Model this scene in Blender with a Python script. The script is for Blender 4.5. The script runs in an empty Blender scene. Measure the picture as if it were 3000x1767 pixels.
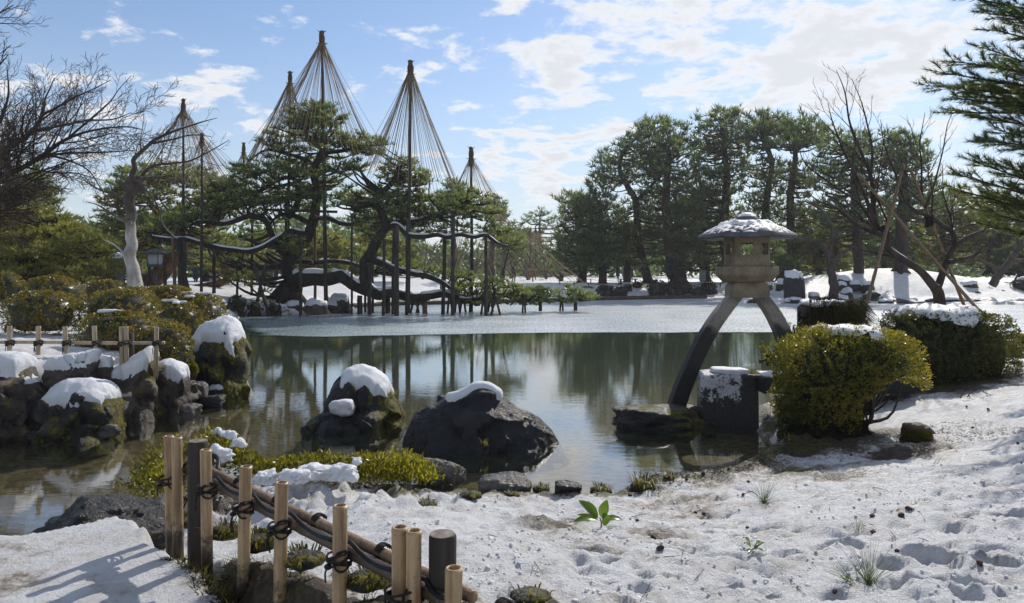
import bpy, bmesh, math, random
import numpy as np
from math import radians, sin, cos, pi

scene = bpy.context.scene
COL = scene.collection
# ------------------------------------------------------------------ camera
F, HZ, EYE = 2100.0, 795.0, 2.1      # focal length and horizon row in photograph pixels, eye height over the pond
cam_data = bpy.data.cameras.new('camera')
cam_data.sensor_width = 36.0
cam_data.lens = F / 3000.0 * 36.0
cam_data.shift_y = -(883.5 - HZ) / 3000.0
cam_data.clip_start = 0.05
cam_data.clip_end = 3000.0
cam = bpy.data.objects.new('camera', cam_data)
cam.location = (0, 0, EYE)
cam.rotation_euler = (radians(90), 0, 0)
COL.objects.link(cam)
scene.camera = cam
# ------------------------------------------------------------------ light
SUN_AZ = math.atan2(0.466, 0.885)     # from +Y towards +X
SUN_EL = radians(37.0)
sun_data = bpy.data.lights.new('sun', 'SUN')
sun_data.energy = 3.0
sun_data.angle = radians(0.53)
sun_data.color = (1.0, 0.94, 0.85)
sun = bpy.data.objects.new('sun', sun_data)
from mathutils import Vector
sdir = Vector((sin(SUN_AZ) * cos(SUN_EL), cos(SUN_AZ) * cos(SUN_EL), sin(SUN_EL)))
sun.rotation_euler = sdir.to_track_quat('Z', 'Y').to_euler()
COL.objects.link(sun)
scene.view_settings.view_transform = 'Standard'
scene.view_settings.look = 'None'
scene.view_settings.gamma = 1.0
scene.view_settings.use_curve_mapping = False
scene.view_settings.exposure = 0.45
scene.render.engine = 'CYCLES'
scene.cycles.max_bounces = 8
scene.cycles.transparent_max_bounces = 12
scene.cycles.caustics_reflective = False
scene.cycles.caustics_refractive = False
scene.cycles.use_denoising = True


class NT:
    """small helper that writes node trees"""
    def __init__(s, tree):
        s.t = tree
        tree.nodes.clear()

    def n(s, typ, ins=None, **props):
        nd = s.t.nodes.new(typ)
        for k, v in props.items():
            setattr(nd, k, v)
        for k, v in (ins or {}).items():
            sock = nd.inputs[k]
            if isinstance(v, bpy.types.NodeSocket):
                s.t.links.new(v, sock)
            elif isinstance(v, (tuple, list)) and len(v) == 3 and sock.type == 'RGBA':
                sock.default_value = (*v, 1)
            else:
                sock.default_value = v
        return nd

    def m(s, op, a, b=None, c=None, clamp=False):
        ins = {0: a}
        if b is not None: ins[1] = b
        if c is not None: ins[2] = c
        return s.n('ShaderNodeMath', ins, operation=op, use_clamp=clamp).outputs[0]

    def vm(s, op, a, b=None):
        ins = {0: a}
        if b is not None: ins[1] = b
        return s.n('ShaderNodeVectorMath', ins, operation=op).outputs[0]

    def mix(s, f, a, b, blend='MIX'):
        nd = s.n('ShaderNodeMix', data_type='RGBA', blend_type=blend)
        for i, v in ((0, f), (6, a), (7, b)):
            if isinstance(v, bpy.types.NodeSocket): s.t.links.new(v, nd.inputs[i])
            elif isinstance(v, tuple): nd.inputs[i].default_value = (*v, 1)
            else: nd.inputs[i].default_value = v
        return nd.outputs[2]

    def noise(s, vec, scale, detail=4, rough=.55, dist=0.0):
        ins = {'Scale': scale, 'Detail': detail, 'Roughness': rough, 'Distortion': dist}
        if vec is not None: ins['Vector'] = vec
        return s.n('ShaderNodeTexNoise', ins).outputs['Fac']

    def step(s, v, lo, hi, a=0.0, b=1.0):
        return s.n('ShaderNodeMapRange', {0: v, 1: lo, 2: hi, 3: a, 4: b}, interpolation_type='SMOOTHSTEP').outputs[0]

    def ramp(s, f, stops):
        nd = s.n('ShaderNodeValToRGB', {0: f})
        cr = nd.color_ramp
        while len(cr.elements) > 1: cr.elements.remove(cr.elements[-1])
        cr.elements[0].position, cr.elements[0].color = stops[0][0], (*stops[0][1], 1)
        for p, c in stops[1:]:
            e = cr.elements.new(p)
            e.color = (*c, 1)
        return nd.outputs[0]

    def scl(s, vec, xyz):
        return s.n('ShaderNodeMapping', {'Vector': vec, 'Scale': xyz}).outputs[0]


# ------------------------------------------------------------------ sky
world = bpy.data.worlds.new('World')
scene.world = world
world.use_nodes = True
w = NT(world.node_tree)
sky = w.n('ShaderNodeTexSky', sky_type='NISHITA', sun_disc=False, sun_elevation=SUN_EL, sun_rotation=SUN_AZ,
          air_density=1.0, dust_density=0.25, ozone_density=3.0, altitude=50)
tc = w.n('ShaderNodeTexCoord').outputs['Generated']
sep = w.n('ShaderNodeSeparateXYZ', {0: tc})
dx, dy, dz = sep.outputs
az = w.m('ARCTAN2', dx, dy)
el = w.m('ARCSINE', dz)
# clouds live on a layer high above the garden: the direction is projected on to it, flattened towards the horizon
zc = w.m('MAXIMUM', w.m('ADD', dz, 0.16), 0.02)
cu = w.m('DIVIDE', dx, zc)
cv = w.m('DIVIDE', dy, zc)
cvec = w.n('ShaderNodeCombineXYZ', {0: cu, 1: cv, 2: 0.0}).outputs[0]
cn = w.noise(w.vm('ADD', cvec, (3.1, 0.7, 0)), 4.4, 10, .62, .15)
cn2 = w.noise(w.vm('ADD', cvec, (8.3, 5.7, 2)), 0.9, 6, .55, .3)


def blob(px, py, sx, sy, amp):
    a0 = math.atan((px - 1500) / F)
    e0 = math.atan((HZ - py) / F * cos(a0))
    t = w.m('ADD', w.m('POWER', w.m('ABSOLUTE', w.m('DIVIDE', w.m('SUBTRACT', az, a0), sx / F)), 2.0),
            w.m('POWER', w.m('ABSOLUTE', w.m('DIVIDE', w.m('SUBTRACT', el, e0), sy / F)), 2.0))
    return w.m('MULTIPLY', w.m('EXPONENT', w.m('MULTIPLY', t, -1.0)), amp)


cover = None
for b in [
        (2350, 120, 620, 150, .34), (1900, 40, 330, 90, .20), (2650, 250, 420, 110, .22), (2300, 250, 150, 90, .16),
        (1600, 200, 150, 110, .30), (1480, 290, 170, 60, .27), (1260, 70, 60, 45, .20), (1330, 150, 90, 50, .30),
        (1160, 130, 110, 45, .28), (1200, 215, 120, 45, .27), (1640, 400, 260, 60, .29), (1560, 520, 330, 90, .36),
        (700, 265, 200, 45, .36), (500, 225, 160, 30, .20), (760, 385, 190, 50, .30), (1850, 330, 170, 45, .16),
        (2080, 275, 110, 55, .16), (500, 560, 420, 90, .28), (1700, 15, 180, 45, .2), (100, 330, 230, 100, .14), (420, 330, 120, 50, .16),
        (2860, 470, 140, 40, .14), (1500, 15, 130, 40, .15), (2480, 280, 200, 60, .12)]:
    v = blob(*b)
    cover = v if cover is None else w.m('ADD', cover, v)
# away from the view extra cloud is added to lift the ambient light, broken as it is at the top right of the photograph
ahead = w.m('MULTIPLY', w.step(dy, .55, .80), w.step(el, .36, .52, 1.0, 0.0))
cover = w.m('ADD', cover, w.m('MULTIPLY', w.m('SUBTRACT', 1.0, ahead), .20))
field = w.m('ADD', w.m('MULTIPLY', w.m('SUBTRACT', cn, .5), 2.5), w.m('MULTIPLY', w.m('SUBTRACT', cn2, .5), .45))
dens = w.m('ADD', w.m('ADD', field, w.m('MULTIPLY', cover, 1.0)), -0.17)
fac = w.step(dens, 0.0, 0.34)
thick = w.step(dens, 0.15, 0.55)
ccol = w.mix(thick, (5.7, 5.7, 5.75), (4.6, 4.7, 4.9))
skyc = w.mix(1.0, sky.outputs[0], (0.80, 0.765, 0.76), 'MULTIPLY')
# thin milky veil low over the horizon
veil = w.step(el, 0.0, 0.34, .62, .0)
skyc = w.mix(veil, skyc, (3.5, 3.85, 4.35))
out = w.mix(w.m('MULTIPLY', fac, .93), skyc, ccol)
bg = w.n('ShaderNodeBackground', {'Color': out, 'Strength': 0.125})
w.n('ShaderNodeOutputWorld', {'Surface': bg.outputs[0]})

# ------------------------------------------------------------------ numeric helpers
RNG = np.random.default_rng(7)
_perm = np.random.default_rng(3).permutation(256).astype(np.int64)
_perm = np.concatenate([_perm, _perm, _perm])
_grad = np.random.default_rng(4).normal(size=(256, 3))
_grad /= np.linalg.norm(_grad, axis=1)[:, None]


def pnoise(p):
    p = np.asarray(p, float)
    i = np.floor(p).astype(np.int64)
    f = p - i
    u = f * f * f * (f * (f * 6 - 15) + 10)
    i &= 255
    r = 0
    for a in (0, 1):
        wx = u[:, 0] if a else 1 - u[:, 0]
        ha = _perm[i[:, 0] + a]
        for b in (0, 1):
            wy = u[:, 1] if b else 1 - u[:, 1]
            hb = _perm[ha + i[:, 1] + b]
            for c in (0, 1):
                wz = u[:, 2] if c else 1 - u[:, 2]
                g = _grad[_perm[hb + i[:, 2] + c] & 255]
                r = r + wx * wy * wz * (g[:, 0] * (f[:, 0] - a) + g[:, 1] * (f[:, 1] - b) + g[:, 2] * (f[:, 2] - c))
    return r * 1.6


def fbm(p, octs=4, gain=.5, lac=2.03):
    p = np.asarray(p, float)
    r, a = 0, 1.0
    for k in range(octs):
        r = r + a * pnoise(p + 17.3 * k)
        p = p * lac
        a *= gain
    return r


def sm(x, a, b):
    t = np.clip((x - a) / (b - a), 0, 1)
    return t * t * (3 - 2 * t)


def nrm(v):
    return v / np.maximum(np.linalg.norm(v, axis=-1, keepdims=True), 1e-9)


def P(px, py, Y):
    """photograph pixel + distance -> place in the garden"""
    return np.array([(px - 1500) / F * Y, Y, EYE - (py - HZ) / F * Y])


def poly_sd(x, y, poly):
    """signed distance to a closed outline, positive inside"""
    poly = np.asarray(poly, float)
    d = np.full(x.shape, 1e18)
    ins = np.zeros(x.shape, bool)
    for (ax, ay), (bx, by) in zip(poly, np.roll(poly, -1, 0)):
        ex, ey = bx - ax, by - ay
        t = np.clip(((x - ax) * ex + (y - ay) * ey) / (ex * ex + ey * ey), 0, 1)
        d = np.minimum(d, (x - ax - t * ex) ** 2 + (y - ay - t * ey) ** 2)
        c = (ay > y) != (by > y)
        with np.errstate(divide='ignore', invalid='ignore'):
            ins ^= c & (x < (bx - ax) * (y - ay) / (by - ay if by != ay else 1e-12) + ax)
    d = np.sqrt(d)
    return np.where(ins, d, -d)


# ------------------------------------------------------------------ object helpers
class MB:
    """collects vertices and faces; build() links them as ONE mesh object"""
    def __init__(s):
        s.v, s.f, s.n = [], [], 0

    def add(s, v, f):
        v = np.asarray(v, float).reshape(-1, 3)
        s.v.append(v)
        for q in (f if isinstance(f, list) else [f]):
            q = np.asarray(q, np.int64)
            if len(q): s.f.append(q + s.n)
        s.n += len(v)
        return s

    def verts(s):
        return np.concatenate(s.v) if s.v else np.zeros((0, 3))

    def tube(s, pts, rad, k=6, cap=True):
        pts = np.asarray(pts, float)
        n = len(pts)
        rad = np.broadcast_to(np.asarray(rad, float), (n,))
        t = np.empty_like(pts)
        t[1:-1] = pts[2:] - pts[:-2]
        t[0], t[-1] = pts[1] - pts[0], pts[-1] - pts[-2]
        t = nrm(t)
        m = np.abs(t.mean(0))
        ref = np.eye(3)[int(np.argmin(m))]
        a = nrm(np.cross(t, ref))
        b = np.cross(t, a)
        ang = np.arange(k) / k * 2 * pi
        ring = pts[:, None] + rad[:, None, None] * (np.cos(ang)[None, :, None] * a[:, None] + np.sin(ang)[None, :, None] * b[:, None])
        i = np.arange(n - 1)[:, None] * k
        j = np.arange(k)[None]
        q = np.stack([i + j, i + (j + 1) % k, i + k + (j + 1) % k, i + k + j], -1).reshape(-1, 4)
        v = ring.reshape(-1, 3)
        fs = [q]
        if cap:
            v = np.concatenate([v, pts[:1], pts[-1:]])
            jj = np.arange(k)
            fs.append(np.stack([np.full(k, n * k), (jj + 1) % k, jj], -1))
            e = (n - 1) * k
            fs.append(np.stack([np.full(k, n * k + 1), e + jj, e + (jj + 1) % k], -1))
        return s.add(v, fs)

    def lathe(s, prof, o=(0, 0, 0), k=16, ang0=0.0, axis=None):
        """prof: (radius, height) pairs; ends with radius 0 close the shape"""
        prof = np.asarray(prof, float)
        n = len(prof)
        ang = ang0 + np.arange(k) / k * 2 * pi
        v = np.stack([prof[:, 0:1] * np.cos(ang), prof[:, 0:1] * np.sin(ang), np.repeat(prof[:, 1:2], k, 1)], -1).reshape(-1, 3)
        if axis is not None:
            zq = np.array(Vector((0, 0, 1)).rotation_difference(Vector(axis)).to_matrix())
            v = v @ zq.T
        v = v + np.asarray(o, float)
        i = np.arange(n - 1)[:, None] * k
        j = np.arange(k)[None]
        return s.add(v, np.stack([i + j, i + (j + 1) % k, i + k + (j + 1) % k, i + k + j], -1).reshape(-1, 4))

    def box(s, c, size, rot=None, taper=1.0):
        x, y, z = np.asarray(size, float) / 2
        v = np.array([(-x, -y, -z), (x, -y, -z), (x, y, -z), (-x, y, -z), (-x * taper, -y * taper, z), (x * taper, -y * taper, z), (x * taper, y * taper, z), (-x * taper, y * taper, z)])
        if rot is not None: v = v @ np.asarray(rot).T
        return s.add(v + np.asarray(c, float), np.array([(0, 3, 2, 1), (4, 5, 6, 7), (0, 1, 5, 4), (1, 2, 6, 5), (2, 3, 7, 6), (3, 0, 4, 7)]))

    def mesh(s, name, mat, origin=(0, 0, 0), smooth=True, attrs=None):
        v = s.verts() - np.asarray(origin, float)
        me = bpy.data.meshes.new(name)
        me.vertices.add(len(v))
        me.vertices.foreach_set('co', v.astype(np.float32).ravel())
        tot = np.concatenate([np.full(len(q), q.shape[1]) for q in s.f])
        idx = np.concatenate([q.ravel() for q in s.f])
        me.loops.add(len(idx))
        me.loops.foreach_set('vertex_index', idx.astype(np.int32))
        me.polygons.add(len(tot))
        me.polygons.foreach_set('loop_start', np.concatenate([[0], np.cumsum(tot)[:-1]]).astype(np.int32))
        me.polygons.foreach_set('loop_total', tot.astype(np.int32))
        me.polygons.foreach_set('use_smooth', np.full(len(tot), bool(smooth)))
        for an, av in (attrs or {}).items():
            at = me.attributes.new(an, 'FLOAT', 'POINT')
            at.data.foreach_set('value', np.asarray(av, np.float32))
        me.materials.append(mat)
        me.update(calc_edges=True)
        return me

    def build(s, name, mat, parent=None, origin=None, smooth=True, attrs=None, kind=None, label=None):
        if origin is None:
            origin = np.array(parent.matrix_world.translation if parent is None else world_loc(parent))
        me = s.mesh(name, mat, origin, smooth, attrs)
        o = bpy.data.objects.new(name, me)
        if parent is not None:
            o.parent = parent
            o.location = np.asarray(origin) - np.array(world_loc(parent))
        else:
            o.location = origin
        COL.objects.link(o)
        if kind: o['kind'] = kind
        if label: o['label'] = label
        return o


def world_loc(o):
    l = Vector((0, 0, 0))
    while o is not None:
        l = l + Vector(o.location)
        o = o.parent
    return l


def thing(name, label, cat, loc, group=None):
    o = bpy.data.objects.new(name, None)
    o.empty_display_size = .2
    o.location = [float(c) for c in loc]
    COL.objects.link(o)
    return tag(o, label, cat, group)


def tag(o, label, cat, group=None, kind=None):
    o['label'] = label
    o['category'] = cat
    if group: o['group'] = group
    if kind: o['kind'] = kind
    return o


def structure(mb, name, mat, **k):
    o = mb.build(name, mat, None, (0, 0, 0), **k)
    o['kind'] = 'structure'
    return o


def smooth_path(pts, n=24, rad=None):
    """Catmull-Rom through the points"""
    pts = np.asarray(pts, float)
    q = np.concatenate([[2 * pts[0] - pts[1]], pts, [2 * pts[-1] - pts[-2]]])
    seg = len(pts) - 1
    t = np.linspace(0, seg, n)
    i = np.minimum(t.astype(int), seg - 1)
    u = (t - i)[:, None]
    a, b, c, d = q[i], q[i + 1], q[i + 2], q[i + 3]
    r = .5 * (2 * b + (c - a) * u + (2 * a - 5 * b + 4 * c - d) * u ** 2 + (3 * b - a - 3 * c + d) * u ** 3)
    if rad is None: return r
    return r, np.interp(t, np.arange(len(pts)), rad)


def blades(C, D, L, W, nb, spread, rng, lo=.7, hi=1.25):
    """needle clumps: nb flat needles from every point C, pointing about D"""
    C = np.repeat(np.asarray(C, float), nb, 0)
    D = np.repeat(nrm(np.asarray(D, float)), nb, 0)
    n = len(C)
    d = nrm(D + spread * rng.normal(size=(n, 3)))
    s = nrm(np.cross(d, rng.normal(size=(n, 3)))) * (W / 2)
    l = (L * rng.uniform(lo, hi, n))[:, None]
    v = np.stack([C - s, C + s, C + d * l], 1).reshape(-1, 3)
    return v, np.arange(3 * n).reshape(-1, 3)


def leaves(C, D, N, L, W, rng, jit=.5):
    """rhombic leaves: from C along D, facing N"""
    n = len(C)
    d = nrm(D + jit * rng.normal(size=(n, 3)))
    s = nrm(np.cross(d, N + jit * rng.normal(size=(n, 3))))
    l = (L * rng.uniform(.7, 1.3, n))[:, None]
    ww = (W * rng.uniform(.7, 1.3, n))[:, None] / 2
    m = C + d * l * .5
    v = np.stack([C, m - s * ww, C + d * l, m + s * ww], 1).reshape(-1, 3)
    return v, np.arange(4 * n).reshape(-1, 4)


def face_normals_to_verts(v, f):
    n = np.zeros_like(v)
    fn = np.cross(v[f[:, 1]] - v[f[:, 0]], v[f[:, 2]] - v[f[:, 0]])
    for k in range(f.shape[1]):
        np.add.at(n, f[:, k], fn)
    return nrm(n)


_ico = {}
def ico(sub):
    if sub not in _ico:
        bm = bmesh.new()
        bmesh.ops.create_icosphere(bm, subdivisions=sub, radius=1.0)
        bm.verts.ensure_lookup_table()
        _ico[sub] = (np.array([v.co[:] for v in bm.verts]), np.array([[v.index for v in fc.verts] for fc in bm.faces]))
        bm.free()
    return _ico[sub]

# ------------------------------------------------------------------ materials
def new_mat(name):
    m = bpy.data.materials.new(name)
    m.use_nodes = True
    return m, NT(m.node_tree)


def finish(m, t, shader, disp=None):
    t.n('ShaderNodeOutputMaterial', {'Surface': shader})
    return m


def bump(t, h, strength, dist=.02):
    return t.n('ShaderNodeBump', {'Height': h, 'Strength': strength, 'Distance': dist}).outputs[0]


def mat_foliage(name, cols, trans=.35, rough=.42, spec=.5, tint=1.7):
    m, t = new_mat(name)
    rnd = t.n('ShaderNodeNewGeometry').outputs['Random Per Island']
    pos = t.n('ShaderNodeTexCoord').outputs['Object']
    big = t.noise(pos, 1.1, 2)
    f = t.m('ADD', t.m('MULTIPLY', rnd, .55), t.step(big, .3, .7, 0, .45))
    k = len(cols)
    c = t.ramp(f, [(i / max(k - 1, 1), x) for i, x in enumerate(cols)])
    b = t.n('ShaderNodeBsdfPrincipled', {'Base Color': c, 'Roughness': rough, 'Specular IOR Level': spec})
    tr = t.n('ShaderNodeBsdfTranslucent', {'Color': t.mix(1.0, c, (tint, tint * 1.02, tint * .6), 'MULTIPLY')})
    return finish(m, t, t.n('ShaderNodeMixShader', {0: trans, 1: b.outputs[0], 2: tr.outputs[0]}).outputs[0])


def mat_bark(name, c1, c2, scale=6, stretch=.25, b=.5, rough=.85, top=None):
    m, t = new_mat(name)
    pos = t.n('ShaderNodeTexCoord').outputs['Object']
    n1 = t.noise(t.scl(pos, (1, 1, stretch)), scale, 6, .65)
    n2 = t.noise(pos, scale * .22, 3)
    f = t.step(t.m('ADD', t.m('MULTIPLY', n1, .7), t.m('MULTIPLY', n2, .4)), .38, .72)
    c = t.mix(f, c1, c2)
    if top:                                  # upper bark of another colour, above the height top[0]
        z = t.n('ShaderNodeSeparateXYZ', {0: pos}).outputs[2]
        g = t.step(t.m('ADD', z, t.m('MULTIPLY', t.m('SUBTRACT', n2, .5), top[1])), top[0] - .35, top[0] + .35)
        c = t.mix(g, c, t.mix(f, top[2], top[3]))
    bs = t.n('ShaderNodeBsdfPrincipled', {'Base Color': c, 'Roughness': rough, 'Specular IOR Level': .3, 'Normal': bump(t, n1, b, .03)})
    return finish(m, t, bs.outputs[0])


def mat_plain(name, c1, c2, scale=8, rough=.7, b=.3, spec=.4, det=5, lo=.35, hi=.65, dist=.01):
    m, t = new_mat(name)
    pos = t.n('ShaderNodeTexCoord').outputs['Object']
    n1 = t.noise(pos, scale, det, .6)
    bs = t.n('ShaderNodeBsdfPrincipled', {'Base Color': t.mix(t.step(n1, lo, hi), c1, c2), 'Roughness': rough, 'Specular IOR Level': spec,
                                          'Normal': bump(t, n1, b, dist)})
    return finish(m, t, bs.outputs[0])


def snow_look(t, pos, scale=1.0):
    """colour-free relief shared by everything that is snow"""
    h = t.m('ADD', t.noise(pos, 26 * scale, 5, .65), t.m('MULTIPLY', t.noise(pos, 140 * scale, 3, .7), .55))
    return bump(t, h, .7, .022 / scale)


def mat_snow_cap():
    m, t = new_mat('snow')
    pos = t.n('ShaderNodeNewGeometry').outputs['Position']
    bs = t.n('ShaderNodeBsdfPrincipled', {'Base Color': (.71, .72, .74), 'Roughness': .5, 'Specular IOR Level': .35,
                                          'Subsurface Weight': .25, 'Subsurface Radius': (.03, .035, .04), 'Subsurface Scale': 1.0,
                                          'Normal': snow_look(t, pos)})
    return finish(m, t, bs.outputs[0])


def mat_ground():
    m, t = new_mat('snowy_ground')
    g = t.n('ShaderNodeNewGeometry')
    pos, nz = g.outputs['Position'], t.n('ShaderNodeSeparateXYZ', {0: g.outputs['True Normal']}).outputs[2]
    xyz = t.n('ShaderNodeSeparateXYZ', {0: pos}).outputs
    dirt = t.n('ShaderNodeAttribute', attribute_name='dirt').outputs['Fac']
    n1 = t.noise(pos, 3.0, 8, .68)
    n2 = t.noise(pos, 17, 5, .7)
    nn = t.m('ADD', t.m('MULTIPLY', n1, .6), t.m('MULTIPLY', n2, .4))
    thin = t.step(t.m('ADD', nn, t.m('MULTIPLY', dirt, .50)), .62, .76)
    slope = t.step(t.m('ADD', nz, t.m('MULTIPLY', t.m('SUBTRACT', nn, .5), .5)), .22, .40, 1.0, 0.0)
    bare = t.m('MAXIMUM', thin, t.m('MULTIPLY', slope, t.step(dirt, .12, .3)))
    soil = t.mix(t.step(n2, .35, .65), (.028, .020, .012), (.12, .085, .048))
    moss = t.mix(t.step(n2, .35, .65), (.03, .035, .008), (.13, .13, .02))
    soil = t.mix(t.step(t.noise(pos, 2.1, 4), .5, .62), soil, moss)
    grey = t.step(n1, .42, .62)
    snow = t.mix(grey, (.75, .755, .765), (.69, .685, .68))
    snow = t.mix(t.m('MULTIPLY', t.step(t.m('ADD', nn, t.m('MULTIPLY', dirt, .42)), .50, .68), .62), snow, (.42, .34, .25))
    c = t.mix(bare, snow, soil)
    bedn = t.noise(t.scl(pos, (1, 1.8, 1)), 7.5, 7, .75)
    far = t.step(xyz[1], 9, 20)
    bed = t.mix(t.step(bedn, .38, .62), t.mix(far, (.045, .032, .014), (.040, .058, .034)), t.mix(far, (.25, .185, .09), (.11, .15, .09)))
    under = t.step(xyz[2], -.015, .03, 1.0, 0.0)
    c = t.mix(under, c, bed)
    rough = t.m('ADD', t.m('MULTIPLY', bare, -.12), .55)
    h = t.m('ADD', t.m('ADD', t.noise(pos, 30, 6, .72), t.m('MULTIPLY', t.noise(pos, 95, 4, .75), .7)), t.m('MULTIPLY', bare, -.25))
    bs = t.n('ShaderNodeBsdfPrincipled', {'Base Color': c, 'Roughness': rough, 'Specular IOR Level': .4, 'Normal': bump(t, h, .9, .030)})
    return finish(m, t, bs.outputs[0])


def mat_rock(name, dark, light, moss=.0, moss_side=(.7, -.2, .4), rough=.38, warm=None, moss_cols=((.03, .03, .006), (.15, .13, .015)), scale=3.2):
    m, t = new_mat(name)
    tcn = t.n('ShaderNodeTexCoord')
    rnd = t.n('ShaderNodeObjectInfo').outputs['Random']
    pos = t.vm('ADD', tcn.outputs['Object'], t.n('ShaderNodeCombineXYZ', {0: t.m('MULTIPLY', rnd, 40), 1: t.m('MULTIPLY', rnd, 17)}).outputs[0])
    n1 = t.noise(pos, scale, 8, .68, .3)
    n2 = t.noise(pos, scale * 6, 5, .65)
    n3 = t.noise(t.vm('ADD', pos, (4, 2, 8)), scale * .6, 4, .6)
    c = t.mix(t.step(n1, .36, .66), dark, light)
    if warm: c = t.mix(t.m('MULTIPLY', t.step(n3, .5, .66), .7), c, warm)
    c = t.mix(t.step(n2, .60, .74), c, tuple(min(x * 1.7 + .03, .4) for x in light))
    r = t.step(n1, .3, .7, rough - .1, rough + .25)
    if moss > 0:
        nrmv = t.n('ShaderNodeNewGeometry').outputs['Normal']
        side = t.n('ShaderNodeVectorMath', {0: nrmv, 1: moss_side}, operation='DOT_PRODUCT').outputs[1]
        f = t.step(t.m('ADD', t.m('ADD', t.m('MULTIPLY', side, .35), t.m('MULTIPLY', n3, .9)), t.m('MULTIPLY', n2, .35)), 1.0 - .42 * moss, 1.12 - .42 * moss)
        c = t.mix(f, c, t.mix(t.step(n2, .35, .65), *moss_cols))
        r = t.m('MAXIMUM', r, t.m('MULTIPLY', f, .85))
    h = t.m('ADD', n1, t.m('MULTIPLY', n2, .45))
    bs = t.n('ShaderNodeBsdfPrincipled', {'Base Color': c, 'Roughness': r, 'Specular IOR Level': .34, 'Normal': bump(t, h, 1.0, .07)})
    return finish(m, t, bs.outputs[0])


def mat_water():
    m, t = new_mat('pond_water')
    pos = t.n('ShaderNodeNewGeometry').outputs['Position']
    r1 = t.noise(t.scl(pos, (1.2, 3.6, 1)), 1.6, 4, .6)
    r2 = t.noise(t.scl(pos, (1, 2.2, 1)), 9.0, 3, .6)
    calm = t.step(t.noise(pos, .30, 2), .36, .66, .35, 1.0)
    nrmv = bump(t, t.m('MULTIPLY', t.m('ADD', r1, t.m('MULTIPLY', r2, .16)), calm), .013, .2)
    inc = t.n('ShaderNodeNewGeometry').outputs['Incoming']
    ca = t.m('ABSOLUTE', t.n('ShaderNodeVectorMath', {0: nrmv, 1: inc}, operation='DOT_PRODUCT').outputs[1], clamp=True)
    fr = t.m('ADD', t.m('MULTIPLY', t.m('POWER', t.m('SUBTRACT', 1.0, ca), 3.4), .97), .03, clamp=True)
    gl = t.n('ShaderNodeBsdfGlossy', {'Color': (.97, .98, 1.0), 'Roughness': .015, 'Normal': nrmv})
    tr = t.n('ShaderNodeBsdfTransparent', {'Color': (.88, .87, .72)})
    y = t.n('ShaderNodeSeparateXYZ', {0: pos}).outputs[1]
    murk = t.n('ShaderNodeBsdfDiffuse', {'Color': (.060, .085, .052)})
    body = t.n('ShaderNodeMixShader', {0: t.step(y, 9, 20, .08, .75), 1: tr.outputs[0], 2: murk.outputs[0]})
    return finish(m, t, t.n('ShaderNodeMixShader', {0: fr, 1: body.outputs[0], 2: gl.outputs[0]}).outputs[0])


def mat_ice():
    m, t = new_mat('pond_ice')
    pos = t.n('ShaderNodeNewGeometry').outputs['Position']
    x = t.n('ShaderNodeSeparateXYZ', {0: pos}).outputs
    n1 = t.noise(t.scl(pos, (1, 1.5, 1)), .35, 5, .6)
    n2 = t.noise(pos, 9.0, 5, .7)
    n3 = t.noise(t.scl(pos, (.35, 2.2, 1)), 1.1, 5, .65)
    fr = t.step(n1, .35, .65)
    west = t.step(x[0], -9, 3)                       # thinner, glassier ice towards the left bank
    c = t.mix(west, t.mix(fr, (.24, .31, .32), (.37, .45, .46)), t.mix(fr, (.47, .52, .54), (.66, .69, .71)))
    c = t.mix(t.m('MULTIPLY', t.step(n2, .50, .68), .45), c, (.74, .77, .80))
    c = t.mix(t.step(n3, .64, .72), c, (.85, .87, .9))
    h = t.m('ADD', t.noise(pos, 14, 4, .7), t.m('MULTIPLY', n2, .8))
    bs = t.n('ShaderNodeBsdfPrincipled', {'Base Color': c, 'Roughness': t.step(n2, .3, .7, .16, .42), 'Specular IOR Level': .5, 'IOR': 1.31,
                                          'Normal': bump(t, h, .10, .05)})
    thin = t.n('ShaderNodeBsdfTransparent', {'Color': (.7, .82, .8)})
    edge = t.n('ShaderNodeAttribute', attribute_name='edge').outputs['Fac']
    a = t.m('MULTIPLY', t.step(t.m('ADD', edge, t.m('MULTIPLY', t.m('SUBTRACT', n3, .5), .5)), .0, .35), t.step(x[0], -11, -2, .62, .97))
    return finish(m, t, t.n('ShaderNodeMixShader', {0: a, 1: thin.outputs[0], 2: bs.outputs[0]}).outputs[0])


def mat_bamboo(name, pale, brown, mud=True):
    m, t = new_mat(name)
    pos = t.n('ShaderNodeTexCoord').outputs['Object']
    rnd = t.n('ShaderNodeObjectInfo').outputs['Random']
    p2 = t.vm('ADD', pos, t.n('ShaderNodeCombineXYZ', {0: t.m('MULTIPLY', rnd, 9), 2: t.m('MULTIPLY', rnd, 23)}).outputs[0])
    st = t.noise(t.scl(p2, (1, 1, .05)), 70, 5, .6)
    bl = t.noise(t.scl(p2, (1, 1, .35)), 14, 5, .65)
    c = t.mix(t.step(t.m('ADD', t.m('MULTIPLY', st, .5), t.m('MULTIPLY', bl, .5)), .36, .64), brown, pale)
    c = t.mix(t.m('MULTIPLY', t.step(t.noise(p2, 38, 4, .7), .6, .72), .55), c, (.10, .07, .05))
    z = t.n('ShaderNodeSeparateXYZ', {0: pos}).outputs[2]
    if mud:
        f = t.step(t.m('SUBTRACT', z, t.m('MULTIPLY', t.m('SUBTRACT', t.noise(p2, 22, 6, .75), .5), .55)), .02, .16, .95, 0.0)
        c = t.mix(f, c, (.045, .032, .022))
    bs = t.n('ShaderNodeBsdfPrincipled', {'Base Color': c, 'Roughness': .42, 'Specular IOR Level': .4, 'Normal': bump(t, t.m('ADD', st, bl), .2, .004)})
    return finish(m, t, bs.outputs[0])


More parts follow.
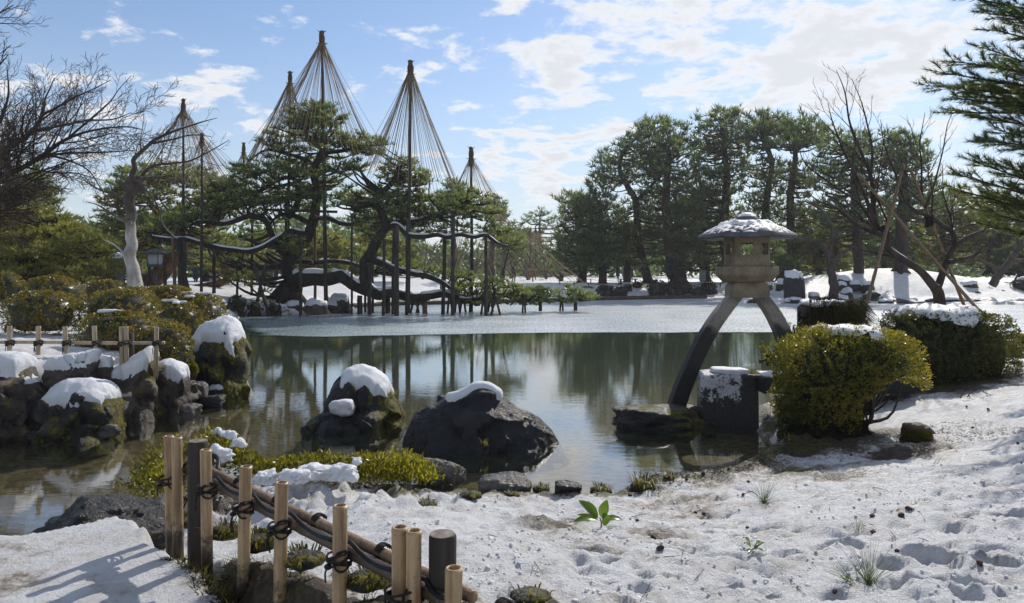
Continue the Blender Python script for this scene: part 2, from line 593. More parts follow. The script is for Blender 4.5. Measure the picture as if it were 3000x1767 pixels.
def mat_granite(name, c1, c2, wet=None):
    m, t = new_mat(name)
    pos = t.n('ShaderNodeTexCoord').outputs['Object']
    sp = t.noise(pos, 90, 4, .75)
    big = t.noise(pos, 3.5, 6, .6)
    c = t.mix(t.step(sp, .36, .64), c1, c2)
    c = t.mix(t.m('MULTIPLY', t.step(big, .42, .66), .5), c, tuple(x * .45 for x in c1))
    if wet:                                    # damp, algae-blackened lower part
        z = t.n('ShaderNodeSeparateXYZ', {0: pos}).outputs[2]
        f = t.step(t.m('ADD', z, t.m('MULTIPLY', t.m('SUBTRACT', big, .5), .7)), wet - .10, wet + .10, 1.0, 0.0)
        c = t.mix(f, c, t.mix(t.step(sp, .35, .65), (.008, .008, .008), (.03, .028, .026)))
    bs = t.n('ShaderNodeBsdfPrincipled', {'Base Color': c, 'Roughness': .7, 'Specular IOR Level': .4, 'Normal': bump(t, t.m('ADD', sp, big), .35, .006)})
    return finish(m, t, bs.outputs[0])


M = {}
M['snow'] = mat_snow_cap()
M['ground'] = mat_ground()
M['water'] = mat_water()
M['ice'] = mat_ice()
M['pine'] = mat_foliage('pine_needles', [(.042, .060, .030), (.078, .106, .044), (.13, .155, .055), (.21, .215, .068)], .62, .34, .8, 2.0)
M['pine_far'] = mat_foliage('far_pine_needles', [(.046, .068, .046), (.072, .098, .056), (.098, .130, .062), (.165, .178, .070)], .62, .36, .8, 2.0)
M['pine_yellow'] = mat_foliage('golden_pine_needles', [(.075, .08, .03), (.145, .148, .048), (.215, .205, .068), (.28, .25, .085)], .60, .42, .5)
M['pine_near'] = mat_foliage('near_pine_needles', [(.020, .034, .016), (.045, .068, .022), (.09, .115, .03), (.15, .15, .042)], .5, .35, .5)
M['hedge'] = mat_foliage('clipped_azalea_leaves', [(.045, .046, .014), (.10, .098, .022), (.17, .15, .032), (.23, .15, .036), (.30, .23, .05)], .46, .33, .6)
M['hedge_dark'] = mat_foliage('dark_leaves_and_core_shade', [(.012, .014, .010), (.022, .028, .014), (.04, .042, .018), (.07, .045, .025)], .2, .4, .5)  # dark bushes, and the painted shade inside the clipped ones
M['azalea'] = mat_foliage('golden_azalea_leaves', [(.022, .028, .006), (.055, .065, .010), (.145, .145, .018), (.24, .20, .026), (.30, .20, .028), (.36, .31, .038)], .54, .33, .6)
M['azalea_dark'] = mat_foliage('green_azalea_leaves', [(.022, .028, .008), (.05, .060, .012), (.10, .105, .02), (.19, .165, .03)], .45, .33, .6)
M['lime'] = mat_foliage('lime_azalea_leaves', [(.05, .048, .008), (.14, .13, .012), (.25, .23, .02), (.34, .30, .035)], .45, .35, .6)
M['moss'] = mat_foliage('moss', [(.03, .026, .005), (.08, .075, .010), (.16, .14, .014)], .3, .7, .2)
M['moss_core_dark'] = mat_foliage('dark_moss_and_core_shade', [(.008, .008, .004), (.018, .018, .006), (.04, .036, .010)], .2, .7, .3)  # real moss, and the painted shade inside the other bushes
M['grass'] = mat_foliage('grass_blades', [(.05, .045, .010), (.11, .10, .016), (.20, .16, .045)], .4, .5, .4)
M['big_leaf'] = mat_foliage('glossy_leaves', [(.07, .12, .012), (.10, .16, .016), (.14, .20, .022)], .45, .25, .6)
M['bark'] = mat_bark('dark_pine_bark', (.010, .008, .007), (.042, .034, .029), 7, .3, .9)
M['bark_red'] = mat_bark('red_pine_bark', (.045, .024, .014), (.20, .095, .048), 6, .3, .9)
M['bark_far'] = mat_bark('far_pine_bark', (.022, .017, .015), (.080, .055, .043), 4, .3, .7)
M['bark_twig'] = mat_bark('bare_twig_bark', (.026, .019, .016), (.095, .070, .057), 9, .2, .5)
M['bark_brown'] = mat_bark('brown_thicket_bark', (.06, .045, .035), (.16, .125, .10), 9, .2, .3)
M['bark_pale'] = mat_bark('lichen_white_bark', (.24, .215, .19), (.55, .52, .48), 5, .5, .8, top=(2.1, 1.2, (.030, .022, .018), (.105, .085, .07)))
M['post'] = mat_bark('weathered_post', (.020, .017, .015), (.072, .060, .050), 10, .08, .4)
M['post_tan'] = mat_bark('tan_post', (.10, .065, .036), (.25, .165, .09), 10, .08, .4)
M['straw'] = mat_bark('straw_rope', (.16, .115, .065), (.36, .28, .165), 20, .2, .3)
M['straw_dark'] = mat_bark('straw_cap', (.035, .024, .015), (.115, .078, .045), 16, .2, .5)
M['bamboo'] = mat_bamboo('aged_bamboo', (.46, .315, .17), (.235, .145, .072))
M['bamboo_rail'] = mat_bamboo('bamboo_rail', (.30, .195, .105), (.13, .075, .042), False)
M['bamboo_prop'] = mat_bamboo('bamboo_prop', (.26, .17, .085), (.11, .07, .038), False)
M['bamboo_old'] = mat_bamboo('pale_old_bamboo', (.52, .42, .30), (.30, .22, .14), False)
M['cord'] = mat_plain('black_palm_cord', (.010, .008, .007), (.035, .028, .022), 60, .9, .8)
M['hose'] = mat_plain('black_hose', (.006, .006, .008), (.012, .013, .016), 9, .5, .05, .25)
M['cut_wood'] = mat_plain('cut_wood', (.12, .095, .075), (.26, .22, .18), 18, .7, .3)
M['log'] = mat_bark('grey_log', (.035, .027, .022), (.115, .09, .072), 12, .06, .5)
M['rock'] = mat_rock('wet_dark_rock', (.008, .008, .009), (.030, .029, .032), .10, rough=.36)
M['rock_mossy'] = mat_rock('mossy_rock', (.010, .0095, .009), (.040, .036, .032), .60)
M['rock_brown'] = mat_rock('brown_shore_rock', (.024, .018, .014), (.105, .082, .064), .22, warm=(.16, .10, .06), rough=.45)
M['rock_grey'] = mat_rock('grey_rounded_rock', (.05, .045, .042), (.17, .155, .14), .25, rough=.30)
M['rock_slab'] = mat_rock('wet_flat_rock', (.010, .010, .010), (.05, .045, .04), .40, moss_side=(.3, -.1, .8))
M['granite'] = mat_granite('lantern_granite', (.145, .112, .072), (.33, .265, .185))
M['granite_leg'] = mat_granite('lantern_leg_granite', (.15, .13, .115), (.34, .30, .26), wet=1.20)
M['granite_roof'] = mat_granite('lantern_roof_granite', (.05, .049, .054), (.17, .166, .178))
M['black_stone'] = mat_rock('black_bridge_stone', (.006, .006, .007), (.022, .022, .024), 0)
M['skin'] = mat_plain('skin', (.45, .28, .20), (.52, .33, .24), 5, .6, 0)
M['hair'] = mat_plain('grey_hair', (.30, .28, .26), (.5, .48, .46), 40, .7, .2)
M['hair_dark'] = mat_plain('dark_hair', (.01, .008, .007), (.03, .025, .02), 40, .6, .2)
M['coat'] = mat_plain('dark_coat', (.010, .010, .014), (.022, .022, .028), 9, .8, .2)
M['coat_blue'] = mat_plain('navy_coat', (.012, .018, .04), (.025, .035, .07), 9, .8, .2)
M['coat_grey'] = mat_plain('grey_coat', (.12, .12, .14), (.20, .20, .22), 9, .8, .2)
M['hat'] = mat_plain('yellow_hat', (.62, .42, .03), (.75, .52, .05), 9, .8, .2)
M['lamp_wood'] = mat_plain('grey_lamp_wood', (.045, .042, .042), (.12, .115, .115), 12, .8, .3)
M['lamp_paper'] = mat_plain('frosted_lamp_pane', (.40, .42, .42), (.52, .54, .54), 4, .5, 0)
M['cone'] = mat_plain('pine_cone', (.030, .014, .010), (.11, .055, .045), 30, .8, .6)
M['box_grey'] = mat_plain('grey_metal', (.16, .19, .18), (.22, .25, .24), 4, .5, 0)
M['dead_leaf'] = mat_foliage('fallen_leaf', [(.11, .04, .01), (.22, .09, .02), (.2, .16, .03)], .3, .5, .4)
M['maroon'] = mat_plain('maroon_parasol', (.10, .015, .03), (.14, .02, .04), 4, .7, 0)


def mat_lichen_block():
    m, t = new_mat('lichen_stone')
    pos = t.n('ShaderNodeTexCoord').outputs['Object']
    s = t.n('ShaderNodeSeparateXYZ', {0: pos}).outputs
    n1 = t.noise(pos, 9, 7, .72)
    n2 = t.noise(pos, 34, 5, .7)
    n = t.m('ADD', t.m('MULTIPLY', n1, .65), t.m('MULTIPLY', n2, .35))
    # white lichen grows on the left two thirds of the face and thins out towards the waterline
    bias = t.m('ADD', t.step(s[0], .05, .26, .05, -.3), t.step(s[2], .05, .55, -.16, .03))
    f = t.step(t.m('ADD', n, bias), .535, .565)
    base = t.mix(t.step(n2, .35, .65), (.010, .010, .010), (.036, .033, .030))
    c = t.mix(f, base, t.mix(n2, (.30, .30, .31), (.58, .58, .60)))
    bs = t.n('ShaderNodeBsdfPrincipled', {'Base Color': c, 'Roughness': .65, 'Normal': bump(t, n, .5, .01)})
    return finish(m, t, bs.outputs[0])


M['lichen'] = mat_lichen_block()
# ================================================================== THE SETTING
NEAR = [(-40, 3.0), (-8, 3.9), (-4.5, 4.2), (-3.2, 4.5), (-2.5, 4.85), (-2.45, 5.3), (-2.75, 5.9), (-2.6, 6.3), (-2.0, 6.35), (-1.4, 6.35),
        (-.8, 6.42), (-.3, 6.2), (0, 6.12), (.7, 6.15), (1.1, 6.4), (1.3, 6.6), (2, 7.0), (2.7, 7.6), (3.1, 8.4), (3.2, 9.3), (3.7, 10.5), (4.5, 12),
        (6, 13.5), (9, 15.3), (14, 17), (40, 22), (40, -20), (-40, -20)]
FARB = [(-4.45, 12.1), (-5.2, 13.5), (-7, 18), (-10.2, 26), (-12.4, 32), (-12.9, 33.7), (-10.5, 33.9), (-9, 35.3), (-9.6, 40), (-8, 44), (-3.7, 46), (2, 49),
        (6.4, 52), (12, 55), (15.2, 55.5), (15.4, 50), (17, 47), (25, 46.5), (34, 45), (60, 40), (300, 40), (900, 900), (-900, 900), (-300, 8), (-10, 8.7),
        (-6.4, 9.0), (-5.8, 9.5), (-5.5, 10.2), (-5.1, 11.5)]
FENCE_A, FENCE_B = np.array([-1.824, 3.83]), np.array([-.187, 2.12])
_fd = nrm(FENCE_B - FENCE_A)
_fn = np.array([-_fd[1], _fd[0]])           # towards the pond side


def terrain(x, y, fine=False, want_dirt=False):
    x, y = np.atleast_1d(np.asarray(x, float)), np.atleast_1d(np.asarray(y, float))
    q = np.stack([x, y, np.zeros_like(x)], -1)
    wob = .18 * pnoise(q * 1.1 + 5) + .06 * pnoise(q * 4.3)
    dn = poly_sd(x, y, NEAR) + wob * np.clip(y / 8, .3, 2)
    df = poly_sd(x, y, FARB) + wob * np.clip(y / 12, .5, 2)
    dout = np.maximum(-np.maximum(dn, df), 0)
    bed = -.10 - np.clip(.07 * dout, 0, 1.2) + .03 * pnoise(q * 2)
    # near bank
    along = (x - FENCE_A[0]) * _fd[0] + (y - FENCE_A[1]) * _fd[1]
    side = (x - FENCE_A[0]) * _fn[0] + (y - FENCE_A[1]) * _fn[1]
    hn = .25 + .30 * sm(dn, .1, 2.6) + .20 * sm(dn, 1.5, 4.0)
    hn = hn + .24 * np.exp(-np.maximum(side, 0) / .9) * sm(side, -.02, .1) * sm(along, -.5, .6)
    hn = hn - .10 * sm(x, 1.5, 4) * sm(y, 5.5, 8)
    path = .36 + .31 * sm(dn, .05, .7)
    hn = np.where(along > -.6, path + (hn - path) * sm(side + .05 * pnoise(q * 7), -.10, .07), hn + (path - hn) * sm(-along, .3, 1.0) * (x < 0) * sm(-side, -.6, .3))
    # mossy hump under the big azalea
    hn = hn + .20 * np.exp(-(((x - 3.35) / .75) ** 2 + ((y - 7.75) / .55) ** 2))
    # far and left banks
    hf = .42 + .40 * sm(df, .3, 2.2) + .45 * sm(df, 3, 10)
    fs_ = sm(y, 44, 47) * sm(x, -4, 0) * (1 - sm(y, 80, 90))        # long low snow slope of the far shore
    hf = hf + (.06 + 1.05 * sm(df, .3, 8.5) - hf) * fs_
    hf = hf + 1.25 * np.exp(-(((x - 28) / 6.5) ** 2 + ((y - 53.5) / 4.2) ** 2)) * sm(df, .2, 4)
    hf = hf + .35 * np.exp(-(((x + 10.5) / 3) ** 2 + ((y - 22) / 4) ** 2))
    hf = hf + .30 * sm(df, .10, .55) * (1 - sm(df, .6, 2.4)) * (x < -4) * (1 - sm(y, 13, 18)) + .14 * sm(df, .05, .4) * (x < -4.8) * (1 - sm(df, 1, 3)) * (1 - sm(y, 10.6, 12))
    low = np.exp(-(((x + 9.5) / 4) ** 2 + ((y - 37) / 5) ** 2))
    hf = hf - .12 * low
    hf = hf + .05 * pnoise(q * .7) * sm(y, 8, 20)
    z = bed + (hn - bed) * sm(dn, -.10, .16)
    z = np.where(df > -.6, np.maximum(z, bed + (hf - bed) * sm(df, -.12, .22)), z)
    dirt = np.zeros_like(x)
    if want_dirt:
        for (bx, by, r, a) in DIRT:
            dirt = np.maximum(dirt, a * np.exp(-((x - bx) ** 2 + (y - by) ** 2) / r ** 2))
        band = np.exp(-((dn - .18) / .22) ** 2) * sm(y, 4.6, 5.6)
        dirt = np.maximum(dirt, .55 * band)
        dirt = np.maximum(dirt, .75 * np.exp(-((side - .06) / .13) ** 2) * sm(along, .25, .8) * (1 - sm(along, 2.5, 3.2)))
        dirt = np.maximum(dirt, .35 * np.exp(-(df / .25) ** 2) * (y < 70))
    if fine:
        onland = sm(z, .02, .2)
        amp = np.where(y < 8, 1.0, .7)
        d = .034 * fbm(np.stack([x * 2.1, y * 2.1, 0 * x], -1), 3) + .020 * fbm(np.stack([x * 8, y * 8, 0 * x + 3], -1), 3, .6)
        d = d + .012 * np.abs(pnoise(np.stack([x * 21, y * 21, 0 * x + 9], -1)))
        pitmask = sm(pnoise(np.stack([x * .45, y * .45, 0 * x + 31], -1)), -.35, .25)
        v = pnoise(np.stack([x * 4.6, y * 6.5, 0 * x + 55], -1))
        d = d - .052 * sm(v, .10, .7) * (.35 + .65 * pitmask) * np.exp(-np.maximum(y - 5, 0) / 2.5)
        v2 = pnoise(np.stack([x * 11, y * 12, 0 * x + 77], -1))
        d = d - .028 * sm(v2, .15, .7) * pitmask
        for (fx, fy, fa, fb, fr, fdp) in PITS:
            ca_, sa_ = cos(fr), sin(fr)
            e = np.sqrt((((x - fx) * ca_ + (y - fy) * sa_) / fa) ** 2 + ((-(x - fx) * sa_ + (y - fy) * ca_) / fb) ** 2) + .25 * pnoise(np.stack([x * 9, y * 9, 0 * x + fx * 5], -1))
            d = d - fdp * (1 - sm(e, .45, 1.0)) + fdp * .25 * np.exp(-((e - 1.25) / .25) ** 2)
        # loose heaps of shovelled snow by the azalea strip
        heap = np.exp(-(((x + 1.35) / 1.0) ** 2 + ((y - 5.55) / .35) ** 2)) + .8 * np.exp(-(((x + 2.15) / .4) ** 2 + ((y - 5.2) / .5) ** 2)) + .25 * np.exp(-(((x - .1) / .6) ** 2 + ((y - 4.9) / .4) ** 2))
        hv = fbm(np.stack([x * 4.2, y * 4.2, 0 * x + 12], -1), 4, .55)
        d = d + heap * (.07 + .13 * np.clip(hv, -.4, 1)) 
        smooth_path_zone = sm(-side, .0, .15) * (along > -.6)
        d = d * (1 - .72 * smooth_path_zone)
        d = np.where(df > 0, d * .8 + .05 * fbm(np.stack([x * 2.6, y * 2.6, 0 * x + 40], -1), 3) * (y < 22), d)
        z = z + d * onland * amp
    if want_dirt: return z, np.clip(dirt, 0, 1)
    return z



# old footprints and melt holes: place, half axes, turn, depth
_r = np.random.default_rng(91)
PITS = [(P(px, py, 1)[0] * Y, Y, a, b, r, dp) for (px, py, Y, a, b, r, dp) in [
    (2700, 1700, 3.15, .13, .07, -.1, .075), (2480, 1545, 3.85, .10, .055, -.2, .07), (2690, 1595, 3.6, .09, .05, 0, .07), (2600, 1620, 3.5, .08, .06, .3, .07), (2780, 1610, 3.55, .11, .05, -.4, .07), (2900, 1590, 3.6, .10, .06, .2, .07),
    (2930, 1640, 3.4, .10, .05, -.3, .07), (2860, 1710, 3.1, .10, .06, .1, .06), (2320, 1600, 3.65, .07, .05, 0, .05), (1980, 1570, 3.8, .15, .05, .2, .05), (2140, 1690, 3.15, .08, .05, .1, .06), (2250, 1740, 3.0, .06, .04, 0, .06), (1730, 1610, 3.6, .06, .045, 0, .05), (1810, 1640, 3.5, .05, .04, 0, .05), (2960, 1480, 4.2, .10, .06, 0, .06), (2400, 1430, 4.6, .10, .05, .2, .04)]]
PITS += [(.515, 4.17, .07, .06, 0, .03), (1.23, 3.62, .05, .05, 0, .025)]
PITS += [(_r.uniform(.2, 3.6), _r.uniform(2.5, 6.0), _r.uniform(.025, .07), _r.uniform(.02, .045), _r.uniform(-1, 1), _r.uniform(.02, .045)) for _ in range(70)]
# thawed spots: where the snow is thin, wet and brown
DIRT = [(1.75, 6.55, .55, .55), (1.3, 5.6, .5, .40), (.25, 4.75, .30, .45), (2.6, 6.6, .6, .45), (3.35, 7.75, .62, .95), (4.2, 7.9, .40, .6), (3.75, 6.95, .28, .8),
        (4.1, 7.0, .25, .7), (3.0, 7.35, .32, .9), (6.2, 10.4, 1.0, .9), (5.4, 10.2, .8, .8), (7.1, 10.6, .7, .8), (2.7, 6.15, .4, .5), (-.95, 5.8, .25, .6), (-.3, 2.75, .18, .7),
        (.12, 2.72, .12, .8), (-.62, 3.0, .16, .7), (1.2, 5.1, .3, .35), (-2.3, 3.3, .25, .35), (-2.5, 3.6, .2, .4), (.45, 3.9, .2, .3), (.9, 4.4, .2, .45), (-9.5, 36.3, 1.6, .5), (-11, 35, 1.0, .3)]


def grid_mesh(ys, cols, fine):
    s = np.linspace(-1.15, 1.15, cols)
    yy = np.repeat(ys, cols)
    xx = (ys[:, None] * s[None]).ravel()
    z, dirt = terrain(xx, yy, fine, True)
    r = len(ys)
    i = np.arange(r - 1)[:, None] * cols
    j = np.arange(cols - 1)[None]
    f = np.stack([i + j, i + j + 1, i + cols + j + 1, i + cols + j], -1).reshape(-1, 4)
    return np.stack([xx, yy, z], -1), f, dirt


ys1 = np.geomspace(1.75, 21.0, 450)
v, f, d = grid_mesh(ys1, 450, True)
g = MB().add(v, f)
structure(g, 'ground', M['ground'], attrs={'dirt': d})
ys2 = np.concatenate([np.geomspace(21.0, 75, 190), np.geomspace(76.5, 900, 30)])
v, f, d = grid_mesh(ys2, 290, True)
g = MB().add(v, f)
structure(g, 'far_ground', M['ground'], attrs={'dirt': d})


def ground_z(x, y):
    return float(terrain(x, y, True)[0])


def ground_at(px, py, lo=1.9, hi=90):
    Y = np.geomspace(lo, hi, 3000)
    x, z = (px - 1500) / F * Y, EYE - (py - HZ) / F * Y
    t = np.maximum(terrain(x, Y, True), 0)
    k = int(np.argmax(z <= t)) if (z <= t).any() else len(Y) - 1
    return np.array([x[k], Y[k], t[k]])


# water: one wide sheet, finely level
wv = np.array([(-400, 2.6, 0), (400, 2.6, 0), (400, 200, 0), (-400, 200, 0)], float)
structure(MB().add(wv, np.array([(0, 1, 2, 3)])), 'pond_water', M['water'])
# ice over the far half of the pond
ICE = [(-14, 34.5), (-9.3, 25.2), (-8.2, 23.3), (-6, 22.8), (-3, 23.6), (0, 24.3), (4, 24.5), (9.2, 24.6), (11.5, 23.5), (13.5, 20.5), (15.5, 18.2), (20, 18), (60, 24), (70, 60), (16, 60), (-14, 60)]
nx, ny = 170, 110
gx = np.linspace(-15, 62, nx)
gy = np.concatenate([np.linspace(17.5, 27, 75), np.linspace(27.5, 60, ny - 75)])
xx, yy = np.meshgrid(gx, gy)
xx, yy = xx.ravel(), yy.ravel()
sd = poly_sd(xx, yy, ICE)
sd = sd + .16 * fbm(np.stack([xx * .8, yy * .8, 0 * xx], -1), 4, .6)
keep = sd > -.02
# pull the rim of the sheet on to its outline so that the edge runs clean
i = np.arange(ny - 1)[:, None] * nx
j = np.arange(nx - 1)[None]
fq = np.stack([i + j, i + j + 1, i + nx + j + 1, i + nx + j], -1).reshape(-1, 4)
fq = fq[(sd[fq] > -.35).all(1)]
zz = np.full(xx.shape, .006)
mbi = MB().add(np.stack([xx, yy, zz], -1), fq)
structure(mbi, 'pond_ice', M['ice'], attrs={'edge': np.clip(sd / (.45 + 1.3 * np.clip((-xx - 3) / 6, 0, 1)), 0, 1)})

# kerb of logs along the far shore of the pond
def shore_kerb(pts, r, name, label):
    mb = MB()
    t = thing(name, label, 'kerb', (pts[0][0], pts[0][1], 0))
    pts = np.array([(x, y, .10) for x, y in pts])
    L = np.concatenate([[0], np.cumsum(np.linalg.norm(np.diff(pts, axis=0), axis=1))])
    n = int(L[-1] / .55)
    s = np.linspace(0, L[-1], n)
    pos = np.stack([np.interp(s, L, pts[:, k]) for k in range(3)], -1)
    mb.tube(pos, r * (1 + .22 * (np.arange(n) % 2)), 7)
    mb.build('log', M['log'], t)
    return t


shore_kerb([(-9.4, 41), (-7.9, 43.7), (-3.7, 45.8), (1, 48.3)], .13, 'log_kerb', 'low ribbed log edging along the ice behind the big pine')
shore_kerb([(1.4, 48.5), (6.4, 51.7), (12, 54.7), (15, 55.3)], .17, 'log_kerb', 'long dark kerb along the far shore below round bushes')

# ================================================================== ROCKS
def rock_verts(size, seed, sub=4, cuts=9, sharp=9.0, rough=.10, lean=0.0):
    rng = np.random.default_rng(seed)
    d, f = ico(sub)
    n = nrm(rng.normal(size=(cuts, 3)) * (1, 1, .9))
    p = rng.uniform(.62, 1.0, cuts)
    base = np.concatenate([n, np.eye(3), -np.eye(3)])
    pp = np.concatenate([p, np.full(6, .95)])
    q = np.maximum(d @ base.T, 0) / pp
    r = (q ** sharp).sum(1) ** (-1 / sharp)
    r = r * (1 + rough * fbm(d * 2.2 + seed * 3.7, 5, .55) + rough * .35 * (np.abs(pnoise(d * 6 + seed)) - .2))
    v = d * r[:, None]
    lo, hi = v.min(0), v.max(0)
    v = (v - (lo + hi) / 2) / (hi - lo)               # unit box
    v = v * np.asarray(size)
    v[:, 0] += lean * v[:, 2]
    return v, f


def snow_cap_mesh(v, f, th, zlo, zhi, nlo=.25, nhi=.6, seed=0, rag=.35, freq=2.5):
    n = face_normals_to_verts(v, f)
    nz = fbm(v * freq + seed * 1.7, 3)
    a = sm(n[:, 2] + rag * nz, nlo, nhi) * sm(v[:, 2] + .25 * (zhi - zlo) * nz, zlo, zhi)
    up = np.array([0, 0, 1.0])
    w_ = v + (up * .75 + n * .35) * (th * a * (1 + .25 * nz))[:, None] - n * (.02 * (a < .02))[:, None]
    fk = f[(a[f] > .03).any(1)]
    used = np.unique(fk)
    mp = np.full(len(v), -1)
    mp[used] = np.arange(len(used))
    return MB().add(w_[used], mp[fk])


def rock(px0, px1, py0, py1, Y, mat, label, seed, depth=.8, cap=0.0, caplo=.35, sub=4, group=None, cuts=9, sharp=9, rough=.10, lean=0, name='rock', cat='rock', sink=.25, nlo=.25, nhi=.6, cap_shift=0, rag=.35):
    """a rock whose outline fills the given box of the photograph, at distance Y"""
    wx = (px1 - px0) / F * Y
    z1, z0 = EYE - (py0 - HZ) / F * Y, EYE - (py1 - HZ) / F * Y
    hgt = (z1 - z0) * (1 + sink)
    v, f = rock_verts((wx, wx * depth, hgt), seed, sub, cuts, sharp, rough, lean)
    c = np.array([((px0 + px1) / 2 - 1500) / F * Y, Y + wx * depth * .15, z1 - hgt / 2])
    base = (c[0], c[1], z0)
    if cap <= 0:
        return tag(MB().add(v + c, f).build(name, M[mat], None, base), label, cat, group), v + c, f
    t = thing(name, label, cat, base, group)
    MB().add(v + c, f).build('stone', M[mat], t)
    vv = v + c
    snow_cap_mesh(vv, f, cap, z0 + (z1 - z0) * caplo, z0 + (z1 - z0) * (caplo + .25), nlo, nhi, seed, rag).build('snow_cap', M['snow'], t)
    return t, vv, f


def ridge_rock(top, ybase, Y, depth, mat, label, seed, cap=None, capth=.06, group=None, nx=110, nv=64, rough=.07, skew=.15, fam=1.0, name='rock', power=2.0):
    """a rock whose skyline follows the given points of the photograph; it has a full body in front of and behind that ridge"""
    top = np.asarray(top, float)
    z0 = EYE - (ybase - HZ) / F * Y - .18
    xs = (top[:, 0] - 1500) / F * Y
    hs = EYE - (top[:, 1] - HZ) / F * Y
    u = np.linspace(0, 1, nx)
    u = .5 - .5 * np.cos(u * pi) * (1 - .0)
    xw = xs[0] + (xs[-1] - xs[0]) * u
    h = np.interp(xw, xs, hs)
    h = np.convolve(np.pad(h, 2, 'edge'), [.12, .2, .36, .2, .12], 'valid')
    mid = (u - .5) * 2
    dp = depth * np.maximum(1 - np.abs(mid) ** 2.6, 0) ** .45 + .02
    vv = np.linspace(-1, 1, nv)
    U, V = np.meshgrid(np.arange(nx), vv, indexing='ij')
    prof = np.maximum(1 - np.abs(V) ** power, 0) ** .62
    edge = np.maximum(1 - np.abs(mid[U]) ** 14, 0)
    z = z0 + (h[U] - z0) * prof * edge + 0
    y = Y + dp[U] * (V + skew * (1 - V * V))
    v = np.stack([xw[U], y, z], -1).reshape(-1, 3)
    i = np.arange(nx - 1)[:, None] * nv
    j = np.arange(nv - 1)[None]
    f = np.stack([i + j, i + nv + j, i + nv + j + 1, i + j + 1], -1).reshape(-1, 4)
    n = face_normals_to_verts(v, f)
    q = v + seed * 3.1
    crag = fbm(q * 2.6, 5, .55) + .9 * (np.abs(fbm(q * (1.6, 1.6, 2.6) + 7, 3)) - .35)
    stepn = np.floor(crag * 2.2) / 2.2
    rg = np.random.default_rng(seed)
    K = 46                                                   # broken faces: every spot follows the tilt of the nearest of K planes
    lo, hi = v.min(0), v.max(0)
    pk = rg.uniform(lo, hi, (K, 3))
    tk = rg.normal(size=(K, 3)) * (1, 1, 1.3)
    dd = ((v[:, None] - pk[None]) ** 2 * (1, 1, 1.4)).sum(2)
    kk_ = dd.argmin(1)
    v0 = v.copy()
    fac = np.clip(((v - pk[kk_]) * tk[kk_]).sum(1) * .55, -.16, .16) + .10 * (rg.random(K)[kk_] - .5)
    v = v + n * (rough * (.35 * crag + .25 * stepn) * (1 - .75 * prof.reshape(-1) ** 3) + fac * (1 - .8 * prof.reshape(-1) ** 4) * min(1, rough * 8) * fam * edge.reshape(-1))[:, None]
    c = np.array([(xs[0] + xs[-1]) / 2, Y, z0 + .18])
    if cap is None:
        return tag(MB().add(v, f).build(name, M[mat], None, c), label, 'rock', group)
    t = thing(name, label, 'rock', c, group)
    MB().add(v, f).build('stone', M[mat], t)
    v = v0
    n = face_normals_to_verts(v, f)
    nz = fbm(v * 3.6 + seed, 5, .6)
    x0, x1, plo = cap                          # columns of the photograph that carry snow; how far it reaches down from the ridge
    px = v[:, 0] / Y * F + 1500
    pr = prof.reshape(-1) + (.05 if plo < .86 else .012) * nz
    a = sm(pr, plo, plo + .07) * sm(px + 10 * nz, x0, x0 + 18) * (1 - sm(px + 10 * nz, x1 - 18, x1)) * sm(n[:, 2] + .1 * nz, .12, .40)
    w_ = v + (np.array([0, 0, .85]) + n * .30) * (capth * a ** 1.15 * (1 + .30 * nz) + .02 * a)[:, None] - n * (.05 * (1 - a) ** 3)[:, None]
    fk = f[(a[f] > .03).any(1)]
    us = np.unique(fk)
    mp = np.full(len(v), -1)
    mp[us] = np.arange(len(us))
    MB().add(w_[us], mp[fk]).build('snow_cap', M['snow'], t)
    return t


# two islands of rock in the open water
ridge_rock([(946, 1238), (950, 1190), (958, 1160), (968, 1138), (985, 1120), (1003, 1106), (1030, 1094), (1060, 1090), (1090, 1098), (1120, 1120), (1143, 1150), (1160, 1170), (1174, 1200), (1178, 1240)], 1246, 10.0, .55, 'rock_mossy',
           'dark wet rock with mossy right side and a thick snow hood, in the pond', 12, (1000, 1150, .80), .06, rough=.13)
ridge_rock([(882, 1254), (890, 1240), (908, 1228), (930, 1216), (965, 1208), (1000, 1205), (1040, 1215), (1075, 1225), (1100, 1250)], 1262, 9.55, .42, 'rock', 'low black wet ledge at the foot of the mossy pond rock', 31, rough=.10)
tpat, vp, fp = rock(962, 1038, 1170, 1206, 9.45, 'snow', 'small rounded pat of snow on the lower ledge of the mossy pond rock', 8, .8, 0, .5, 4, cuts=3, sharp=4, rough=.10, name='snow_pat', cat='snow', sink=.4)
ridge_rock([(1163, 1300), (1172, 1265), (1180, 1243), (1207, 1223), (1216, 1204), (1243, 1198), (1255, 1186), (1282, 1180), (1300, 1168), (1322, 1166), (1363, 1151), (1383, 1139), (1406, 1131), (1430, 1134), (1457, 1151), (1481, 1165), (1508, 1187), (1528, 1203),
            (1562, 1216), (1592, 1236), (1626, 1262), (1649, 1286), (1662, 1308)], 1312, 8.75, .46, 'rock', 'widest black rock in the pond, peaked, with a thin snow crest', 44, (1300, 1486, .925), .028, rough=.085, nx=150, fam=.5, power=1.7)
rock(1278, 1330, 1158, 1200, 9.0, 'rock', 'small black knob behind the left slope of the peaked pond rock', 53, .7, 0, .5, 4, rough=.10)
rock(1800, 2095, 1192, 1268, 9.7, 'rock_slab', 'long flat wet rock with moss that carries the lantern leg', 63, .62, 0, .5, 5, rough=.12, sharp=8, sink=.4)
rock(1925, 2110, 1185, 1222, 10.1, 'rock_slab', 'thin ledge of wet layered rock beside the lichen block', 64, .6, 0, .5, 4, rough=.12, sink=.5)

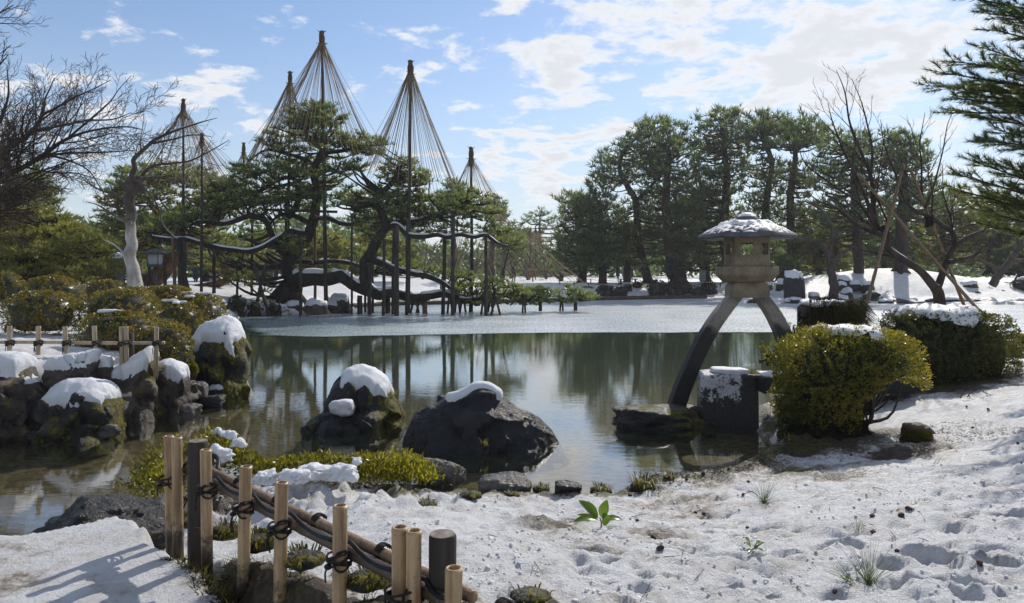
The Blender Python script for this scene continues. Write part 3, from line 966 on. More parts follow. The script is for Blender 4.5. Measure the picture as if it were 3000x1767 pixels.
# rocks of the left bank: (x0, x1, y0, y1, distance, material, label, seed, depth, cap, caplo)
for a in [
    (-40, 150, 1165, 1300, 9.1, 'rock', 'black shaded rock at the waterline in the lower left', 102, .7, 0, 0),
    (132, 262, 1052, 1135, 9.5, 'rock_brown', 'dark rock wedged under the snow shelf below the fence', 103, .8, .10, .55),
    (540, 640, 1042, 1150, 11.8, 'rock_brown', 'reddish brown rock left of the tall snow hooded rock', 107, .8, .05, .8),
    (548, 606, 1118, 1172, 11.2, 'rock_grey', 'small grey cracked rock near the tall rock foot', 109, .8, 0, 0),
    (600, 662, 1133, 1172, 11.6, 'rock', 'small black rock with snow crumbs at the tall rock foot', 110, .8, .04, .7),
    (575, 655, 1158, 1188, 11.1, 'rock', 'flat black stone at the waterline near the tall rock', 111, .6, 0, 0),
    (346, 416, 1196, 1254, 9.75, 'rock_grey', 'smooth grey boulder with wet foot at the waterline', 112, .8, 0, 0),
    (380, 474, 1180, 1228, 10.1, 'rock_mossy', 'mossy brown stone behind the smooth grey boulder', 113, .7, 0, 0),
    (222, 356, 1240, 1282, 9.05, 'rock_grey', 'low wedge shaped pale stone lying in the water', 114, .5, 0, 0),
    (84, 196, 1258, 1298, 8.85, 'rock', 'flat broken dark stone in the water at lower left', 115, .5, 0, 0),
    (463, 520, 1162, 1212, 10.6, 'rock', 'black glistening stone standing at the waterline', 116, .8, 0, 0),
    (511, 584, 1184, 1224, 10.35, 'rock_grey', 'low rounded grey stone in the shallow water', 117, .7, 0, 0),
    (250, 330, 1060, 1180, 9.9, 'rock_brown', 'dark rock half buried in snow between shelf and slanting rock', 118, .8, .09, .6),
    (395, 480, 1105, 1205, 10.4, 'rock_brown', 'brown broken rock below the snow capped round rock', 119, .7, 0, 0),
    (40, 140, 1110, 1210, 9.25, 'rock_brown', 'dark flat faced rock beside the left edge boulder', 120, .7, .06, .8),
]:
    big = (a[1] - a[0]) > 100
    rock(a[0], a[1], a[2], a[3], a[4], a[5], a[6], a[7], a[8], a[9], a[10] or .5, 5 if big else 4, sharp=8, rough=.13, group='rocks of the left bank', sink=.3)

GL = 'rocks of the left bank'
ridge_rock([(-90, 1100), (-40, 1062), (0, 1060), (45, 1062), (70, 1080), (90, 1110), (104, 1155), (122, 1200), (134, 1290)], 1296, 9.3, .75, 'rock_brown', 'big dark rock at the left edge under the bamboo fence', 101, (-90, 75, .90), .09, GL, rough=.12)
ridge_rock([(262, 1225), (285, 1150), (310, 1112), (340, 1090), (400, 1058), (440, 1032), (462, 1014), (474, 1030), (481, 1062), (470, 1120), (462, 1215)], 1215, 10.1, .55, 'rock_brown', 'tall slanting brown rock with snow on its sloping back', 104, (300, 474, .82), .07, GL, rough=.14)
ridge_rock([(443, 1190), (447, 1118), (462, 1082), (488, 1070), (518, 1078), (543, 1106), (554, 1135), (558, 1190)], 1192, 10.5, .42, 'rock_brown', 'rounded dark rock with a thick snow cap between slanting rock and bush', 105, (440, 552, .84), .07, GL, rough=.09)
ridge_rock([(556, 1170), (558, 1060), (563, 1010), (576, 985), (602, 968), (632, 954), (656, 950), (680, 957), (700, 995), (712, 1030), (718, 1070), (728, 1115), (732, 1172)], 1172, 12.1, .62, 'rock_mossy', 'tallest shore rock, mossy on the right, under a deep snow hood', 106, (556, 712, .78), .10, GL, rough=.15)
ridge_rock([(118, 1268), (124, 1190), (150, 1158), (200, 1138), (260, 1134), (300, 1144), (334, 1180), (346, 1210), (352, 1262)], 1266, 9.25, .55, 'rock_mossy', 'broad mossy rock at the water, covered by a flat snow loaf', 108, (112, 330, .74), .08, GL, rough=.13)
# rocks on the near shore
rock(85, 500, 1462, 1625, 4.35, 'rock', 'large black glistening rock at the near left shore by the fence', 201, .6, 0, .5, 5, rough=.16, cuts=12, sink=.3, lean=.2)
rock(1222, 1365, 1348, 1425, 6.25, 'rock_grey', 'grey pointed rock at the end of the yellow azalea strip', 202, .7, 0, .5, 5, rough=.08)
rock(1400, 1560, 1393, 1450, 6.05, 'rock_grey', 'wet shining rounded rock at the middle of the near shore', 203, .7, 0, .5, 5, rough=.08, sharp=6)
rock(1625, 1705, 1410, 1450, 5.95, 'rock', 'small dark rough rock between two grass tufts on shore', 204, .7, 0, .5, 4)
rock(2640, 2750, 1238, 1300, 7.6, 'rock_brown', 'grey root like stone sticking out of the snow by bright moss', 205, .5, 0, .5, 4)

# standing stone and low rocks on the snowy mound across the ice
rock(2296, 2368, 800, 895, 47.8, 'rock', 'tall dark standing stone with snow top across the ice', 301, .7, .25, .8, 4, rough=.10, cuts=8)
k = 0
for (x0, x1, y0, y1, Y, m_, lab) in [
    (2453, 2500, 812, 836, 50, 'rock_mossy', 'flat snow topped rock high on the mound'), (2452, 2482, 830, 848, 49.5, 'rock', 'small rock below the flat rock on the mound'),
    (2488, 2527, 825, 846, 49.5, 'rock', 'rounded rock beside the flat rock on the mound'), (2465, 2500, 846, 880, 48.4, 'rock_mossy', 'upright rock with snow top near the dark trunk'),
    (2527, 2568, 830, 852, 49, 'rock_mossy', 'dark rock on the mound below the grey trunk'), (2372, 2404, 862, 877, 48, 'rock', 'flat low rock right of the standing stone'),
    (2440, 2490, 868, 888, 47.8, 'rock', 'low dark shore rock left of the round bush'), (2275, 2300, 822, 845, 50, 'rock_mossy', 'snow covered rock left of the standing stone'),
    (2238, 2265, 828, 846, 51, 'rock_mossy', 'small snowy rock behind the lantern base'), (2815, 2862, 828, 845, 50, 'rock_mossy', 'wide flat dark rock on the right of the mound'),
    (2300, 2330, 878, 894, 47.2, 'rock', 'small shore rock under the standing stone'), (2260, 2300, 882, 896, 47.4, 'rock', 'low snowy shore rock behind the lantern leg')]:
    k += 1
    rock(x0, x1, y0, y1, Y, m_, lab, 310 + k, .8, .14, .55, 3, group='rocks on the snowy mound', sink=.4)
for k, px in enumerate([2380, 2420, 2540, 2600, 2650, 2700, 2750, 2800, 2850, 2900, 2950, 2990, 2230, 2345, 2625, 2680, 2730, 2830, 2870, 2925, 2970]):
    rr = np.random.default_rng(900 + k)
    wv_ = rr.uniform(22, 44)
    rock(px - wv_, px + wv_, rr.uniform(873, 882), 895, 46.9 + .3 * rr.normal(), 'rock', 'low dark stone in the row edging the shore under the mound', 340 + k, .7, .08 if k % 2 else 0, .75, 3, group='edging stones under the mound', sink=.5)
for k, (px, py) in enumerate([(690, 905), (722, 912), (830, 912), (865, 908), (900, 903), (935, 900), (965, 893), (990, 885), (1000, 898), (975, 905), (812, 915), (770, 915), (925, 908)]):
    rr = np.random.default_rng(700 + k)
    wv_ = rr.uniform(16, 34)
    rock(px - wv_, px + wv_, py - rr.uniform(14, 24), 924 if px < 960 else 912, 34.6 if px < 960 else 36.0, 'rock_brown', ['dark shore stone at the left end below the clipped bushes', 'dark snow dusted stone between the first two clipped bushes', 'low shore stone right of the small round bush', 'stone just left of the grey pole in the ice', 'stone just right of the grey pole in the ice', 'snowy stone midway along the bank below the big pine', 'snowy stone left of the bank corner below the big pine', 'high stone at the rounded bank corner below the big pine', 'last stone of the bank where the log edging starts', 'low stone beside the last one at the log edging', 'low stone at the foot of the bank corner', 'stone right behind the small round bush', 'low front stone below the middle of the snowy bank'][k], 370 + k, .8, .10, .6, 3, group='edging stones below the big pine', sink=.5)
# ================================================================== THE STONE LANTERN
LY = 10.3
def LP(px, py, Y=LY):
    return P(px, py, Y)


lc = LP(2188, 780)
lant = thing('stone_lantern', 'two legged granite lantern with wide snow dusted roof standing at the pond edge', 'stone lantern', (lc[0], LY, .1))
pxm = LY / F                                     # metres per photograph pixel there


def hexa(mb, cx, cy, prof, ang0):
    """six sided solid from (radius, z) pairs, closed at both ends"""
    pr = [(1e-4, prof[0][1])] + list(prof) + [(1e-4, prof[-1][1])]
    return mb.lathe(pr, (cx, cy, 0), 6, ang0)


zpx = lambda py: EYE - (py - HZ) / F * LY
cx = lc[0]
A0 = -math.atan2(cx, LY)          # one face of the fire box looks at the path
# platform
mb = MB()
hexa(mb, cx, LY, [(.33, zpx(826)), (.36, zpx(822)), (.435, zpx(806)), (.445, zpx(800)), (.445, zpx(784)), (.435, zpx(781))], A0 + radians(10))
mb.build('platform', M['granite'], lant, smooth=False)
# neck stone with rounded shoulders
mb = MB()
w2, d2 = 53 * pxm, .20
prof = [(-w2 * .98, zpx(871)), (-w2, zpx(850)), (-w2 * .95, zpx(836)), (-w2 * .84, zpx(827)), (w2 * .84, zpx(827)), (w2 * .95, zpx(836)), (w2, zpx(850)), (w2 * .98, zpx(871))]
n = len(prof)
v = np.array([(cx + x, LY - d2, z) for x, z in prof] + [(cx + x, LY + d2, z) for x, z in prof])
f = [np.array([[i, i + 1, n + i + 1, n + i] for i in range(n - 1)] + [[n - 1, 0, n, 2 * n - 1]])[:, ::-1], np.array([list(range(n))]), np.array([list(range(2 * n - 1, n - 1, -1))])]
mb.add(v, f).build('neck', M['granite'], lant, smooth=False)
# fire box: a ring of six stone panels, each with a framed window
zb, zt = zpx(780), zpx(694)
R = .318
fb = MB().lathe([(.02, zb + .001), (R * 1.0, zb + .001), (R * 1.0, zb + .035), (.02, zb + .035)], (cx, LY, 0), 6, A0)
fb.lathe([(.02, zt - .03), (R * 1.0, zt - .03), (R * 1.0, zt), (.02, zt)], (cx, LY, 0), 6, A0)
fire = fb.build('fire_box', M['granite'], lant, smooth=False)
for k in range(6):
    a = radians(30 + 60 * k) + A0
    ap = R * cos(radians(30))
    wd = R                                        # face width of a hexagon
    ux, uy = -sin(a), cos(a)
    rot = np.array([(ux, cos(a), 0), (uy, sin(a), 0), (0, 0, 1)])
    mbp = MB()
    hz0, hz1 = zb + .035, zt - .03
    H_ = hz1 - hz0
    th = .05
    def slab(u0, u1, z0, z1, out=0.0, t_=th):
        c = np.array([cx, LY, 0]) + np.array([cos(a), sin(a), 0]) * (ap - t_ / 2 + out) + np.array([ux, uy, 0]) * (u0 + u1) / 2
        c[2] = (z0 + z1) / 2
        mbp.box(c, (u1 - u0, t_, z1 - z0), rot)
    ow, o0, o1 = .084, hz0 + H_ * .36, hz0 + H_ * .82
    slab(-wd / 2 + .004, -ow, hz0, hz1)
    slab(ow, wd / 2 - .004, hz0, hz1)
    slab(-ow, ow, hz0, o0)
    slab(-ow, ow, o1, hz1)
    mbp.build('wall_panel', M['granite'], fire, smooth=False)
    mbp = MB()                                    # thin raised border round each opening
    for (u0, u1, z0, z1) in ((-ow - .018, -ow, o0 - .018, o1 + .018), (ow, ow + .018, o0 - .018, o1 + .018), (-ow, ow, o1, o1 + .018), (-ow, ow, o0 - .018, o0)):
        slab(u0, u1, z0, z1, .010, .02)
    mbp.build('window_frame', M['granite'], fire, smooth=False)
# roof: shallow six sided hat, dished underneath
RR = .70
mb = MB()
seg = 36
def hexr(a, r, soft=.35):
    """radius of a rounded hexagon"""
    q = (a - A0) % radians(60) - radians(30)
    return r * ((1 - soft) * cos(radians(30)) / cos(q) + soft * .96)
rings = [(.05, zpx(694)), (.33, zpx(695)), (.66, zpx(698)), (.985, zpx(701)), (1.0, zpx(697)), (.985, zpx(692)), (.86, zpx(679)), (.72, zpx(668)), (.55, zpx(659)), (.40, zpx(652)), (.25, zpx(647)), (.02, zpx(645))]
ang = np.arange(seg) / seg * 2 * pi
vv = np.concatenate([np.stack([cx + np.array([hexr(a, RR * r, .15 + .6 * (1 - r)) for a in ang]) * np.cos(ang), LY + np.array([hexr(a, RR * r, .15 + .6 * (1 - r)) for a in ang]) * np.sin(ang),
                     np.full(seg, z) + .022 * (np.abs(((ang - A0) % radians(60)) / radians(60) - .5) * 2) ** 3 * (r > .9)], -1) for r, z in rings])
i = np.arange(len(rings) - 1)[:, None] * seg
j = np.arange(seg)[None]
ff = np.stack([i + j, i + (j + 1) % seg, i + seg + (j + 1) % seg, i + seg + j], -1).reshape(-1, 4)
roof = mb.add(vv, ff).build('roof', M['granite_roof'], lant)
# snow lying in a ragged ring and a thin crust
mb = MB()
seg2, nr = 96, 22
a_ = np.repeat(np.arange(seg2) / seg2 * 2 * pi, nr)
r_ = np.tile(np.linspace(.14, .93, nr), seg2)
rz = np.interp(r_, [q[0] for q in rings[5:]][::-1], [q[1] for q in rings[5:]][::-1])
hx = np.array([hexr(a, RR * r, .15 + .6 * (1 - r)) for a, r in zip(a_, r_)])
pp = np.stack([cx + hx * np.cos(a_), LY + hx * np.sin(a_), rz], -1)
nn = fbm(pp * 9, 4, .6)
th = .028 * np.exp(-((r_ - .46 - .05 * nn) / .11) ** 2) * (1 + 1.2 * nn) + .008 * sm(fbm(pp * 26, 3, .6), .0, .16)
pp[:, 2] += np.maximum(th, -.004) - .003
i = np.arange(seg2)[:, None]
j = np.arange(nr - 1)[None]
ff = np.stack([i * nr + j, i * nr + j + 1, ((i + 1) % seg2) * nr + j + 1, ((i + 1) % seg2) * nr + j], -1).reshape(-1, 4)
mb.add(pp, ff[:, ::-1])
mb.build('snow', M['snow'], roof)
mb = MB()
mb.lathe([(.001, zpx(648)), (.175, zpx(648)), (.168, zpx(642)), (.15, zpx(640)), (.14, zpx(636)), (.12, zpx(634)), (.09, zpx(629)), (.05, zpx(626)), (.001, zpx(625))], (cx, LY, 0), 18)
fin = mb.build('finial', M['granite_roof'], lant)
mb = MB()
mb.lathe([(.135, zpx(636.5)), (.10, zpx(629.5)), (.055, zpx(624.5)), (.001, zpx(623))], (cx, LY - .003, .006), 18)
mb.build('snow', M['snow'], fin)


def leg(outer, inner, d=.125, label=None):
    o_ = smooth_path([LP(*q) for q in outer], 22)
    i_ = smooth_path([LP(*q) for q in inner], 22)
    mb = MB()
    dy = np.array([0, d, 0])
    c1, c2 = o_, i_
    ins = (c2 - c1) * .07
    loop = np.stack([c1 - dy * .93 + ins, c2 - dy * .93 - ins, c2 - dy * .8, c2 + dy * .8, c2 + dy - ins, c1 + dy + ins, c1 + dy * .8, c1 - dy * .8], 1)
    k = loop.shape[1]
    n = len(loop)
    i = np.arange(n - 1)[:, None] * k
    j = np.arange(k)[None]
    q = np.stack([i + j, i + (j + 1) % k, i + k + (j + 1) % k, i + k + j], -1).reshape(-1, 4)
    vv = loop.reshape(-1, 3)
    fs = [q[:, ::-1], np.array([list(range(k))]), np.array([list(range(n * k - 1, n * k - 1 - k, -1))])]
    mb.add(vv, fs)
    o = mb.build('leg', M['granite_leg'], lant, smooth=False)
    return o


leg([(2139, 862), (2097, 908), (2064, 955), (2035, 1005), (2005, 1068), (1978, 1130), (1955, 1195)], [(2170, 872), (2135, 918), (2104, 963), (2078, 1010), (2050, 1070), (2026, 1128), (2003, 1195)])
leg([(2243, 862), (2268, 893), (2292, 930), (2318, 985), (2338, 1050), (2352, 1130)], [(2210, 872), (2234, 905), (2255, 942), (2277, 992), (2295, 1055), (2306, 1130)])

# block with white lichen, black bridge stone
by = 9.75
b0, b1 = P(2065, 1098, by), P(2228, 1250, by)
mb = MB()
cxb = (b0[0] + b1[0]) / 2
vb, fb_ = rock_verts((1, 1, 1), 77, 4, 0, 40, .012)
vb = np.sign(vb) * np.abs(vb * 2) ** .42 / 2            # squared off
vb = vb * np.array([b1[0] - b0[0], .62, b0[2] + .35]) * 1.0
rot = radians(-9)
vb = vb @ np.array([(cos(rot), -sin(rot), 0), (sin(rot), cos(rot), 0), (0, 0, 1)]).T
vb[:, 2] *= 1 + .03 * vb[:, 0]
vb = vb + .018 * fbm(vb * 4, 4)[:, None] * nrm(vb) + np.array([cxb, by + .28, (b0[2] - .35) / 2])
blk = thing('stone_block', 'squared dark stone block spotted with white lichen and topped with snow, below the lantern', 'stone block', (cxb, by + .28, 0))
MB().add(vb, fb_).build('stone', M['lichen'], blk)
vs, fs = rock_verts(((b1[0] - b0[0]) * .66, .42, .11), 5, 4, 2, 5, .10)
MB().add(vs + np.array([cxb + .01, by + .20, b0[2] + .02]), fs).build('snow_cap', M['snow'], blk)
rng = np.random.default_rng(21)
gp = np.stack([rng.uniform(cxb + .22, cxb + .36, 60), rng.uniform(by + .0, by + .4, 60), np.full(60, b0[2] - .02)], -1)
MB().add(*blades(gp, np.tile([.15, -.1, 1.0], (60, 1)), .11, .006, 3, .45, rng)).build('grass', M['grass'], blk)

mb = MB()
s0 = P(2241, 1110, 9.4)
mb.box((s0[0] + 1.0, 9.75, s0[2] - .10), (2.0, .62, .215))
o = mb.build('bridge_stone', M['black_stone'], None, (s0[0] + 1.0, 9.75, s0[2] - .2), smooth=False)
tag(o, 'black stone bridge slab projecting over the water from behind the golden azalea', 'bridge stone')
bv = o.modifiers.new('edge', 'BEVEL'); bv.width = .015; bv.segments = 2
mb = MB()
vs, fs = rock_verts((.30, .5, .04), 6, 3, 0, 5, .1)
snp = MB().add(vs + np.array([s0[0] + .20, 9.75, s0[2] + .012]), fs).build('snow_pat', M['snow'], None, (s0[0] + .2, 9.75, s0[2]))
tag(snp, 'thin pat of snow on the end of the black bridge slab', 'snow')

# ================================================================== CLIPPED BUSHES
def dome_r(d, rx, ry, rz, p):
    return (np.abs(d[:, 0] / rx) ** p + np.abs(d[:, 1] / ry) ** p + np.abs(d[:, 2] / rz) ** p) ** (-1 / p)


def lump(d, seed, amp, fine=True):
    return 1 + amp * fbm(d * 2.1 + seed * 5.1, 3) + (.35 * amp * pnoise(d * 9 + seed) if fine else 0)


def bush(px0, px1, ytop, Y, label, seed, mat='hedge', n=None, L=.045, W=.022, p=2.4, dep=.8, amp=.05, cap=None, group=None, zb=None, ybase=None, name='clipped_bush', stems=False, cat='bush', gap=None, core=True, rot=0.0, capmat='snow', capth=.06, snowpats=0):
    rng = np.random.default_rng(seed)
    xc = ((px0 + px1) / 2 - 1500) / F * Y
    rx = (px1 - px0) / 2 / F * Y
    ry = rx * dep
    if zb is None:
        zb = (EYE - (ybase - HZ) / F * Y) if ybase else ground_z(xc, Y) - .04
    ztop = EYE - (ytop - HZ) / F * Y
    hh = ztop - zb
    rz = hh * .62
    zc = zb + hh - rz
    c = np.array([xc, Y, zc])
    t = thing(name, label, cat, (xc, Y, zb), group)
    area = 4 * pi * ((rx * ry) ** 1.6 / 3 + (rx * rz) ** 1.6 / 3 + (ry * rz) ** 1.6 / 3) ** (1 / 1.6)
    n = n or int(min(17000, area / (L * W) * 2.3))
    ncl = max(30, n // 15)                                   # leaves sit in sprigs, sprigs stand out unevenly
    cl = nrm(rng.normal(size=(ncl, 3)))
    pick = rng.integers(0, ncl, n)
    d = nrm(cl[pick] + rng.normal(size=(n, 3)) * .75 / math.sqrt(ncl))
    kd = d[:, 2] > -.95
    d, pick = d[kd], pick[kd]
    cr = (1 + (.012 if mat.startswith('hedge') else .022) * rng.normal(size=ncl))[pick]
    r = dome_r(d, rx, ry, rz, p) * lump(d, seed, amp) * cr * (1 - .20 * rng.random(len(d)) ** 2.0)
    v = d * r[:, None]
    keep = v[:, 2] + zc > zb - .02
    if gap is not None: keep &= gap(v / np.array([rx, ry, rz]))
    v, d = v[keep], d[keep]
    out = nrm(d / np.array([rx, ry, rz]) ** 1.2)
    D = nrm(out * .8 + np.array([0, 0, .35]) + .5 * rng.normal(size=out.shape))
    MB().add(*leaves(v + c, D, out, L, W, rng, .55)).build('foliage', M[mat], t)
    if core:  # dark lump with the shade between the leaves put into its colour
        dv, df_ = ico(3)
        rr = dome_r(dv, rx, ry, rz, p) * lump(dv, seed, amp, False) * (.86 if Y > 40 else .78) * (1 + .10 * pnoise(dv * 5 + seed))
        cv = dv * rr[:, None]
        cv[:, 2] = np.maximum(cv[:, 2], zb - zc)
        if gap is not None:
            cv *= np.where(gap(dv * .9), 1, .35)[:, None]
        MB().add(cv + c, df_).build('shade_core', M['hedge_dark' if mat.startswith('hedge') else 'moss_core_dark'], t)
    if cap:
        dv, df_ = ico(5)
        rr = dome_r(dv, rx, ry, rz, p) * lump(dv, seed, amp, False)
        cv = dv * rr[:, None]
        nz = fbm(dv * 4 + seed, 4)
        nz2 = fbm(dv * 11 + seed, 3, .6)
        lo, cxn, cyn = cap
        a = sm(dv[:, 2] * 1.0 + .13 * nz + .015 * nz2 - .6 * np.abs(dv[:, 0] - cxn) ** 2 - .3 * np.maximum(dv[:, 1] * -1 + cyn, -.2), lo, lo + .16)
        cv = cv * (1 + .015 * nz2)[:, None] + np.array([0, 0, 1]) * (capth * a * (1 + .30 * nz + .12 * nz2))[:, None] - dv * (.04 * (a < .02))[:, None]
        fk = df_[(a[df_] > .03).any(1)]
        us = np.unique(fk)
        mp = np.full(len(dv), -1)
        mp[us] = np.arange(len(us))
        MB().add(cv[us] + c, mp[fk]).build('snow_cap', M['snow'], t)
    for k in range(snowpats):
        a = rng.uniform(-.6, .6), rng.uniform(-.9, .1)
        dd = nrm(np.array([[a[0], a[1], 1.2]]))
        pr = dd * (dome_r(dd, rx, ry, rz, p) * lump(dd, seed, amp))[:, None]
        vs, fs = rock_verts((rng.uniform(.12, .34), rng.uniform(.1, .2), .06), seed + k, 3, 2, 5, .2)
        MB().add(vs + pr + c + (0, 0, .02), fs).build('snow_pat', M['snow'], t)
    if stems:
        mb = MB()
        for k in range(stems):
            a = rng.uniform(0, 2 * pi)
            rr = rng.uniform(.35, .85)
            e = np.array([cos(a) * rx * rr, sin(a) * ry * rr, rz * rng.uniform(.0, .6)])
            b = np.array([rng.normal() * .08, rng.normal() * .08, zb - zc])
            mid = (b + e) / 2 + np.array([e[0] * .15, e[1] * .15, -.12 * abs(rng.normal())])
            pth, rd = smooth_path([b, mid, e], 8, [.022, .014, .006])
            mb.tube(pth + c, rd * rng.uniform(.7, 1.2), 5)
        mb.build('stem', M['bark_twig'], t)
    return t


G = 'clipped azaleas on the left bank'
for a in [
    (-45, 70, 797, 17.5, 'rounded russet bush cut off by the left photo edge', 1, 'hedge', 2.6, 885),
    (18, 232, 853, 14.3, 'dome shaped reddish azalea standing alone in snow behind the left fence', 2, 'hedge', 2.8, 968),
    (62, 248, 810, 19.5, 'wide green azalea behind the lone reddish dome', 3, 'hedge', 2.4, 905),
    (20, 140, 795, 25.0, 'dull dark green bush at the back left below the pine', 4, 'hedge_dark', 2.4, 850),
    (228, 385, 822, 22.0, 'long low russet bush at the foot of the white trunk', 5, 'hedge', 2.4, 880),
    (240, 475, 850, 14.8, 'large green gold azalea in the middle of the bush group', 6, 'hedge', 2.5, 950),
    (338, 455, 841, 17.5, 'brownish bush between the white trunk and the large green gold azalea', 7, 'hedge', 2.3, 905),
    (405, 575, 838, 19.0, 'broad russet azalea right of the white trunk', 8, 'hedge', 2.6, 905),
    (478, 666, 862, 15.8, 'round azalea at the right end of the bush group, some snow on top', 9, 'hedge', 2.5, 968),
    (445, 596, 884, 13.0, 'green azalea with small snow pats sloping to the snow hooded rock', 10, 'hedge', 2.5, 1000),
    (218, 500, 914, 11.3, 'wide russet azalea directly behind the left bamboo fence', 11, 'hedge', 2.7, 1045),
    (395, 566, 938, 11.0, 'russet azalea lobe drooping to the shore rocks at the fence end', 12, 'hedge', 2.5, 1095),
]:
    bush(a[0] + .03 * (a[1] - a[0]), a[1] - .03 * (a[1] - a[0]), a[2], a[3], a[4], 40 + a[5], a[6], p=a[7], ybase=a[8], L=.026 + .0010 * a[3], W=.018 + .0006 * a[3], dep=.70, group=G, snowpats={9: 4, 10: 3, 11: 2}.get(a[5], 0), amp=.06)
G = 'dark clipped bushes below the big pine'
for k, (x0, x1, y0, Y, yb, lab) in enumerate([(672, 718, 866, 33.0, 926, 'tall dark clipped bush left of the crossed poles'), (728, 768, 876, 33.4, 926, 'dark round bush behind the crossed poles'),
                                               (784, 820, 880, 33.6, 926, 'small dark round bush right of the crossed poles'), (648, 690, 888, 32.0, 930, 'low dark bush at the bank behind the azaleas')]):
    bush(x0, x1, y0, Y, lab, 70 + k, 'hedge_dark', L=.10, W=.06, p=2.8, ybase=yb, group=G)
G = 'clipped bushes on the far snowy shore'
for k, (x0, x1, y0, yb, Y, lab) in enumerate([
    (1746, 1801, 839, 872, 55, 'oval dark clipped bush at the left end of the far shore row'), (1797, 1839, 842, 873, 54.5, 'dark clipped bush leaning right beside the oval one'),
    (1898, 1952, 822, 868, 56, 'largest dark clipped bush in the middle of the far shore row'), (1952, 2003, 837, 870, 55.5, 'flat topped dark bush right of the largest one'),
    (1979, 2026, 827, 860, 58, 'dark snow flecked bush behind the flat topped bush'), (2029, 2067, 839, 871, 55.5, 'small squarish dark bush near the lantern'),
    (2056, 2098, 827, 864, 58, 'ragged dark bush close behind the lantern leg'), (1857, 1882, 823, 850, 60, 'small green tuft like bush above the far slope'),
    (1826, 1852, 836, 853, 58, 'small flat green shrub on the far slope'), (1700, 1740, 842, 862, 58, 'low sparse shrub half under snow on the far slope')]):
    bush(x0, x1, y0, Y, lab, 80 + k, 'hedge_dark' if k < 7 else 'pine_far', L=.12, W=.08, p=3.2, amp=.03, ybase=yb, group=G, snowpats=0)
for k, (x0, x1, y0, yb, Y, lab) in enumerate([
    (2527, 2580, 858, 893, 48, 'round dark bush with snow top on the mound behind the bamboo prop'), (2842, 2873, 856, 882, 49, 'small round dark bush on the right shore of the mound'),
    (2890, 2912, 842, 866, 50, 'little round dark bush on the right of the mound'), (2966, 3040, 818, 858, 50, 'big dark bush at the right edge of the mound'), (2915, 2945, 852, 870, 49.5, 'low dark bush near the right end of the mound')]):
    bush(x0, x1, y0, Y, lab, 95 + k, 'hedge_dark', L=.13, W=.08, p=2.5, ybase=yb, group='round bushes on the mound', cap=(.62, 0, 0) if k in (0, 3) else None, capth=.15)

# the two big azaleas on the near right bank
def gap_front(q):
    """bare legs show through on the lower right of the front azalea"""
    return ~((q[:, 2] < -.05 + .30 * np.sin(q[:, 0] * 3.1)) & (q[:, 0] > -.15))


bush(2284, 2680, 962, 8.0, 'golden orange azalea with thin snow on top beside the lantern, bare stems showing', 121, 'azalea', n=52000, L=.032, W=.014, p=3.4, dep=.75, amp=.045, cap=(.66, .10, .22),
     ybase=1235, stems=46, gap=gap_front, name='golden_azalea', capth=.025)
bush(2585, 2952, 905, 10.9, 'dark green azalea with a thick snow mat on its flat top', 122, 'azalea_dark', n=40000, L=.038, W=.018, p=3.2, dep=.75, amp=.06, cap=(.44, -.12, -.2), ybase=1100, stems=24,
     name='green_azalea', capth=.05)
bush(2930, 3060, 985, 13.0, 'small russet azalea at the right edge beyond the green azalea', 123, 'azalea', n=6000, L=.045, W=.02, ybase=1040, name='small_azalea', amp=.1)
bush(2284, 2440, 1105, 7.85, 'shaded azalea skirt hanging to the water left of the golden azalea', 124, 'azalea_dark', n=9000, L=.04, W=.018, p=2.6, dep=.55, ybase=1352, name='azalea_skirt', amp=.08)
# a snow free mossy mound under the azalea, and loose twigs
def moss_mound(px0, px1, py0, py1, Y, label, seed, mat='moss_core_dark', n=5000, L=.03, name='moss_mound'):
    rng = np.random.default_rng(seed)
    wx = (px1 - px0) / F * Y
    z1, z0 = EYE - (py0 - HZ) / F * Y, EYE - (py1 - HZ) / F * Y
    c = np.array([((px0 + px1) / 2 - 1500) / F * Y, Y, z0])
    t = thing(name, label, 'moss', c)
    dv, df_ = ico(4)
    r = 1 + .14 * fbm(dv * 2 + seed, 4)
    sc = np.array([wx / 2, wx * .36, z1 - z0])
    vv = dv * r[:, None] * sc
    MB().add(vv * .97 + c, df_).build('soil', M['rock_mossy'], t)
    d = nrm(rng.normal(size=(n, 3)) * (1, 1, 1))
    d[:, 2] = np.abs(d[:, 2])
    rr = 1 + .14 * fbm(d * 2 + seed, 4)
    MB().add(*blades(d * rr[:, None] * sc + c, nrm(d / sc) + (0, 0, .3), L, L * .4, 3, .6, rng)).build('moss', M[mat], t)
    return t


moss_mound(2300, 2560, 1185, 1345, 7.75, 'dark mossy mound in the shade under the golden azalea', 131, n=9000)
moss_mound(2640, 2735, 1262, 1305, 7.35, 'bright yellow moss cushion lying in the snow by the grey root', 132, 'moss', 2500, .02)
moss_mound(532, 577, 1062, 1092, 11.1, 'bright yellow green moss cushion below the azalea between shore rocks', 133, 'lime', 1500, .03)

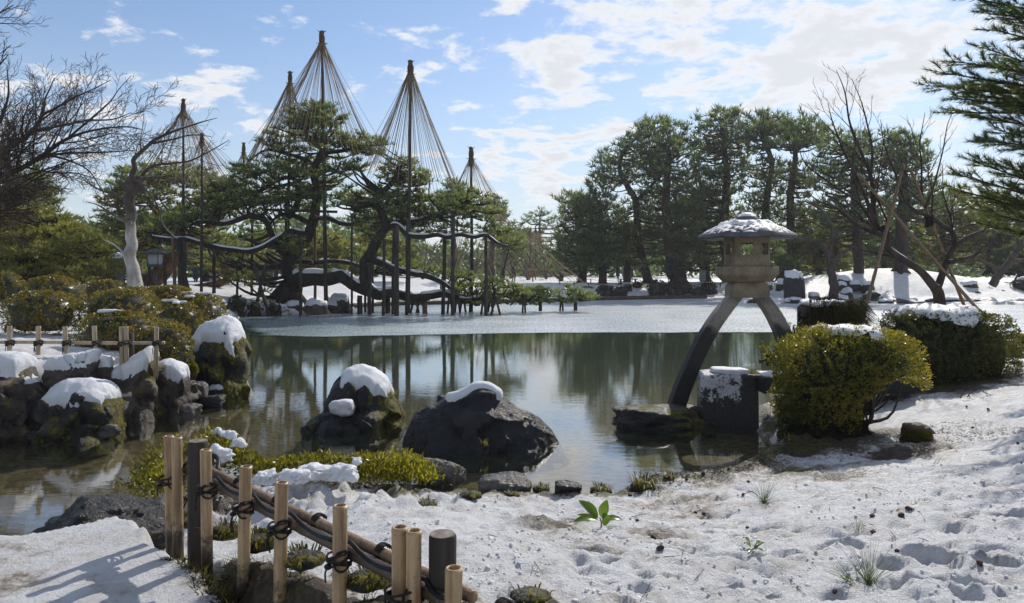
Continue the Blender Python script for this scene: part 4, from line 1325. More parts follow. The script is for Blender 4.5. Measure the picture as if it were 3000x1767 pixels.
# low golden azalea strip along the near shore
def strip():
    rng = np.random.default_rng(140)
    t = thing('azalea_strip', 'low yellow green azalea strip along the near shore, partly under snow', 'shrub', (-1.8, 6.1, .3))
    ctr = np.array([(-2.62, 5.35, .25), (-2.72, 5.85, .37), (-2.45, 6.12, .36), (-2.0, 6.10, .27), (-1.55, 6.15, .26), (-1.1, 6.15, .31), (-.78, 6.08, .25)])
    pth, rad = smooth_path(ctr, 60, [.20, .30, .24, .20, .20, .27, .18])
    n = 20000
    k = rng.integers(0, 60, n)
    d = nrm(rng.normal(size=(n, 3)))
    d[:, 2] = np.abs(d[:, 2]) * .9
    bx = pth[k] + d * (rad[k] * rng.uniform(.55, 1.05, n) * (1 + .3 * pnoise(pth[k] * 3 + d)))[:, None]
    bx[:, :2] += rng.normal(size=(n, 2)) * .03
    bx[:, 2] = bx[:, 2] - pth[k][:, 2] + np.array(terrain(bx[:, 0], bx[:, 1])).clip(.16) + .08 + .20 * (1 - sm(bx[:, 0], -2.55, -2.05))
    D = nrm(d + np.array([0, 0, .9]) + .45 * rng.normal(size=d.shape))
    MB().add(*leaves(bx, D, d, .040, .014, rng, .5)).build('foliage', M['lime'], t)
    mb = MB()
    for i in range(60):
        j = rng.integers(0, 60)
        e = pth[j] + np.array([rng.normal() * .2, rng.normal() * .15, .02])
        b = pth[j] + np.array([rng.normal() * .08, rng.normal() * .08, -.22])
        mb.tube([b, (b + e) / 2 + rng.normal(size=3) * .03, e], [.008, .006, .003], 4)
    mb.build('stem', M['bark_twig'], t)
    for (px, py, wd, hh, Y) in [(672, 1275, .14, .07, 5.9), (700, 1300, .13, .06, 5.8), (648, 1330, .18, .12, 5.5), (935, 1385, .42, .12, 5.65), (1010, 1385, .22, .11, 5.6), (860, 1400, .24, .12, 5.4), (1048, 1348, .09, .05, 5.9), (780, 1400, .20, .10, 5.5), (636, 1268, .10, .05, 6.0)]:
        vs, fs = rock_verts((wd, wd * .7, hh), int(px), 4, 3, 5, .28)
        vs = vs + .03 * fbm(vs * 14 + px, 3)[:, None] * nrm(vs)
        MB().add(vs + P(px, py, Y), fs).build('snow_pat', M['snow'], t)


strip()

# stump planted with grass
st = P(2415, 960, 11.8)
t = thing('planted_stump', 'old tree stump with grass and snow on its flat top, behind the golden azalea', 'tree stump', (st[0], 11.8, .35))
mb = MB()
zt_ = EYE - (893 - HZ) / F * 11.8
kk = 28
an = np.arange(kk) / kk * 2 * pi
mb.lathe([(1e-3, .3), (.50, .3), (.44, .6), (.41, zt_ - .25), (.41, zt_ - .05), (.37, zt_), (1e-3, zt_ + .02)], (st[0], 11.8, 0), kk)
mb.v[-1] += (.06 * fbm(mb.v[-1] * np.array([3, 3, .6]), 4))[:, None] * np.array([1, 1, .2])
mb.build('bark', M['bark_far'], t)
vs, fs = rock_verts((.72, .62, .14), 4, 4, 3, 5, .2)
MB().add(vs + np.array([st[0] - .05, 11.7, zt_ + .03]), fs).build('snow_cap', M['snow'], t)
rng = np.random.default_rng(150)
n = 420
a_ = rng.uniform(-2.6, .6, n)
gp = np.stack([st[0] + np.cos(a_) * .36, 11.8 + np.sin(a_) * .36, zt_ - rng.uniform(-.04, .3, n)], -1)
mb = MB()
for q in range(n):
    d0 = np.array([cos(a_[q]) * .25 + .12, sin(a_[q]) * .25, .16])
    L_ = rng.uniform(.7, 1.3)
    p1 = gp[q] + d0 * .5 * L_
    p2 = gp[q] + np.array([d0[0] * 1.0, d0[1] * 1.0, -.05 - .1 * rng.random()]) * L_
    mb.tube([gp[q], p1, p2], [.006, .006, .001], 3, False)
mb.build('grass', M['moss'], t)
d = nrm(rng.normal(size=(1500, 3)))
MB().add(*blades(np.array([st[0] + .06, 11.75, zt_ - .22]) + d * (.46, .42, .32), d, .05, .02, 3, .6, rng)).build('moss', M['moss_core_dark'], t)
# small leafy shrub right of the stump
bush(2478, 2530, 900, 12.0, 'tiny pale leaved shrub between stump and bamboo prop', 155, 'lime', n=420, L=.07, W=.03, ybase=955, core=False, stems=10, name='small_shrub', amp=.3)
bush(2298, 2345, 918, 10.9, 'sparse dark twiggy shrub left of the planted stump', 156, 'azalea_dark', n=130, L=.06, W=.025, ybase=1010, core=False, stems=9, name='twiggy_shrub', amp=.4)
bush(2225, 2290, 1000, 9.3, 'sparse yellow leaved sprig leaning out over the water beside the lantern leg', 157, 'lime', n=130, L=.06, W=.028, ybase=1060, core=False, stems=8, name='leafy_sprig', amp=.4)

# ================================================================== BAMBOO FENCES
def culm(mb, base, h, r, nodes, rng, hollow=True, tilt=(0, 0)):
    """an upright bamboo: ridged nodes, hollow cut end"""
    prof = [(1e-4, -.15), (r * 1.02, -.15)]
    for z in sorted(nodes):
        prof += [(r, z - .012), (r * 1.035, z - .006), (r * .99, z), (r * 1.05, z + .006), (r, z + .014)]
    prof += [(r * .99, h - .004), (r * .96, h)]
    if hollow: prof += [(r * .70, h + .0005), (r * .66, h - .006), (r * .64, h - .055), (1e-4, h - .057)]
    else: prof += [(1e-4, h)]
    pr = np.array(prof)
    k = 20
    mb2 = MB().lathe(pr, (0, 0, 0), k)
    v = mb2.v[0]
    v = v + np.outer(v[:, 2], np.array([tilt[0], tilt[1], 0]))
    mb.add(v + np.asarray(base, float), mb2.f[0])


def cord_wraps(mb, c, r_post, r_rail, rdir, rng, loops=4, s=1.0):
    s0, s = s, s * .8
    """palm-cord lashing round a post and the rail beside it, crossed, with loose ends"""
    c = np.asarray(c, float)
    rd = np.array([rdir[0], rdir[1], 0.0])
    nr = np.array([-rd[1], rd[0], 0.0])
    for q in range(loops):
        tt = np.linspace(0, 2 * pi, 15)
        ox = (q - (loops - 1) / 2) * .010 * s
        el = r_post + .008 * s
        sl = .020 * (1 if q % 2 else -1) * s
        ring = c + np.outer(np.cos(tt) * el, rd) + np.outer(np.sin(tt) * (el + .012 * s), nr) + np.outer(np.sin(tt + .5 * q) * sl + ox, (0, 0, 1))
        mb.tube(ring, .006 * s, 6)
    for q in range(1):
        tt = np.linspace(0, 2 * pi, 13)
        ring = c + rd * (r_post + .006 + .013 * q) * s + np.outer(np.cos(tt) * (r_rail + .008), (0, 0, 1)) + np.outer(np.sin(tt) * (r_rail + .010), nr) + np.outer(np.sin(2 * tt) * .006, rd)
        mb.tube(ring, .006 * s, 6)
    k0 = c - nr * (r_post + .018 * s) + np.array([0, 0, -.02 * s])
    mb.lathe([(1e-4, -.016 * s), (.016 * s, -.008 * s), (.020 * s, 0), (.015 * s, .01 * s), (1e-4, .016 * s)], k0, 8)
    for q in range(1 + int(rng.random() < .4)):
        e = k0 + np.array([-.012 + .014 * q, .0, -.06 - .05 * rng.random()]) * s
        mb.tube(smooth_path([k0, (k0 + e) / 2 + np.array([-.008, .0, .008]) * s, e], 7), .0045 * s, 5)


rng = np.random.default_rng(160)
ZT = 1.22
fence = thing('bamboo_fence', 'low fence of cut bamboo posts and tied rail along the path in the foreground', 'fence', (FENCE_A[0], FENCE_A[1], .66))
posts = [(500, 1277), (522, 1280), (607, 1315), (712, 1366), (820, 1413), (993, 1480), (1170, 1544), (1208, 1556), (1316, 1667)]
pp_ = []
for px, py in posts:
    Y = (EYE - ZT) * F / (py - HZ)
    pp_.append((np.array([(px - 1500) / F * Y, Y])))
_c = np.mean(pp_, axis=0)
_u, _s, _vt = np.linalg.svd(np.array(pp_) - _c)
_fd = _vt[0] * np.sign(_vt[0][0])
_fn = np.array([-_fd[1], _fd[0]])
tops = []
for k, (px, py) in enumerate(posts):                       # every post stands on the straight line of the fence
    b_ = (px - 1500) / F
    tt_ = (b_ * _c[1] - _c[0]) / (_fd[0] - b_ * _fd[1])
    pp_[k] = _c + _fd * tt_
    tops.append(EYE - (py - HZ) / F * pp_[k][1])
for k, q in enumerate(pp_):
    mb = MB()
    ZT = tops[k]
    h = .56
    r = .0272 if k not in (0, 7) else .0255
    culm(mb, (q[0], q[1], ZT - h), h, r, [h - .018, h * (.40 + .1 * (k % 3)), .04], rng, True, (rng.normal() * .015, rng.normal() * .01))
    mb.build('post', M['bamboo'], fence, origin=(q[0], q[1], ZT - h))
for px, py, rad in ((580, 1295, .050), (1296, 1572, .046)):
    Y = (EYE - 1.22) * F / (py - HZ) + .02
    ZT = 1.22
    x = (px - 1500) / F * Y
    mb = MB().lathe([(1e-4, -.2), (rad, -.2), (rad, .545), (rad * .985, .5535), (rad * .95, .5575), (rad * .93, .558), (1e-4, .558)], (x, Y, ZT - .56), 20)
    mb.v[0] += .003 * pnoise(mb.v[0] * 30)[:, None]
    wp = mb.build('wooden_post', M['post'], fence, origin=(x, Y, ZT - .56))
    MB().lathe([(1e-4, ZT + .0005), (rad * .93, ZT + .0005), (rad * .90, ZT + .003), (1e-4, ZT + .004)], (x, Y, 0), 20).build('cut_top', M['cut_wood'], wp, smooth=False)
nrm2 = np.array([_fn[0], _fn[1]])
rz_ = 1.045
A_, B_ = FENCE_A + _fd * .10 + nrm2 * .062, FENCE_B + nrm2 * .062 + _fd * .02
ctr_ = [pp_[k] for k in (0, 2, 3, 4, 5, 6, 8)]
ctr_ = np.array([ctr_[0] - _fd * .02] + ctr_[1:-1] + [ctr_[-1] + _fd * .0])
def rail(off, z0, r, nm='rail', mat='bamboo_rail'):
    mb = MB()
    p2 = smooth_path(np.concatenate([ctr_ + nrm2 * off, np.full((len(ctr_), 1), z0)], 1), 150)
    zs = np.concatenate([[0], np.cumsum(np.linalg.norm(np.diff(p2, axis=0), axis=1))])
    rr = np.full(len(zs), r)
    for nd in np.arange(.12, zs[-1], .31):
        rr += .0022 * np.exp(-((zs - nd) / .012) ** 2)
    mb.tube(p2, rr, 14)
    mb.build(nm, M[mat], fence, origin=p2[0])
rail(.053, rz_ - .012, .0235, mat='bamboo')
rail(.100, rz_ + .010, .021)
# hose sagging along the rail between the ties
hs = []
for k in range(len(pp_) - 1):
    a, b = pp_[k], pp_[k + 1]
    if np.linalg.norm(b - a) < .1: continue
    for u in np.linspace(0, 1, 9)[:-1]:
        q = a + (b - a) * u + nrm2 * (.048 - .012 * sin(pi * u))
        hs.append((q[0], q[1], rz_ + .030 - .026 * sin(pi * u) ** 1.3))
q = pp_[-1] + nrm2 * .05
hs.append((q[0], q[1], rz_ + .03))
MB().tube(smooth_path(hs, 110), .0085, 8).build('hose', M['hose'], fence)
st0 = np.array([pp_[0][0], pp_[0][1]]) + _fd * .10 + nrm2 * .07
MB().tube(smooth_path([(st0[0], st0[1], 1.05), (st0[0] + .05, st0[1] + .03, 1.11), (st0[0] + .15, st0[1] - .02, 1.10), (st0[0] + .2, st0[1] - .14, 1.06)], 16), .012, 8).build('hose', M['hose'], fence)
for k, q in enumerate(pp_):
    if k in (1, 7): continue
    mb = MB()
    c = (q[0] + (.02 if k in (0, 6) else 0), q[1] - (.02 if k in (0, 6) else 0), rz_ - .02 - (.05 if k in (0, ) else 0))
    cord_wraps(mb, c, .031 if k not in (0, 6) else .052, .03, _fd, rng, 4)
    mb.build('cord_tie', M['cord'], fence)
    mb = MB()
    cc = np.array([q[0], q[1], rz_ + .012]) + np.array([*(_fd * .13 + nrm2 * .108), .0])
    for g_ in range(3):
        tt = np.linspace(0, 2 * pi, 13)
        rd3, nr3 = np.array([*_fd, 0]), np.array([*nrm2, 0])
        mb.tube(cc + rd3 * (.012 * (g_ - 1)) + np.outer(np.cos(tt) * .030, (0, 0, 1)) + np.outer(np.sin(tt) * .030, nr3), .0055, 5)
    mb.build('cord_tie', M['cord'], fence)

# fence on the left bank
f2 = thing('bamboo_fence', 'low pale bamboo fence with one tied rail in the snow on the left bank', 'fence', (-5.5, 10.0, .85))
FY = 10.0
for k, (px, py, pb) in enumerate([(-78, 956, 1045), (28, 956, 1052), (111, 956, 1050), (194, 957, 1040), (281, 955, 1040), (357, 957, 1040), (370.5, 957, 1040), (457, 958, 1035)]):
    q = P(px, py, FY)
    h = .55
    mb = MB()
    culm(mb, (q[0], FY, q[2] - h), h, .031, [h - .03, .22], rng, True, (rng.normal() * .02, 0))
    mb.build('post', M['bamboo_old'], f2, origin=(q[0], FY, q[2] - h))
    mb = MB()
    if k != 6:
        cord_wraps(mb, (q[0] + (.03 if k == 5 else 0), FY, EYE - (1005 - HZ) / F * FY), .036 if k != 5 else .068, .026, (1, 0), rng, 4, 1.5)
        mb.build('cord_tie', M['cord'], f2)
ra, rb = P(-120, 1004, FY + .05), P(486, 1006, FY + .05)
zs = np.arange(0, rb[0] - ra[0], .03)
rr = np.full(len(zs), .024)
for nd in np.arange(.1, 9, .33): rr += .004 * np.exp(-((zs - nd) / .015) ** 2)
MB().tube(np.stack([ra[0] + zs, np.full(len(zs), FY + .05), ra[2] + .006 * np.sin(zs * 2)], -1), rr, 10).build('rail', M['bamboo_old'], f2)
q = P(383, 975, FY + .16)
MB().lathe([(1e-4, -.1), (.045, -.1), (.045, .40), (1e-4, .41)], (q[0], FY + .16, q[2] - .4), 14).build('wooden_post', M['post'], f2, origin=(q[0], FY + .16, q[2] - .4))

# roots, moss and dead grass on the earth step under the fence
rng = np.random.default_rng(171)
n = 5200
al = rng.uniform(.25, 2.6, n)
sdv = rng.normal(size=n) * .06 + .0
xy = FENCE_A[None] + al[:, None] * nrm(FENCE_B - FENCE_A)[None] + sdv[:, None] * np.array([-nrm(FENCE_B - FENCE_A)[1], nrm(FENCE_B - FENCE_A)[0]])[None]
zz = terrain(xy[:, 0], xy[:, 1], True)
kp = pnoise(np.stack([xy[:, 0] * 3.4, xy[:, 1] * 3.4, zz * 3 + 5], -1)) > -.12
Cg = np.stack([xy[:, 0], xy[:, 1], zz - .005], -1)[kp]
Dg = rng.normal(size=Cg.shape) * (.8, .8, .4) + np.array([-.35, -.35, .25])
o = MB().add(*blades(Cg[::2], Dg[::2], .045, .006, 3, .5, rng)).build('moss', M['moss_core_dark'], None, (-1, 3, .8))
tag(o, 'dark moss and roots covering the earth step under the bamboo fence', 'moss', None, 'stuff')
o = MB().add(*blades(Cg[1::4], Dg[1::4] + (0, 0, .5), .075, .004, 2, .5, rng)).build('grass', M['grass'], None, (-1, 3, .8))
tag(o, 'thin dry grass growing along the earth step under the fence', 'grass', None, 'stuff')
# ================================================================== TREES
def nearest_on(skel, p):
    d = skel[:, :3] - p
    cost = np.linalg.norm(d, axis=1) + 1.2 * np.maximum(d[:, 2], 0)      # prefer wood below the pad
    return int(np.argmin(cost))


def in_poly(px, py, poly):
    return poly_sd(np.array([px]), np.array([py]), poly)[0]


def pads_in(poly, Y, n, rr, dep, rng, flat=.32, squash=1.0):
    """evenly spread flattened needle pads inside an outline of the photograph, given real depth"""
    poly = np.asarray(poly, float)
    lo, hi = poly.min(0), poly.max(0)
    out = []
    wid = (hi[0] - lo[0]) / 2
    xm = (hi[0] + lo[0]) / 2
    cand = rng.uniform(lo, hi, (n * 40, 2))
    sd = poly_sd(cand[:, 0], cand[:, 1], poly)
    cand, sd = cand[sd > 0], sd[sd > 0]
    chosen = []
    for k in range(n):
        ids = rng.integers(0, len(cand), 9)
        if chosen:
            ch = np.array(chosen)[:, :2]
            dd = np.min(np.linalg.norm((cand[ids][:, None] - ch[None]) * (1, 2.0), axis=2), axis=1)
        else:
            dd = np.ones(len(ids))
        i = ids[int(np.argmax(dd * rng.uniform(.6, 1, len(ids))))]
        chosen.append((cand[i, 0], cand[i, 1], sd[i]))
    res = []
    for (px, py, s) in chosen:
        u = (px - xm) / max(wid, 1)
        dz = dep * math.sqrt(max(0, 1 - u * u)) * rng.uniform(-1, 1)
        Yp = Y + dz
        c = P(px, py, Yp)
        r = min(rng.uniform(*rr), max(.45 * rr[0], s / F * Y * 1.1 + .25))
        res.append((c, r, r * rng.uniform(.75, 1.1), r * flat))
    return res


def pine(name, label, limbs, pads, needle='pine', bark='bark', nd=22, L=.2, W=.028, nb=5, group=None, cat='pine tree', seed=0, snow_on=(), twig_r=.02, up=.55, wood_parts=True, nt=6):
    """limbs: list of (points, radii); the first is the trunk. pads: (centre, rx, ry, rz)"""
    rng = np.random.default_rng(seed)
    base = limbs[0][0][0]
    t = thing(name, label, cat, base, group)
    skel = []
    for k, (pts, rad) in enumerate(limbs):
        pth, rd = smooth_path(pts, max(12, len(pts) * 7), rad)
        wig = .25 * rd[:, None] * np.stack([pnoise(pth * 1.3 + s) for s in (3, 9, 15)], -1)
        pth = pth + wig
        mb = MB().tube(pth, rd * (1 + .10 * pnoise(pth * 2.2)), 10 if k == 0 else 7)
        if k == 0 and wood_parts:                       # root flare
            for q in range(5):
                a = q * 2 * pi / 5 + seed
                e = pth[0] + np.array([cos(a) * rd[0] * 1.9, sin(a) * rd[0] * 1.9, -.25])
                mb.tube([pth[0] + (0, 0, rd[0] * 1.2), pth[0] + np.array([cos(a) * rd[0], sin(a) * rd[0], rd[0] * .2]), e], [rd[0] * .55, rd[0] * .45, rd[0] * .2], 6)
        mb.build('trunk' if k == 0 else 'branch', M[bark], t)
        skel.append(np.concatenate([pth, rd[:, None]], 1))
        if k in snow_on:
            sel = slice(2, len(pth) - 1)
            off = pth + np.array([0, 0, 1]) * rd[:, None] * .74
            gapn = pnoise(pth * 1.7 + 40)
            rr = rd * .58 * sm(gapn, -.45, .05) + .004
            MB().tube(off[sel] + np.array([0, 0, 1.0]) * .02, np.maximum(rr[sel], .004), 7).build('snow', M['snow'], t)
    skel = np.concatenate(skel)
    tw = MB()
    Cs, Ds = [], []
    for (c, rx, ry, rz) in pads:
        i = nearest_on(skel, c)
        s, r0 = skel[i, :3], skel[i, 3]
        end = c - np.array([0, 0, rz * .5])
        mid = s * .45 + end * .55 + np.array([rng.normal() * .15, rng.normal() * .15, -.08 * np.linalg.norm(end - s)])
        rb = min(r0 * .6, .025 + .022 * np.linalg.norm(end - s)) if twig_r > .012 else twig_r * 2
        pth, rd = smooth_path([s, mid, end], 9, [rb, rb * .8, rb * .45])
        tw.tube(pth, rd, 5, False)
        m = max(4, int(nd * (.35 + rx)))                     # shoots fanning out from the branch end, needles in tufts along them
        a = rng.uniform(0, 2 * pi, m) + np.arange(m) * 2.4
        ln = rng.uniform(.45, 1.12, m)
        lift = rng.uniform(-.15, 1.0, m) * rz / max(rx, .1) + rng.normal(size=m) * .08
        for q in range(m):
            dq = np.array([cos(a[q]) * rx, sin(a[q]) * ry, lift[q] * rx])
            e = end + dq * ln[q]
            e[2] += .10 * rx * ln[q] ** 2
            if q < nt: tw.tube([end, (end + e) / 2 - np.array([0, 0, .03]), e], [twig_r, twig_r * .8, twig_r * .4], 3, False)
            k = max(2, int(np.linalg.norm(e - end) / (L * .52)))
            u = np.linspace(.34, 1.0, k)[:, None]
            Cs.append(end + (e - end) * u + rng.normal(size=(k, 3)) * L * .14)
            Ds.append(np.tile(nrm(dq) * .75 + np.array([0, 0, up]), (k, 1)) + .25 * rng.normal(size=(k, 3)))
    tw.build('twigs', M[bark], t, kind='stuff')
    if Cs:
        MB().add(*blades(np.concatenate(Cs), np.concatenate(Ds), L, W, nb, .42, rng)).build('crown', M[needle], t)
    return t


def PP(lst, Y):
    """(px, py[, dY]) list -> points"""
    return [P(q[0], q[1], Y + (q[2] if len(q) > 2 else 0)) for q in lst]


# ------------------------------------------------ the great pine on the far bank
rng = np.random.default_rng(500)
Y0 = 36.0
pxm36 = Y0 / F
limbs = [
    (PP([(846, 880), (852, 850), (852, 815, .1), (843, 785, .1), (848, 758), (866, 742), (895, 703, .2), (914, 658, .3), (925, 603, .3), (930, 554, .2), (917, 499), (945, 445, -.2), (925, 421, -.2), (897, 390), (905, 355), (930, 318)], Y0),
     [.62, .52, .40, .36, .33, .31, .29, .27, .24, .22, .20, .17, .14, .11, .08, .04]),
    (PP([(855, 830), (897, 815, -.2), (956, 816, -.5), (995, 808, -.7), (1020, 822, -.8), (1048, 842, -.9), (1081, 855, -1), (1113, 862, -1), (1145, 857, -1), (1194, 868, -1.0), (1226, 874, -1), (1259, 868, -.8), (1300, 862, -.6), (1356, 881, -.4), (1420, 872), (1469, 864), (1517, 879, .5), (1600, 878, 1), (1690, 876, 1.5)], Y0),
     [.48, .40, .36, .34, .32, .31, .30, .28, .26, .23, .22, .20, .18, .14, .12, .10, .09, .08, .05]),
    (PP([(1080, 856, -1), (1070, 820, -1), (1068, 771, -1), (1084, 748, -1), (1100, 713, -1), (1116, 690, -1), (1130, 655, -1), (1112, 610, -.8), (1098, 585, -.7), (1139, 545, -.6), (1162, 512, -.6), (1185, 470, -.5)], Y0),
     [.32, .29, .27, .28, .24, .22, .20, .17, .16, .13, .10, .05]),
    (PP([(1092, 761, -1), (1145, 784, -1.2), (1194, 800, -1.3), (1259, 813, -1.3), (1297, 829, -1.2), (1325, 850, -1)], Y0), [.19, .17, .15, .14, .11, .07]),
    (PP([(1130, 668, -1), (1165, 661, -1.3), (1200, 690, -1.6), (1243, 693, -1.8), (1281, 688, -1.8), (1310, 695, -1.9), (1346, 687, -1.9), (1388, 695, -2), (1424, 690, -2), (1459, 713, -2), (1492, 722, -2)], Y0), [.15, .13, .12, .11, .10, .10, .09, .09, .08, .06, .03]),
    (PP([(1128, 665, -1), (1165, 653, -.6), (1210, 651, -.4), (1252, 640), (1297, 625), (1340, 612), (1365, 590)], Y0), [.18, .17, .16, .15, .14, .13, .06]),
    (PP([(848, 760), (820, 728, -.4), (796, 688, -.6), (784, 656, -.8), (765, 640, -1), (729, 632, -1.1), (690, 648, -1.2), (639, 656, -1.3), (590, 650, -1.3), (540, 668, -1.2)], Y0), [.20, .18, .16, .15, .14, .14, .13, .12, .09, .05]),
    (PP([(905, 690), (850, 680, -.6), (812, 700, -1), (768, 726, -1.4), (723, 737, -1.6), (671, 731, -1.6), (606, 718, -1.6), (545, 701, -1.6), (490, 700, -1.5), (440, 690, -1.4)], Y0), [.17, .15, .13, .12, .12, .11, .11, .10, .07, .04]),
    (PP([(914, 655), (860, 632, .3), (823, 630, .4), (800, 645, .5)], Y0), [.15, .13, .10, .06]),
    (PP([(845, 640, .2), (872, 592, .3), (880, 565, .3), (860, 540, .3), (820, 545, .4)], Y0), [.14, .15, .14, .12, .07]),
    (PP([(925, 640), (960, 640, .6), (1000, 655, .9), (1038, 655, 1), (1038, 620, 1)], Y0), [.13, .12, .10, .09, .06]),
    (PP([(917, 560), (840, 520, -.3), (760, 560, -.6), (700, 570, -.7), (650, 545, -.8)], Y0), [.12, .10, .09, .07, .04]),
    (PP([(935, 450), (1010, 440, .4), (1070, 430, .6), (1120, 450, .8)], Y0), [.12, .10, .07, .04]),
    (PP([(905, 470), (840, 450, .3), (780, 440, .4), (730, 470, .5)], Y0), [.11, .09, .07, .04]),
    (PP([(920, 770, .6), (980, 765, 1.5), (1040, 776, 2), (1090, 800, 2.2)], Y0), [.12, .11, .09, .05]),
    (PP([(878, 768, .5), (915, 770, .2)], Y0), [.13, .13]),
]
pads = []
def add_pads(poly, n, rr, dep=1.8, Y=Y0, flat=.30):
    pads.extend(pads_in(poly, Y, int(n * 2.5), (rr[0] * .62, rr[1] * .80), dep, rng, flat * 1.15))


add_pads([(845, 330), (880, 302), (940, 298), (990, 315), (1010, 350), (985, 372), (905, 372), (850, 362)], 13, (.6, 1.0))
add_pads([(792, 375), (860, 352), (1000, 368), (1012, 405), (1010, 440), (920, 452), (800, 440), (760, 420)], 15, (.6, 1.0), 2.2)
add_pads([(1000, 395), (1060, 385), (1120, 405), (1142, 425), (1122, 450), (1050, 462), (1005, 440)], 10, (.55, .9), 1.6)
add_pads([(680, 490), (760, 450), (860, 455), (960, 460), (1060, 470), (1075, 500), (960, 530), (800, 530), (690, 525)], 22, (.6, 1.0), 2.4)
add_pads([(570, 590), (600, 545), (660, 525), (780, 530), (850, 545), (860, 590), (760, 612), (640, 620)], 24, (.6, 1.0), 2.4)
add_pads([(450, 640), (520, 605), (640, 610), (700, 625), (640, 640), (540, 665), (440, 690), (400, 680)], 16, (.6, 1.0), 2.0)
add_pads([(430, 700), (470, 672), (560, 680), (600, 700), (540, 715), (440, 720)], 8, (.5, .8), 1.6)
add_pads([(850, 545), (900, 530), (1000, 530), (1060, 560), (1040, 600), (930, 610), (860, 600)], 14, (.55, .9), 2.4)
add_pads([(1115, 490), (1150, 460), (1200, 462), (1235, 500), (1270, 528), (1230, 545), (1150, 540), (1110, 520)], 13, (.5, .85), 1.5)
add_pads([(1060, 560), (1110, 540), (1200, 545), (1260, 570), (1300, 600), (1240, 640), (1130, 650), (1060, 640), (1040, 600)], 21, (.55, .9), 2.0)
add_pads([(1280, 575), (1330, 552), (1390, 555), (1440, 585), (1470, 620), (1440, 650), (1380, 640), (1310, 640)], 15, (.5, .85), 1.7)
add_pads([(1040, 650), (1120, 640), (1160, 660), (1120, 700), (1050, 690)], 7, (.5, .8), 1.4)
add_pads([(1200, 650), (1300, 640), (1440, 655), (1480, 680), (1410, 685), (1300, 685), (1200, 680)], 9, (.45, .7), 1.6)
add_pads([(1450, 680), (1490, 670), (1525, 700), (1525, 730), (1490, 735), (1460, 715)], 6, (.4, .6), 1.0)
add_pads([(820, 700), (870, 690), (900, 720), (870, 745), (825, 740)], 5, (.45, .7), 1.0, Y0 - 1)
add_pads([(1310, 800), (1370, 795), (1440, 815), (1520, 830), (1525, 880), (1450, 905), (1380, 890), (1320, 860)], 21, (.45, .75), 1.6, Y0 - .3)
add_pads([(1510, 850), (1560, 835), (1610, 850), (1612, 885), (1560, 893), (1515, 890)], 9, (.4, .65), 1.2, Y0 + .6)
add_pads([(1630, 850), (1665, 838), (1705, 850), (1750, 868), (1735, 882), (1690, 880), (1640, 888)], 8, (.38, .6), 1.0, Y0 + 1.4)
add_pads([(640, 815), (700, 790), (780, 800), (820, 830), (800, 855), (700, 840)], 5, (.4, .6), 1.2, Y0 - 1)
add_pads([(1000, 720), (1100, 730), (1200, 760), (1300, 790), (1300, 810), (1150, 800), (1010, 760)], 12, (.5, .8), 1.5, Y0 + 3.0)
add_pads([(580, 740), (700, 690), (800, 680), (800, 740), (700, 770), (600, 770)], 9, (.5, .8), 1.5, Y0 + 3.5)
add_pads([(600, 590), (760, 560), (900, 570), (900, 640), (760, 660), (620, 650)], 9, (.55, .9), 2.6, Y0 + 1.0)
add_pads([(1020, 560), (1180, 560), (1300, 600), (1290, 680), (1120, 690), (1020, 640)], 9, (.5, .85), 2.4, Y0 + 1.0)
add_pads([(480, 690), (640, 660), (780, 680), (790, 740), (640, 770), (500, 740)], 10, (.5, .8), 2.2, Y0 + 2.0)
great = pine('great_pine', 'great spreading old pine with snow lined limbs propped over the ice', limbs, pads, 'pine', 'bark', 13, .25, .050, 5, None, 'pine tree', 501, snow_on=(1, 3, 4, 5, 6, 7, 10, 14), twig_r=.016, nt=9)
vs, fs = rock_verts((1.1, .6, .22), 77, 4, 2, 5, .15)
MB().add(vs + P(846, 688, Y0 - .3), fs).build('snow', M['snow'], great)

# ------------------------------------------------ poles and props under it
def pole(x0, y0, x1, y1, Y, r, label, mat='post', group='wooden props under the great pine', name='support_pole', cat='pole', capped=False, k=9):
    b, e = P(x0, y0, Y), P(x1, y1, Y)
    b[2] = min(b[2], 0.0) - .15 if y0 > 885 else b[2] - .15
    mb = MB()
    n = 6
    r *= .84
    pts = b + (e - b) * np.linspace(0, 1, n)[:, None]
    pts[:, 0] += .012 * np.sin(np.arange(n) * 1.7 + x0)
    mb.tube(pts, np.linspace(r * 1.06, r * .92, n), k)
    if capped: mb.box(e + (0, 0, .03), (r * 3.6, r * 2.6, .10))
    return tag(mb.build(name, M[mat], None, (b[0], Y, max(b[2], 0))), label, cat, group)


